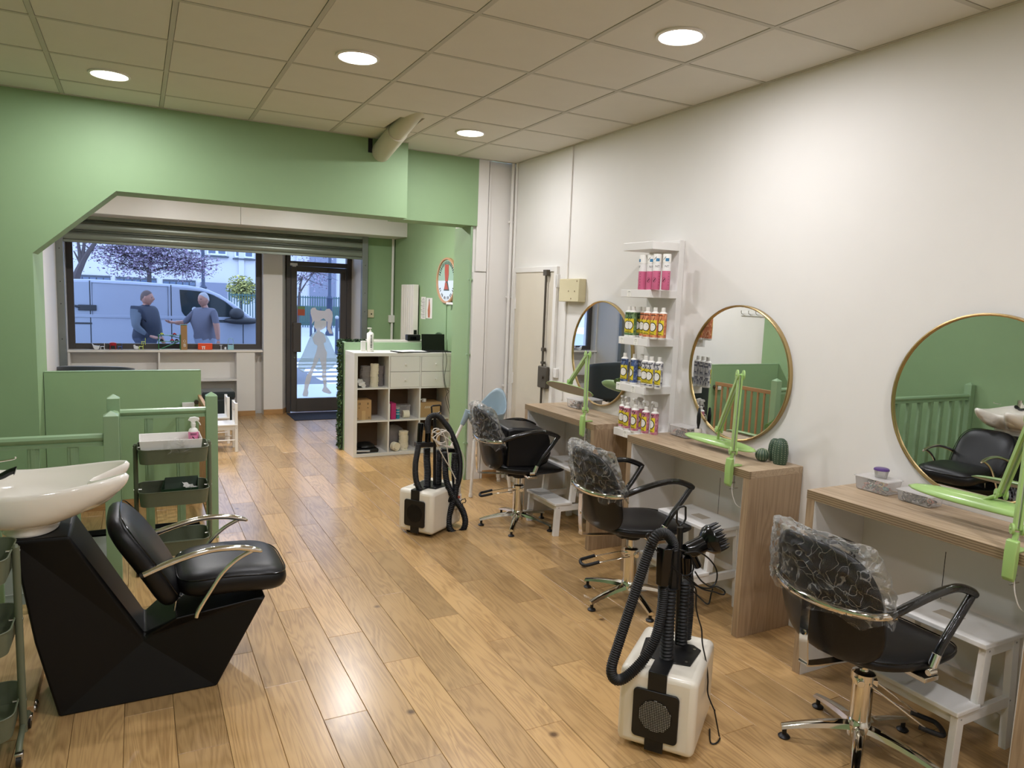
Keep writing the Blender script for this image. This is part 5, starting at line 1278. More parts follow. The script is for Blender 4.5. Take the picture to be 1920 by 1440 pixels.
# things on the green side wall
RAD = mat('radiator_white', (224, 220, 210), .35)
t = thing('tall_radiator', 'tall white vertical radiator on the green side wall', 'radiator', (RX, 8.62, .25))
for k in range(6): M().box(-.085, -.05, .03 + .078 * k, .095 + .078 * k, 0, 1.63).build('column', RAD, t, smooth=0, bevel=.008)
M().box(-.05, -.02, .02, .50, .02, 1.61).build('rear_plate', RAD, t, smooth=0); M().box(-.085, -.02, -.005, .03, 0, 1.63).build('side_cover', RAD, t, smooth=0, bevel=.003)
M().box(-.075, -.035, -.012, -.005, .98, 1.06).build('thermostat', BLACKG, t, bevel=.002)
PAP = mat('poster_paper', (226, 224, 218), .7)
tag(M().box(RX - .002, RX - .0005, 8.405, 8.565, 1.455, 1.73).build('price_list', PAP, smooth=0), 'narrow white printed list left of the photo poster', 'poster')
m = M()
for k in range(12): m.box(RX - .0028, RX - .0022, 8.43, 8.43 + .08 + .03 * ((k * 7) % 3), 1.475 + .018 * k, 1.479 + .018 * k)
m.tube([(RX - .003, 8.485 + .03 * math.cos(a), 1.69 + .018 * math.sin(a)) for a in [PI * k / 8 for k in range(9)]], .002, 4)
tag(m.build('list_print', INK), 'tiny dark printed lines on the white list', 'print')
t = thing('photo_poster', 'small white poster showing a long-haired figure from behind', 'poster', (RX - .001, 8.28, 1.47))
M().box(-.0015, 0, -.10, .10, 0, .25).build('sheet', PAP, t, smooth=0)
m = M(); m.prism([(-.03, .01), (.03, .01), (.045, .10), (.02, .17), (.012, .22), (-.012, .22), (-.03, .16), (-.04, .08)], 'x', -.0025, -.0016); m.build('figure', mat('copper_hair', (176, 108, 76), .6), t, smooth=0)
m = M(); m.ell((-.002, 0, .222), (.001, .014, .018), 10, 6); m.build('head', mat('brown_hair', (90, 62, 48), .6), t)
# oval sign
t = thing('oval_sign', 'oval wall sign with red figure, black lettering marks and orange rim', 'sign', (RX, 7.70, 1.925), 0)
Rm = Matrix.Diagonal((1, 1.12, 1, 1)) @ Matrix.Rotation(-PI / 2, 4, 'Y')
SGN_O = mat('sign_rim_orange', (182, 142, 108), .4); SGN_B = mat('sign_lower_blue', (206, 220, 232), .4); SGN_G = mat('sign_upper_green', (150, 180, 160), .4); RED = mat('sign_red', (172, 84, 66), .45)
M().lathe([(.235, 0), (.262, 0), (.262, .03), (.255, .036), (.24, .034), (.235, .02), (.235, 0)], n=56, mat4=Rm).build('rim', SGN_O, t)
def half(mt, name, up_):
    m = M(); pts = [(.236 * 1.12 * math.cos(a), .236 * math.sin(a)) for a in [(0 if up_ else PI) + PI * k / 28 for k in range(29)]]
    m.prism(pts, 'x', -.018, -.004); return m.build(name, mt, t, smooth=0)
half(SGN_G, 'upper_field', True); half(SGN_B, 'lower_field', False)
m = M(); m.prism([(-.055, .18), (.055, .185), (.06, .10), (.035, -.01), (-.035, -.01), (-.06, .07)], 'x', -.022, -.018); m.prism([(-.0, -.02), (-.06, -.10), (.06, -.10), (.04, -.02)], 'x', -.022, -.018); m.build('red_figure', RED, t, smooth=0)
m = M(); m.prism([(-.02, .01), (.02, .01), (.085, -.115), (-.085, -.115)], 'x', -.0195, -.018); m.build('dark_base', mat('sign_slate', (70, 88, 84), .5), t, smooth=0)
m = M()
for k in range(19):
    a = .35 + (PI - .7) * k / 18
    for (a_, r0, r1) in ((a, .185, .222), (-a, .185, .215)):
        if a_ < 0 and k % 3 == 0: continue
        y, z = math.cos(a_), math.sin(a_); m.bar((-.0195, y * r0 * 1.12, z * r0), (-.0195, y * r1 * 1.12, z * r1), .003, .012 if k % 2 else .008, upv=(0, -z, y))
m.build('lettering_marks', INK, t, smooth=0)
M().cyl((-.02, .30, 0), (-.02, .285, 0), .008).build('mounting_pin', BLACKP, t)
tag(M().box(RX - .06, RX - .001, 7.28, 7.60, 1.655, 1.68).build('small_wall_shelf', WHITE2, smooth=0, bevel=.003), 'short white ledge below the oval sign', 'shelf')
cable('sign_cable', 'thin green painted cable running down from the oval sign', [(RX - .006, 7.72, 1.65), (RX - .006, 7.715, 1.4), (RX - .006, 7.71, 1.0)], .005, GREENR)
t = thing('corner_conduit', 'white vertical conduit with connector in the green corner', 'conduit', (3.14, 9.63, 0))
M().cyl((0, 0, 0), (0, 0, 2.50), .018, n=12).build('conduit', WHITE2, t); M().box(-.05, .03, -.03, .02, 1.36, 1.46).build('connector', WHITE2, t, bevel=.004)
t = thing('wall_switch', 'cream wall switch on the dark green recess', 'switch', (2.80, 9.657, 1.47)); M().box(0, .085, -.014, 0, -.05, .06).build('plate', CREAM, t, bevel=.003); M().cyl((.05, -.016, 0), (.05, -.014, 0), .01).build('button', BLACKP, t)
# ---------------- dryer trolleys (white box machines with hoses) ----------------
BOXW = mat('ivory_machine_shell', (224, 218, 204), .28, var=.02, coat=.3)
MESHG = mat('grille_backing', (222, 218, 210), .5)
def machine(label, loc, rz, grille_light):
    t = thing('dryer_trolley', label, 'hair machine', loc, rz, 'white cube hair machines with black hoses')
    M().box(-.205, .205, -.15, .15, .022, .335).build('housing', BOXW, t, bevel=.028, seg=4)
    m = M(); q = [(s1 * (.088 - .018) + .018 * math.cos(a), .168 + s2 * (.098 - .018) + .018 * math.sin(a)) for s1, s2, a0 in ((1, 1, 0), (-1, 1, PI / 2), (-1, -1, PI), (1, -1, 1.5 * PI)) for a in [a0 + PI / 2 * k / 5 for k in range(6)]]; m.prism(q, 'x', -.216, -.206); m.build('grille_frame', BLACKP, t, bevel=.002)
    m = M(); m.lathe([(0, 0), (.064, 0), (.064, .0012), (0, .0012)], n=10, mat4=Matrix.Rotation(-PI / 2, 4, 'Y'), c=(-.2165, 0, .168)); m.build('grille_backing', MESHG if grille_light else BLACKP, t, smooth=0)
    m = M()
    for k in range(-9, 10):
        d = k * .0068; L = math.sqrt(max(0, .064 ** 2 - d * d))
        if L > .01: m.box(-.2198, -.2182, d - .0011, d + .0011, .168 - L, .168 + L); m.box(-.2198, -.2182, -L, L, .168 + d - .0011, .168 + d + .0011)
    tag(m.build('grille_mesh', BLACKP, t, smooth=0), kind='stuff')
    m = M(); m.box(-.211, -.204, -.036, .036, .02, .337); m.build('front_strap', BLACKP, t, smooth=0, bevel=.002)
    m = M(); m.prism([(-.211, -.036), (-.10, -.036), (-.09, -.10), (.06, -.115), (.09, -.08), (.09, .08), (.06, .115), (-.09, .10), (-.10, .036), (-.211, .036)], 'z', .335, .341)
    m.build('top_plate', BLACKP, t, smooth=0, bevel=.002)
    m = M()
    for x, y in ((-.07, -.08), (-.05, .08), (.05, -.09), (.05, .09)): m.cyl((x, y, .341), (x, y, .343), .006, n=8)
    m.build('bolt', CHROME2, t)
    for x in (-.15, .15):
        for y in (-.09, .09):
            M().cyl((x, y - .01, .014), (x, y + .01, .014), .014, n=14).build('caster', BLACKP, t)
    return t
def into(t, pts):
    mi = (Matrix.Translation(t.location) @ Matrix.Rotation(t.rotation_euler[2], 4, 'Z')).inverted()
    return [tuple(mi @ Vector(p)) for p in pts]
T2 = machine('nearest white box hair machine with black hoses and a diffuser dryer', (1.895, 2.135, 0), .66, True)
def hose(t, name, pts, r, amp=.10, step=.009, mt=None):
    m = M(); ribbed(m, into(t, pts), r, amp, step, 12); return m.build(name, mt or RUBBER, t, smooth=28)
hose(T2, 'loop_hose', [(1.832,2.080,0.787),(1.822,2.080,0.826),(1.780,2.080,0.862),(1.735,2.080,0.851),(1.702,2.080,0.779),(1.666,2.080,0.674),(1.626,2.080,0.556),(1.587,2.080,0.438),(1.566,2.080,0.368),(1.573,2.080,0.326),(1.604,2.080,0.304),(1.652,2.080,0.316),(1.719,2.080,0.366),(1.768,2.080,0.439),(1.789,2.080,0.527),(1.794,2.080,0.601),(1.790,2.080,0.655)], .0195, .09, .0085)
hose(T2, 'upright_hose', [(1.840,2.090,0.336),(1.836,2.090,0.452),(1.834,2.090,0.560),(1.835,2.090,0.629)], .0255, .11, .014)
hose(T2, 'upright_hose', [(1.950,2.130,0.357),(1.946,2.130,0.477),(1.946,2.130,0.572),(1.945,2.130,0.627)], .022, .11, .014)
hose(T2, 'upright_hose', [(2.008,2.170,0.352),(2.011,2.170,0.465),(2.005,2.170,0.563),(1.993,2.170,0.644)], .022, .05, .009)
a, b, c = [(1.777,2.070,0.660),(1.782,2.070,0.734),(1.783,2.070,0.812)]
m = M(); m.tube(into(T2, [a, b, c]), [.026, .033, .036], 6); m.build('nozzle_handle', BLACKG, T2, bevel=.003)
a, b = [(1.855,2.100,0.622),(1.857,2.100,0.785)]
m = M(); m.tube(into(T2, [a, b]), [.026, .016], 8); m.build('nozzle_holder', BLACKP, T2, bevel=.002)
a, b = [(1.939,2.140,0.355),(1.910,2.140,0.853)]
m = M(); m.tube(into(T2, [a, b]), .0125, 12); p = [(1.905,2.140,0.859),(1.891,2.140,0.876),(1.888,2.140,0.927),(1.897,2.140,0.936),(1.922,2.140,0.938),(1.932,2.140,0.933),(1.936,2.140,0.884),(1.929,2.140,0.872),(1.911,2.140,0.860)]; m.tube(into(T2, p), .0042, 8, closed=True); m.build('pull_handle', BLACKP, T2)
# dryer with diffuser
dr2 = thing('hair_dryer', 'black hair dryer with spiked diffuser resting on the nearest machine', 'hair dryer', (1.940,2.120,0.751))
def o2(pts): return [tuple(Vector(p) - Vector(dr2.location)) for p in pts]
a, b, c, d = o2([(1.923,2.120,0.764),(1.954,2.120,0.760),(2.001,2.120,0.772),(2.030,2.120,0.781)])
m = M(); m.tube([a, b, c, d], [.022, .034, .034, .036], 20); m.build('barrel', BLACKG, dr2)
ax_ = (Vector(d) - Vector(c)).normalized() + Vector((0, -.35, .15)); ax_.normalize()
c0 = Vector(d); m = M(); m.tube([c0 - ax_ * .01, c0 + ax_ * .015, c0 + ax_ * .035, c0 + ax_ * .040], [.036, .058, .062, .058], 26); m.build('diffuser_bowl', BLACKG, dr2)
u_ = ax_.cross(Vector((0, 0, 1))).normalized(); w_ = ax_.cross(u_); m = M()
for r_, n_ in ((.054, 16), (.036, 11), (.018, 6)):
    for k in range(n_):
        an = 2 * PI * k / n_; p0 = c0 + ax_ * .038 + (u_ * math.cos(an) + w_ * math.sin(an)) * r_; m.tube([p0, p0 + ax_ * .028, p0 + ax_ * .042], [.006, .0045, .0012], 6)
tag(m.build('diffuser_prongs', BLACKP, dr2), kind='stuff')
a, b = o2([(1.954,2.120,0.753),(1.999,2.120,0.685)]); m = M(); m.tube([a, b], [.018, .016], 10); a, b = o2([(1.937,2.120,0.733),(1.944,2.120,0.654)]); m.tube([a, b], [.024, .02], 12); m.build('handle', BLACKG, dr2)
def coil(name, label, pts_list, r, mt):
    m = M()
    for p in pts_list: m.tube(cr(p, 6), r, 6)
    o = m.build(name, mt); tag(o, label, 'cable'); return o
coil('dryer_cable', 'coiled black mains cable hanging from the nearest machine', [
    [(1.806,2.060,0.738),(1.850,2.060,0.698),(1.893,2.060,0.684),(1.920,2.060,0.703),(1.911,2.060,0.749),(1.880,2.060,0.780),(1.842,2.060,0.795)],
    [(1.862,2.050,0.782),(1.928,2.050,0.777),(1.989,2.050,0.742),(2.033,2.050,0.690),(2.037,2.050,0.643),(2.009,2.050,0.624),(1.958,2.050,0.655),(1.921,2.050,0.699)],
    [(1.851,2.040,0.698),(1.911,2.040,0.651),(1.981,2.040,0.625),(2.029,2.040,0.625),(2.076,2.040,0.598),(2.068,2.040,0.584),(2.022,2.040,0.603),(1.951,2.040,0.629),(1.890,2.040,0.677)],
    [(1.922,2.070,0.623),(1.974,2.070,0.576),(2.021,2.070,0.540),(2.034,2.070,0.581),(2.040,2.070,0.604)],
    [(1.738,2.060,0.799),(1.699,2.060,0.840),(1.677,2.060,0.868),(1.687,2.060,0.880),(1.703,2.060,0.865)],
    [(1.882,2.030,0.667),(1.914,2.030,0.632),(1.919,2.030,0.570),(1.933,2.030,0.522),(1.957,2.030,0.464),(1.968,2.030,0.400),(1.995,2.030,0.317),(2.011,2.030,0.242),(2.017,2.030,0.177)] + [(2.028,1.999,0.120),(2.027,1.998,0.120)] + [(2.064,2.000,0.006),(2.047,1.978,0.006),(2.014,1.962,0.006),(1.995,1.967,0.006),(2.004,1.987,0.006),(2.056,2.045,0.006)],
    ], .0032, BLACKP)
T1 = machine('far white box hair machine with large black hose loop and white cable', (1.925, 4.90, 0), .62, False)
Z1 = 0
hose(T1, 'loop_hose', [(1.853,4.800,0.751),(1.847,4.800,0.817),(1.858,4.800,0.861),(1.892,4.800,0.878),(1.931,4.800,0.869),(1.971,4.800,0.830),(2.017,4.800,0.772),(2.055,4.800,0.695),(2.085,4.800,0.625),(2.108,4.800,0.540),(2.112,4.800,0.456),(2.105,4.800,0.380),(2.079,4.800,0.306),(2.040,4.800,0.252),(1.989,4.800,0.219),(1.941,4.800,0.209),(1.894,4.800,0.221),(1.846,4.800,0.260),(1.805,4.800,0.324),(1.775,4.800,0.386),(1.762,4.800,0.454),(1.761,4.800,0.535),(1.772,4.800,0.608),(1.782,4.800,0.674)], .021, .05, .008)
hose(T1, 'corrugated_hose', [(1.981,4.780,0.606),(1.984,4.780,0.516),(1.991,4.780,0.425),(2.009,4.780,0.356),(2.047,4.780,0.276),(2.089,4.780,0.218),(2.128,4.780,0.160),(2.154,4.780,0.096),(2.160,4.780,0.041),(2.141,4.780,-0.004),(2.101,4.780,-0.022),(2.056,4.780,-0.009),(2.030,4.780,0.036),(2.024,4.780,0.095),(2.038,4.780,0.162),(2.064,4.780,0.244),(2.074,4.780,0.312),(2.063,4.780,0.404),(2.056,4.780,0.503),(2.057,4.780,0.594)], .0225, .12, .013)
hose(T1, 'upright_hose', [(1.878,4.860,0.339),(1.879,4.860,0.445),(1.871,4.860,0.537),(1.869,4.860,0.627)], .0255, .10, .012)
hose(T1, 'upright_hose', [(1.978,4.880,0.318),(1.976,4.880,0.433),(1.976,4.880,0.525),(1.974,4.880,0.601)], .022, .10, .012)
a, b = [(1.802,4.840,0.680),(1.810,4.840,0.820)]; m = M(); m.tube(into(T1, [a, b]), [.020, .023], 8); m.build('nozzle_handle', BLACKG, T1, bevel=.003)
a, b = [(1.866,4.840,0.676),(1.866,4.840,0.828)]; m = M(); m.tube(into(T1, [a, b]), [.023, .019], 10); m.build('nozzle_handle', BLACKG, T1, bevel=.003)
a, b = [(1.770,4.840,0.665),(1.902,4.840,0.657)]; m = M(); m.bar(*into(T1, [a, b]), .05, .036); m.build('hose_clamp', BLACKP, T1, bevel=.004)
a, b = [(1.998,4.880,0.599),(2.100,4.880,0.593)]; m = M(); m.bar(*into(T1, [a, b]), .05, .03); m.build('hose_clamp', BLACKP, T1, bevel=.004)
a, b = [(1.940,4.870,0.324),(1.929,4.870,0.858)]; m = M(); m.tube(into(T1, [a, b]), .0115, 12); p = [(1.905,4.870,0.886),(1.901,4.870,0.931),(1.908,4.870,0.938),(1.966,4.870,0.941),(1.973,4.870,0.933),(1.973,4.870,0.893),(1.960,4.870,0.883),(1.915,4.870,0.878)]; m.tube(into(T1, p), .006, 8, closed=True); m.build('pull_handle', BLACKP, T1)
coil('white_mains_cable', 'bundled white mains cable on the far machine', [
    [(1.860,4.740,0.762),(1.902,4.740,0.781),(1.949,4.740,0.779),(1.988,4.740,0.755),(2.005,4.740,0.717)], [(1.853,4.730,0.735),(1.893,4.730,0.696),(1.956,4.730,0.663),(2.027,4.730,0.643)], [(1.864,4.750,0.767),(1.915,4.750,0.750),(1.978,4.750,0.717),(2.026,4.750,0.677)],
    [(1.857,4.740,0.747),(1.871,4.740,0.790),(1.909,4.740,0.788),(1.941,4.740,0.757),(1.966,4.740,0.704),(1.936,4.740,0.684),(1.888,4.740,0.709),(1.857,4.740,0.733)], [(1.861,4.730,0.727),(1.906,4.730,0.761),(1.952,4.730,0.773),(1.968,4.730,0.780)], [(1.968,4.730,0.772),(1.929,4.730,0.760),(1.892,4.730,0.725),(1.908,4.730,0.680),(2.027,4.730,0.651)],
    [(1.937,4.730,0.767),(1.962,4.730,0.706),(1.980,4.730,0.617),(1.995,4.730,0.526),(2.020,4.730,0.465),(2.051,4.730,0.410)], [(1.881,4.740,0.709),(1.913,4.740,0.648),(1.962,4.740,0.564),(2.012,4.740,0.485),(2.046,4.740,0.415),(2.049,4.740,0.370)], [(2.114,4.800,0.608),(2.140,4.800,0.553),(2.150,4.800,0.499),(2.144,4.800,0.439),(2.129,4.800,0.394),(2.114,4.800,0.341),(2.108,4.800,0.265)],
    ], .0038, mat('white_cable_sheath', (206, 200, 190), .5))
t = thing('cable_tag', 'black clip and paper tag at the side of the far machine', 'clip', (2.151,4.800,0.214))
m = M(); m.tube([(-.03, 0, .0), (-.01, 0, .015), (.01, 0, .018), (.018, 0, .0), (.01, 0, -.014), (-.006, 0, -.01), (-.012, 0, -.04)], .004, 6); m.build('clip', BLACKP, t)
M().box(-.10, -.02, .0, .004, -.05, .06).build('paper', PAP, t, smooth=0); M().box(-.085, -.03, -.001, 0, .025, .045).build('red_mark', RED, t, smooth=0)

# ---------------- window bench, toys, small furniture ----------------
t = thing('window_bench', 'white window bench with open compartments and sill top', 'bench', (-.775, 10.38, 0))
BW = 1.43 + .775
M().box(-.02, BW + .10, -.015, .17, .885, .915).build('sill_top', WHITEG, t, smooth=0, bevel=.003)
M().box(BW - .24, BW, .0, .215, .0, .885).build('end_panel', WHITE2, t, smooth=0, bevel=.002)
M().box(0, .022, .0, .215, .0, .885).build('end_panel', WHITE2, t, smooth=0, bevel=.002)
M().box(1.005, 1.027, .004, .215, .09, .885).build('divider', WHITE2, t, smooth=0)
for a, b in ((.022, 1.005), (1.027, BW - .24)):
    M().box(a, b, .004, .215, .49, .51).build('shelf_board', WHITE2, t, smooth=0); M().box(a, b, .004, .215, .07, .09).build('bottom_board', WHITE2, t, smooth=0)
M().box(0, BW - .24, .006, .02, 0, .07).build('plinth', OAKB, t, smooth=0)
M().box(BW - .24, BW, -.012, 0, 0, .07).build('plinth', OAKB, t, smooth=0)
DKG = mat('dark_green_velvet', (18, 32, 36), .7, sheen=.4, var=.15)
t = thing('storage_pouf', 'dark green velvet storage pouf in front of window bench', 'pouf', (.92, 10.14, 0))
M().box(-.20, .20, -.20, .20, .02, .30).build('body', DKG, t, bevel=.015, seg=3); M().box(-.205, .205, -.205, .205, .305, .40).build('lid', DKG, t, bevel=.025, seg=3)
# tub armchair
def tubchair(label, x, y, h, rz):
  t = thing('tub_armchair', label, 'armchair', (x, y, 0), rz, 'dark velvet tub armchairs'); tubbody(t, h)
def tubbody(t, h):
  m = M()
  def tub_(u, v):
    a = -PI * .5 - PI * .78 + 2 * PI * .78 * u; r = .29 + .05 * v
    return Vector((r * 1.08 * math.cos(a), r * math.sin(a), .22 + (h - .24 - .12 * abs(2 * u - 1) ** 2 - .04 * u) * v))
  m.grid(tub_, 40, 10); m.build('back_shell', DKG, t, solid=.07, smooth=60)
  m = M(); m.lathe([(0, .20), (.27, .20), (.29, .24), (.29, .40), (.26, .44), (0, .45)], n=36); m.build('seat', DKG, t)
  for k in range(4):
    a = PI / 4 + PI / 2 * k; M().cyl((.2 * math.cos(a), .2 * math.sin(a), .22), (.25 * math.cos(a), .25 * math.sin(a), 0), .016, .010, n=10).build('leg', BLACKP, t)
tubchair('dark green velvet tub armchair before the window bench', -.44, 9.45, .87, 0)
tubchair('dark velvet tub armchair hidden close behind the low green partition', -.34, 7.45, .86, .3)
def kidchair(label, x, y):
    t = thing('child_chair', label, 'chair', (x, y, 0), 0, "white wooden children's chairs")
    for yy in (0, .24):
        M().bar((0, yy + .015, 0), (-.0, yy + .015, .53), .03, .03, upv=(1, 0, 0)).build('back_post', WHITE2, t, smooth=0, bevel=.003)
        M().bar((-.255, yy + .015, 0), (-.255, yy + .015, .285), .028, .028, upv=(1, 0, 0)).build('leg', WHITE2, t, smooth=0, bevel=.003)
        M().box(-.25, 0, yy + .008, yy + .022, .24, .285).build('seat_rail', WHITE2, t, smooth=0)
        M().cyl((-.25, yy + .015, .13), (0, yy + .015, .13), .007, n=8).build('stretcher', WHITE2, t)
        M().cyl((.0, yy + (-.002 if yy == 0 else .032), .26), (.0, yy + (-.0 if yy == 0 else .03), .26), .005, n=8).build('screw', CHROME2, t)
    M().box(-.275, .01, -.005, .275, .287, .303).build('seat', WHITE2, t, smooth=0, bevel=.003)
    M().box(-.01, .01, .03, .24, .45, .52).build('back_rail', WHITE2, t, smooth=0, bevel=.003)
    for k in range(3): M().box(-.006, .006, .07 + .05 * k, .09 + .05 * k, .30, .45).build('back_slat', WHITE2, t, smooth=0)
kidchair("nearer white child's chair behind the right newel post", .915, 8.03)
kidchair("further white child's chair in front of the dark pouf", .885, 8.50)
coat = thing('coat_rack', 'white wall coat rack seen reflected in the middle mirror', 'coat rack', (-.80, 6.75, 1.66))
M().box(0, .015, -.30, .30, -.02, .02).build('rail', WHITE2, coat, smooth=0, bevel=.003)
for k in range(5):
    m = M(); y = -.25 + .125 * k; m.tube(cr([(.015, y, .0), (.05, y, .01), (.06, y, .05)], 4), .005, 6); m.build('hook', CHROME2, coat)
# toys on the sill
SZ = .9155; TY = 10.435
TW = mat('toy_white', (228, 228, 228), .35); TR = mat('toy_red', (176, 36, 44), .35); TB = mat('toy_blue', (40, 78, 150), .35); TL = mat('toy_lime', (206, 220, 90), .4); TG = mat('toy_green', (40, 120, 60), .35); TO = mat('toy_orange', (232, 84, 44), .35); TWD = mat('toy_wood', (166, 130, 88), .5); TC = mat('toy_pale_blue', (150, 196, 206), .35)
t = thing('toy_bathtub', 'white toy bathtub on the window sill', 'toy', (-.475, TY, SZ))
m = M(); m.prism([(-.04, .075), (-.015, .05), (.03, .045), (.045, .05), (.04, .012), (.02, 0), (-.01, 0), (-.025, .02)], 'y', -.025, .025); m.build('tub', TW, t, bevel=.004)
def toychair(label, x, mt, s_=1.0, dy=0):
    t = thing('toy_chair', label, 'toy', (x, TY + dy, SZ))
    m = M(); w_ = .022 * s_
    for i in (-1, 1):
        for j in (-1, 1): m.cyl((i * w_, j * w_, 0), (i * w_ * .9, j * w_ * .9, .035 * s_), .0035, n=6)
    m.build('legs', mt, t)
    M().box(-w_ - .004, w_ + .004, -w_, w_, .035 * s_, .042 * s_).build('seat', mt, t, bevel=.002)
    M().box(w_ - .002, w_ + .004, -w_, w_, .042 * s_, .085 * s_).build('back', mt, t, bevel=.002); return t
toychair('white toy chair beside the toy bathtub', -.40, TW, .95)
t = thing('toy_table', 'red toy table beside the blue toy chair', 'toy', (-.285, TY, SZ))
m = M(); [m.cyl((i * .032, j * .022, 0), (i * .028, j * .018, .06), .004, n=6) for i in (-1, 1) for j in (-1, 1)]; m.build('legs', TR, t); M().lathe([(0, .05), (.036, .05), (.042, .06), (.04, .085), (.02, .095), (0, .096)], n=20).build('top', TR, t)
toychair('blue toy chair beside the red toy table', -.205, TB, .95)
t = thing('toy_figure', 'small white toy animal left of the lime chairs', 'toy', (-.02, TY, SZ)); M().ell((0, 0, .022), (.032, .018, .022), 14, 8).build('body', TW, t); M().ell((-.022, 0, .045), (.014, .012, .016), 10, 6).build('head', TW, t)
toychair('lower lime green toy chair', .035, TL, 1.0); q = toychair('upper lime green toy chair stacked on the lower one', .058, TL, 1.0); q.location = (.062, TY + .005, SZ + .062)
t = thing('toy_garage', 'green toy car garage with ramps on the window sill', 'toy', (.24, TY, SZ))
m = M()
for x in (0, .255):
    for y in (-.06, .06): m.box(x - .004, x + .004, y - .004, y + .004, 0, .20)
m.build('posts', TG, t, smooth=0)
for z in (.0, .105, .185): M().box(-.004, .26, -.06, .06, z, z + .006).build('deck', TG if z else TW, t, smooth=0)
M().bar((.03, 0, .012), (.24, 0, .105), .05, .008).build('ramp', TG, t, smooth=0); M().bar((.10, .03, .19), (.25, .03, .15), .04, .008).build('ramp', TG, t, smooth=0); M().bar((.02, .03, .115), (.20, .03, .095), .04, .008).build('ramp', TG, t, smooth=0)
def car(label, x, z, mt, on):
    t = thing('toy_car', label, 'toy', (x, TY - .02, SZ + z)); m = M(); m.prism([(-.024, .006), (.024, .006), (.024, .016), (.014, .018), (.008, .028), (-.012, .028), (-.018, .018), (-.024, .016)], 'y', -.010, .010); m.build('body', mt, t, bevel=.002)
    for i in (-.014, .014): M().cyl((i, -.012, .006), (i, .012, .006), .006, n=10).build('wheels', BLACKP, t)
car('yellow toy car on the top deck of the toy garage', .28, .192, TL, 1); car('red toy car on the top deck of the toy garage', .43, .192, TR, 1); car('black toy car on the middle deck', .275, .112, BLACKP, 1); car('red toy car on the middle deck', .40, .112, TR, 1); car('black toy car right on the middle deck', .455, .112, BLACKP, 1)
t = thing('toy_tower', 'wooden toy tower with white printed signs beside the green garage', 'toy', (.542, TY, SZ))
M().box(-.038, .038, -.05, .05, 0, .325).build('tower', TWD, t, smooth=0, bevel=.002); M().box(-.045, .042, -.055, .055, .325, .331).build('roof', TG, t, smooth=0)
m = M(); text_into(m, 'B', .06, lambda u, v: (u + .005, -.0512, .04 + v)); m.tube([(.005 + .014 * math.cos(a), -.051, .115 + .016 * math.sin(a)) for a in [2 * PI * k / 14 for k in range(14)]], .002, 5, closed=True); m.build('print', TW, t, smooth=0)
t = thing('toy_case', 'orange toy case with white emblem on the window sill', 'toy', (.80, TY, SZ)); M().box(-.09, .09, -.03, .03, 0, .075).build('case', TO, t, bevel=.008); M().box(-.09, .09, -.031, .031, .07, .085).build('lid', TO, t, bevel=.006)
m = M(); m.box(-.045, .0, -.0325, -.031, .036, .048); m.box(-.038, -.028, -.0325, -.031, .005, .036); m.box(-.015, -.005, -.0325, -.031, .005, .036); m.build('emblem', TW, t, smooth=0)
t = thing('toy_table', 'tiny white pedestal table right of the orange toy case', 'toy', (1.0, TY, SZ)); M().lathe([(0, 0), (.012, 0), (.004, .006), (.004, .055), (.018, .056), (.018, .06), (0, .06)], n=16).build('body', TW, t)
t = thing('toy_booth', 'pale blue toy booth with arched open frame', 'toy', (1.12, TY, SZ)); M().box(-.035, .04, -.03, .03, 0, .06).build('counter', TC, t, bevel=.003)
m = M(); [m.box(x, x + .006, -.004, .004, .06, .12) for x in (-.033, .032)]; m.tube([(.003 + .034 * math.cos(a), 0, .12 + .035 * math.sin(a)) for a in [PI * k / 10 for k in range(11)]], .0035, 6); m.build('arch', TC, t)
t = thing('toy_figure', 'tiny white toy beside the pale blue booth', 'toy', (1.055, TY, SZ)); M().ell((0, 0, .018), (.014, .012, .018), 10, 6).build('body', TW, t)

# ---------------- street outside ----------------
PAVE = mat('pavement', (168, 172, 178), .7, var=.08, scale=2, bump=.2); ROADM = mat('asphalt', (96, 98, 104), .8, var=.1, scale=5, bump=.3, bscale=90)
sc = RND
struct('ground_pavement', M().box(-12, 20, 10.78, 13.9, -.12, -.02), PAVE, smooth=0)
struct('ground_road', M().box(-14, 24, 13.9, 19.5, -.16, -.10), ROADM, smooth=0)
struct('ground_far_pavement', M().box(-16, 30, 19.5, 60, -.14, -.02), PAVE, smooth=0)
XW = mat('crossing_white', (214, 216, 220), .6)
for k in range(6): tag(M().box(3.4, 6.6, 14.2 + .9 * k, 14.7 + .9 * k, -.0995, -.094).build('crossing_stripe', XW, smooth=0), ['nearest', 'second nearest', 'third nearest', 'fourth', 'second farthest', 'farthest'][k] + ' white stripe of the pedestrian crossing outside the door', 'road marking', 'pedestrian crossing stripes')
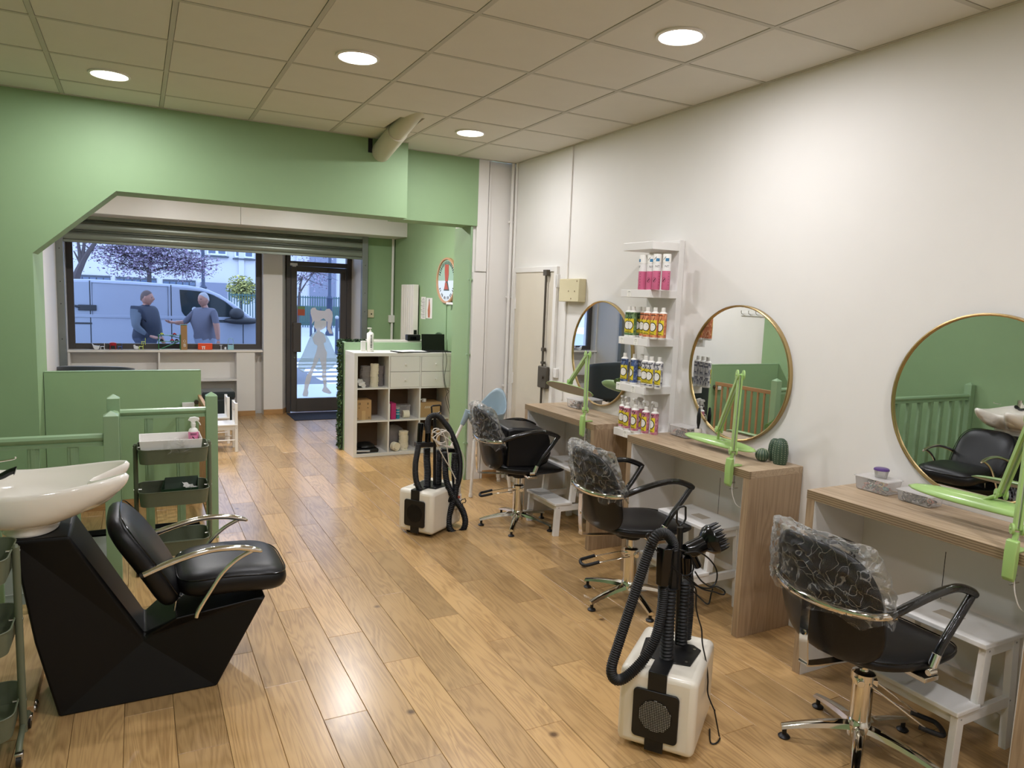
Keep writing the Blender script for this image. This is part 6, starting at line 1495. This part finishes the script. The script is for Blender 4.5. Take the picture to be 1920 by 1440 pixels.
# building across the street
BWL = mat('far_render_wall', (190, 190, 194), .8, var=.04, scale=.6); BGR = mat('far_grey_wall', (120, 124, 140), .8); BWN = mat('far_window_glass', (80, 96, 120), .15); BFR = mat('far_window_frame', (214, 218, 224), .6); BDK = mat('far_recess', (70, 76, 84), .7)
BY_ = 45.0
t = thing('school_building', 'long pale rendered building across the street', 'building', (0, BY_, 0))
M().box(-24, 40, 0, 6, -.1, 12).build('wall', BWL, t, smooth=0)
def w_(p0, p1): return (p0[0], p1[0], p1[2], p0[2])
for a, b in [((-2.904,45.000,2.225), (-1.256,45.000,1.918)), ((-1.011,45.000,2.199), (0.993,45.000,1.866)), ((1.305,45.000,2.169), (2.985,45.000,1.795))]:
    x0, x1, z0, z1 = w_(a, b); f = M().box(x0, x1, -.06, .02, z0, z1).build('low_window', BDK, t, smooth=0)
    for k in range(5):
        xa = x0 + (x1 - x0) * (k + .08) / 5; xb = x0 + (x1 - x0) * (k + .92) / 5; M().box(xa, xb, -.09, -.06, z0 + .08, z1 - .12).build('pane', BWN, f, smooth=0)
a, b = (3.251,45.000,2.090), (4.641,45.000,1.091); x0, x1, z0, z1 = w_(a, b); M().box(x0, x1, -.3, .02, -.1, z1).build('garage_door', BGR, t, smooth=0)
for a, b in [((3.600,45.000,4.341), (4.663,45.000,3.667)), ((5.091,45.000,4.382), (6.130,45.000,3.602)), ((2.158,45.000,4.364), (3.126,45.000,3.779)), ((-0.214,45.000,4.435), (1.419,45.000,3.884))]:
    x0, x1, z0, z1 = w_(a, b); f = M().box(x0, x1, -.08, .02, z0, z1).build('window', BFR, t, smooth=0); M().box(x0 - .1, x1 + .1, -.2, 0, z0 - .12, z0 - .04).build('window_sill', BDK, t, smooth=0)
    for k in range(2): M().box(x0 + .08 + (x1 - x0) / 2 * k, x0 - .08 + (x1 - x0) / 2 * (k + 1), -.1, -.08, z0 + .1, z1 - .1).build('pane', BWN, f, smooth=0)
M().box(9.4, 11.0, -.1, .02, 0, 12).build('grey_pilaster', BGR, t, smooth=0)
for k in range(4): M().box(5.3 + 3.3 * k, 5.6 + 3.3 * k, -.12, .02, 2.0, 12).build('pilaster', BWL, t, smooth=0)
# fence
FEN = mat('green_fence_metal', (52, 84, 82), .5)
t = thing('metal_fence', 'dark green metal bar fence across the street', 'fence', (3.9, 37, 0))
m = M()
for k in range(90): m.box(.0 + .12 * k, .045 + .12 * k, -.015, .015, -.02, 1.56)
tag(m.build('fence_bars', FEN, t, smooth=0), kind='stuff')
for z in (.2, 1.46): M().box(0, 10.8, -.025, .025, z, z + .05).build('fence_rail', FEN, t, smooth=0)
for k in range(5): M().box(2.4 * k, 2.4 * k + .08, -.04, .04, -.02, 1.62).build('fence_post', FEN, t, smooth=0)
tag(M().box(6.4, 22, 39.2, 41, -.02, 1.0).build('hedge_row', mat('far_hedge', (82, 102, 92), .9, var=.3, scale=9, bump=.8, bscale=8), smooth=0), 'low green hedge behind the street fence', 'hedge')
BOL = mat('bollard_dark', (40, 52, 74), .4); KNB = mat('bollard_knob', (150, 154, 160), .3)
for i, (p, h, kn, lb) in enumerate([((6.164,29.223,0.000), 1.0, 0, 'dark bollard left of the sticker figure outside the door'), ((7.038,32.479,0.000), 1.0, 0, 'dark bollard partly behind the sticker head'), ((5.060,20.536,0.000), 1.02, 1, 'dark bollard with pale knob right of the sticker figure'), ((8.445,33.704,0.000), 1.0, 0, 'dark bollard at the right edge of the door glass'), ((8.068,36.028,0.000), 1.0, 0, 'far dark bollard behind the sticker head')]):
    t = thing('bollard', lb, 'bollard', (p[0], p[1], -.02), 0, 'street bollards outside the door')
    M().lathe([(0, 0), (.06, 0), (.05, .04), (.045, h - .05), (.035, h), (0, h)], n=16).build('post', BOL, t)
    if kn: M().ell((0, 0, h + .05), (.055, .055, .055), 14, 8).build('knob', KNB, t)
def lamppost(label, x, y, h, base):
    t = thing('street_lamp', label, 'street lamp', (x, y, -.02)); M().lathe([(0, 0), (.17, 0), (.17, .1), (.12, .2), (.12, base), (.15, base + .05), (.07, base + .15), (.06, h), (0, h)], n=16).build('column', BOL, t)
    M().lathe([(.06, base + .8), (.10, base + .84), (.06, base + .9)], n=16).build('collar', BOL, t); M().lathe([(.05, h), (.16, h + .05), (.2, h + .35), (.1, h + .5), (0, h + .55)], n=16).build('lantern', KNB, t)
p = (2.414,32.000,2.184); lamppost('dark street lamp post between the blossom tree and the shrub', p[0], 32.0, 6.5, 1.75)
p = (7.083,30.000,1.510); lamppost('dark street lamp post seen through the door glass', p[0], 30.0, 6.5, 1.5)
# trees
BARK = mat('tree_bark', (74, 66, 66), .85, var=.15, bump=.5, bscale=30)
BLOS = [mat('blossom_mauve', (128, 112, 132), .7), mat('blossom_pale', (160, 148, 166), .7), mat('blossom_dark', (86, 70, 90), .7)]
def tree(name, label, base, paths, canopy, n, mats, seed, sz=.055, cat='tree'):
    t = thing(name, label, cat, base); rn = random.Random(seed)
    m = M()
    for pth, r0, r1 in paths:
        q = cr([tuple(Vector(p) - Vector(base)) for p in pth], 5); m.tube(q, [r0 + (r1 - r0) * i / (len(q) - 1) for i in range(len(q))], 7)
    m.build('trunk', BARK, t)
    m = M(); tw = M()
    for k in range(n):
        c, r = canopy[rn.randrange(len(canopy))]
        d = Vector((rn.gauss(0, 1), rn.gauss(0, 1), rn.gauss(0, 1))).normalized() * rn.random() ** .5
        p = Vector((c[0] + d.x * r[0], c[1] + d.y * r[1], c[2] + d.z * r[2])) - Vector(base); s_ = sz * rn.uniform(.6, 1.3)
        q = Matrix.Rotation(rn.uniform(0, 6.28), 3, 'Z') @ Matrix.Rotation(rn.uniform(0, 6.28), 3, 'X')
        m.add([p + q @ (Vector(v) * s_) for v in ((-1, 0, 0), (0, -.8, .2), (1, 0, 0), (0, .8, .2))], [(0, 1, 2, 3)], rn.randrange(len(mats)))
        if k % 22 == 0:
            tw.tube([Vector(c) - Vector(base), (Vector(c) - Vector(base)).lerp(p, .5) + Vector((0, 0, rn.uniform(-.1, .1))), p], [.02, .012, .005], 4)
    tag(m.build('blossom' if 'blossom' in label else 'leaves', mats, t, smooth=0), kind='stuff'); tag(tw.build('twigs', BARK, t), kind='stuff')
    return t
b = (0.387,28.000,1.678); cc = [(0.408,28.000,2.774), (-0.240,28.000,2.771), (1.157,28.000,2.728), (-0.713,28.000,2.919), (1.752,28.000,2.577), (0.172,28.000,3.211), (1.080,28.000,3.183), (1.492,28.000,2.433), (-0.088,28.000,2.384)]
tree('blossom_tree', 'pink blossom tree behind the van roof', (b[0], 28, 0), [([(b[0], 28, 0), (b[0], 28, 1.9), cc[0]], .10, .05), ([(b[0], 28, 2.2), (b[0] - .4, 27.9, 2.7), cc[3]], .05, .02), ([(b[0], 28, 2.2), (b[0] + .5, 28, 2.4), cc[4]], .05, .02), ([(b[0], 28, 2.1), (b[0] + .2, 28.1, 3.1), cc[6]], .05, .02)],
     [(c, (1.15, 1.1, .52)) for c in cc] + [((b[0], 28, 5.2), (2.6, 1.8, 1.3))], 8000, BLOS, 5, .038)
b = (-1.160,18.000,1.842); pts = [(-1.166,18.000,1.639), (-1.045,18.000,2.130), (-0.910,18.000,2.397), (-0.734,18.000,2.680), (-1.089,18.000,2.654), (-0.973,18.000,2.607), (-0.820,18.000,2.448), (-1.173,18.000,2.425)]
tree('bare_tree', 'bare branching tree at the left edge of shop window', (pts[0][0], 18, 0), [([(pts[0][0], 18, 0), pts[0], pts[1], pts[2], pts[3]], .10, .035), ([pts[1], pts[4]], .05, .025), ([pts[1], pts[5], (pts[5][0] + .1, 18, 3.6)], .045, .02), ([pts[1], pts[7]], .03, .01)], [(pts[6], (.6, .3, .5))], 60, BLOS, 8, .02)
b = (6.764,33.000,1.453); cc = [(6.597,33.000,2.394), (7.113,33.000,2.657), (6.759,33.000,2.875)]
tree('bare_tree', 'thin tree with pale blossom twigs seen through the door glass', (b[0], 33, 0), [([(b[0] - .4, 33, 0), (b[0] - .3, 33, 1.9), cc[0]], .07, .03), ([(b[0] - .3, 33, 1.7), (b[0], 33, 2.2), cc[1]], .04, .015)], [(c, (1.4, 1, .8)) for c in cc], 700, BLOS, 9, .045)
b = (4.653,38.500,1.828)
tree('yellow_shrub', 'yellow-green flowering shrub behind the street fence', (b[0], 38.5, 0), [([(b[0], 38.5, 0), (b[0], 38.5, 1.2)], .06, .04)], [((b[0], 38.5, 1.85), (.75, .6, .65)), ((b[0] + .2, 38.5, 1.6), (.7, .6, .6))], 2600, [mat('shrub_yellow', (196, 190, 110), .8), mat('shrub_olive', (130, 136, 90), .8)], 12, .06, 'shrub')
# van
VAN = mat('van_pale_paint', (122, 128, 142), .25, var=.02, coat=.5); VG = mat('van_window_tint', (26, 36, 40), .06, var=.1); VBK = mat('van_black_trim', (24, 26, 30), .5)
VY = 14.6
t = thing('delivery_van', 'pale panel van parked outside the shop window', 'van', (0, VY, 0))
roof = [(-1.737,14.600,1.764),(-1.262,14.600,1.794),(-0.953,14.600,1.812),(-0.720,14.600,1.819),(-0.086,14.600,1.813),(0.541,14.600,1.790),(0.818,14.600,1.781),(1.063,14.600,1.747),(1.197,14.600,1.709),(1.389,14.600,1.627),(1.624,14.600,1.474),(1.823,14.600,1.321),(2.004,14.600,1.181),(2.313,14.600,1.075),(2.523,14.600,0.926)]
poly = [(p[0], p[2]) for p in roof] + [(roof[-1][0] + .05, .35), (roof[0][0], .35)]
m = M(); m.prism(poly, 'y', 0, 1.85); m.build('body', VAN, t, bevel=.05, seg=3, smooth=30)
def van_poly(pts, mt, name, y0, y1, bevel=.004): m = M(); m.prism([(p[0], p[2]) for p in pts], 'y', y0, y1); return m.build(name, mt, t, smooth=0, bevel=bevel)
van_poly([(0.696,14.600,1.695),(0.873,14.600,1.690),(1.100,14.600,1.670),(1.273,14.600,1.615),(1.466,14.600,1.511),(1.663,14.600,1.349),(1.822,14.600,1.215),(1.963,14.600,1.101),(1.781,14.600,1.097),(1.365,14.600,1.104),(0.999,14.600,1.135),(0.885,14.600,1.147),(0.773,14.600,1.222),(0.727,14.600,1.293),(0.706,14.600,1.476)], VG, 'cab_window', -.006, .004)
for x in (325, 1058, 1708):
    a = ((-0.729,14.600,1.796), (0.555,14.600,1.774), (1.797,14.600,1.087))[(325, 1058, 1708).index(x)]
    M().box(a[0] - .008, a[0] + .008, -.003, .002, .42, a[2]).build('door_gap', VBK, t, smooth=0)
a, b = (-0.696,14.600,1.768), (0.503,14.600,1.165)
m = M(); m.tube([(x, -.002, z) for x, z in ((a[0], a[2]), (b[0], a[2] - .02), (b[0], b[2]), (a[0], b[2] + .02))], .012, 6, closed=True); m.build('panel_pressing', VAN, t)
M().box(roof[0][0], roof[-1][0], -.012, .004, (-0.101,14.600,1.152)[2] - .0, (-0.099,14.600,1.208)[2]).build('body_moulding', VAN, t, smooth=0, bevel=.005)
a = (-0.764,14.600,1.322); M().box(a[0] - .15, a[0] + .13, -.03, 0, a[2] - .05, a[2] + .05).cyl((a[0] - .22, -.02, a[2] + .03), (a[0] - .12, -.02, a[2] + .01), .02).build('door_handle', VBK, t, smooth=0, bevel=.01)
a = (-0.858,14.600,1.048); M().box(a[0] - .6, a[0] + .15, -.005, .002, a[2] - .015, a[2] + .015).build('slide_rail', VBK, t, smooth=0)
m = M(); c = (1.665,14.450,1.280); m.ell((c[0] - 0, -.12, c[2]), (.14, .09, .11), 16, 10); c2 = (1.763,14.450,1.146); m.ell((c2[0], -.08, c2[2]), (.32, .09, .07), 20, 8); m.build('wing_mirror', VBK, t)
a = (0.944,14.600,1.340); M().cyl((a[0], -.010, a[2]), (a[0], -.006, a[2]), .045, n=16).build('windscreen_sticker', KNB, t)
for x in (roof[0][0] + 1.1, roof[-1][0] - .75):
    m = M(); m.cyl((x, -.01, .33), (x, .2, .33), .33, n=32); wh = m.build('wheel', VBK, t); M().cyl((x, -.02, .33), (x, -.005, .33), .2, n=24).build('hub_cap', KNB, wh)
for k in range(2): M().box(1.2 + .9 * k - .2, 1.2 + .9 * k + .25, .5, .6, 1.94, 1.99).build('roof_bar', VBK, t, smooth=0) if False else None
# ---------------- the two men ----------------
def person(label, loc, rz, J, E, R_, face, mats, split, widen=1.0, hair=None, extra=None, head_turn=0):
    head_at = J.pop('head'); hands = (J.pop('handL'), J.pop('handR')); me = bpy.data.meshes.new('sk'); names = list(J); me.from_pydata([J[n] for n in names], [(names.index(a), names.index(b)) for a, b in E], [])
    o = bpy.data.objects.new('sk', me); C.objects.link(o); md = o.modifiers.new('s', 'SKIN'); md.use_smooth_shade = True
    for i, n in enumerate(names):
        v = me.skin_vertices[0].data[i]; v.radius = (R_[n], R_[n]); v.use_root = (n == 'pelvis')
    sb = o.modifiers.new('u', 'SUBSURF'); sb.levels = 2; sb.render_levels = 2
    dg = bpy.context.evaluated_depsgraph_get(); dg.update(); ev = o.evaluated_get(dg).to_mesh()
    m = M(); vs = []
    for v in ev.vertices:
        p = v.co.copy()
        if .80 < p.z < 1.46: p.y *= 1 + (widen - 1) * math.exp(-(p.y / .2) ** 4) * min(1, (p.z - .80) / .1, (1.46 - p.z) / .06)
        vs.append(p)
    fs = [tuple(p.vertices) for p in ev.polygons]; m.v = [tuple(p) for p in vs]
    for f in fs:
        c = sum((vs[i] for i in f), Vector()) / len(f); m.f.append(f); m.m.append(split(c))
    o.evaluated_get(dg).to_mesh_clear(); bpy.data.objects.remove(o)
    # head with face
    hd = Vector(head_at); q3 = Matrix.Rotation(head_turn, 3, 'Z')
    def hf(d, q):
        k = 1.0
        if d.z < -.1: k -= .22 * (-d.z - .1)
        x, y, z = q.x * k, q.y * k, q.z
        if d.x > .3:
            g = math.exp(-((d.y / .16) ** 2 + ((d.z + .12) / .22) ** 2)); x += .026 * g                                   # nose
            x -= .010 * (math.exp(-(((abs(d.y) - .34) / .14) ** 2 + ((d.z - .08) / .10) ** 2)))                                 # eye sockets
            x += .006 * math.exp(-((d.y / .35) ** 2 + ((d.z - .26) / .08) ** 2))                                               # brow
            x += .005 * math.exp(-((d.y / .22) ** 2 + ((d.z + .48) / .07) ** 2)) - .005 * math.exp(-((d.y / .22) ** 2 + ((d.z + .56) / .03) ** 2))
            x += .008 * math.exp(-((d.y / .3) ** 2 + ((d.z + .82) / .14) ** 2))                                                # chin
        g = math.exp(-(((abs(d.y) - 1) / .25) ** 2 + (d.x / .14) ** 2 + ((d.z) / .22) ** 2)); y += (1 if d.y > 0 else -1) * .018 * g  # ears
        return q3 @ Vector((x, y, z))
    m.ell(hd, (.096, .076, .122), 40, 32, mi=0, fn=hf)
    # hands: palm and five fingers each
    for h, n in ((hands[0], 1), (hands[1], -1)):
        el = Vector(J['wristL' if n == 1 else 'wristR']); d = (Vector(h) - el).normalized(); s_ = d.cross(Vector((1, 0, 0)) if abs(d.x) < .8 else Vector((0, 0, 1))).normalized(); u_ = s_.cross(d)
        m.tube([el, Vector(h) - d * .02, Vector(h) + d * .045], [.027, .040, .036], 10, flat=.6)
        for k, L in enumerate((.062, .072, .068, .052)):
            b0 = Vector(h) + d * .04 + s_ * (.027 - .018 * k); m.tube([b0, b0 + d * L * .5 + u_ * .006, b0 + d * L + u_ * .022], [.0095, .009, .007], 7)
        b0 = Vector(h) - d * .01 + s_ * .034; m.tube([b0, b0 + s_ * .025 + d * .025, b0 + s_ * .03 + d * .055 + u_ * .01], [.012, .010, .008], 7)
    o = m.build('person', mats, smooth=75); o.location = loc; o.rotation_euler = (0, 0, rz); tag(o, label, 'person')
    # hair shell, eyes
    hm = M()
    def hairf(d, q): return q3 @ Vector((q.x - .006, q.y, q.z + .004)) * 1.0
    vs_o = len(hm.v)
    def hg(u, v):
        a = 2 * PI * u; th = PI * .46 * v
        d = Vector((math.sin(th) * math.cos(a), math.sin(th) * math.sin(a), math.cos(th)))
        lim = 1.0
        if d.x > .1: th2 = th * (.62 + .38 * (1 - min(1, max(0, d.x)))); d = Vector((math.sin(th2) * math.cos(a), math.sin(th2) * math.sin(a), math.cos(th2)))
        else: th2 = th * (1 + .35 * min(1, -d.x + .0)); d = Vector((math.sin(th2) * math.cos(a), math.sin(th2) * math.sin(a), math.cos(th2)))
        return hd + q3 @ Vector((d.x * .099 - .003, d.y * .079, d.z * .1255))
    hm.grid(hg, 36, 14); hm.build('hair', hair, o, smooth=80)
    em = M()
    for s_ in (-1, 1): em.ell(hd + q3 @ Vector((.083, .030 * s_, .008)), (.007, .010, .006), 10, 6)
    em.build('eyes', BLACKG, o)
    em = M(); em.ell(hd + q3 @ Vector((.086, 0, -.060)), (.006, .024, .006), 12, 6); em.build('mouth', mat('lips', (140, 90, 86), .6), o)
    return o
SKIN = mat('skin', (138, 98, 84), .55, var=.06)
E_ = [('pelvis', 'waist'), ('waist', 'belly'), ('belly', 'chest'), ('chest', 'neck'), ('neck', 'skull'), ('chest', 'shL'), ('shL', 'elL'), ('elL', 'wristL'), ('chest', 'shR'), ('shR', 'elR'), ('elR', 'wristR'), ('pelvis', 'hipL'), ('hipL', 'kneeL'), ('kneeL', 'ankL'), ('ankL', 'toeL'), ('pelvis', 'hipR'), ('hipR', 'kneeR'), ('kneeR', 'ankR'), ('ankR', 'toeR')]
def rad(b=1.0, arm=1.0):
    return dict(pelvis=.135 * b, waist=.14 * b, belly=.15 * b, chest=.14 * b, neck=.060, skull=.055, shL=.072 * arm, shR=.072 * arm, elL=.050 * arm, elR=.050 * arm, wristL=.030, wristR=.030, hipL=.10, hipR=.10, kneeL=.065, kneeR=.065, ankL=.042, ankR=.042, toeL=.035, toeR=.035)
def joints(armL, armR):
    J = dict(pelvis=(0, 0, .92), waist=(0, 0, 1.02), belly=(.03, 0, 1.12), chest=(0, 0, 1.29), neck=(.005, 0, 1.43), skull=(.02, 0, 1.50), shL=(0, .195, 1.36), shR=(0, -.195, 1.36), hipL=(0, .10, .86), kneeL=(.02, .11, .48), ankL=(0, .115, .08), toeL=(.15, .13, .035), hipR=(0, -.10, .86), kneeR=(.02, -.11, .48), ankR=(0, -.115, .08), toeR=(.15, -.13, .035), head=(.03, 0, 1.565))
    J['elL'], J['wristL'], J['handL'] = armL; J['elR'], J['wristR'], J['handR'] = armR; return J
MATS1 = [SKIN, mat('navy_vest', (20, 28, 44), .8, bump=.3, bscale=40), mat('grey_sleeve', (70, 78, 88), .85, bump=.3), mat('dark_trousers', (44, 50, 66), .85), BLACKP]
def split1(c):
    if c.z < .07: return 4
    if c.z < .93: return 3
    if c.z > 1.455: return 0
    if abs(c.y) > .27: return 2
    return 1
Jm = joints(((-.01, .355, 1.13), (.05, .36, .93), (.08, .355, .86)), ((.02, -.33, 1.12), (.18, -.20, .97), (.24, -.17, .95)))
p = (0.139,13.000,1.192)
person('man in a navy padded vest over grey sleeves, standing by the van, facing right', (p[0] - .02, 13.0, -.02), -.55, Jm, E_, rad(1.2, 1.35), 0, MATS1, split1, 1.6, mat('short_brown_hair', (74, 60, 56), .8), head_turn=.15)
# collar and hood of the vest
MATS2 = [SKIN, mat('grey_tshirt', (78, 78, 90), .85, bump=.2), mat('pale_jeans', (110, 118, 136), .85), BLACKP]
def split2(c):
    if c.z < .07: return 3
    if c.z < .92: return 2
    if c.z > 1.44: return 0
    if abs(c.y) > .225 and c.z < 1.19: return 0
    if c.x > .24: return 0
    return 1
Jm = joints(((.02, .30, 1.12), (.02, .33, .90), (.02, .33, .83)), ((.20, -.26, 1.17), (.42, -.20, 1.18), (.50, -.19, 1.19)))
p = (0.972,13.000,1.209)
person('grey-haired man in a grey T-shirt standing by the van, facing left', (p[0] + .03, 13.0, -.02), PI + .62, Jm, E_, rad(1.14, 1.05), 0, MATS2, split2, 1.25, mat('grey_hair', (132, 132, 136), .8), head_turn=.1)

# small joined bits that cannot be picked apart singly
for o in C.objects:
    if o.type == 'MESH' and o.parent is not None and o.name.split('.')[0] in ('print', 'screw', 'bolt', 'foot_screw', 'lettering_marks', 'list_print', 'clamp_screw', 'ribs', 'leaves', 'spines', 'emblem', 'wheels'):
        o['kind'] = 'stuff'
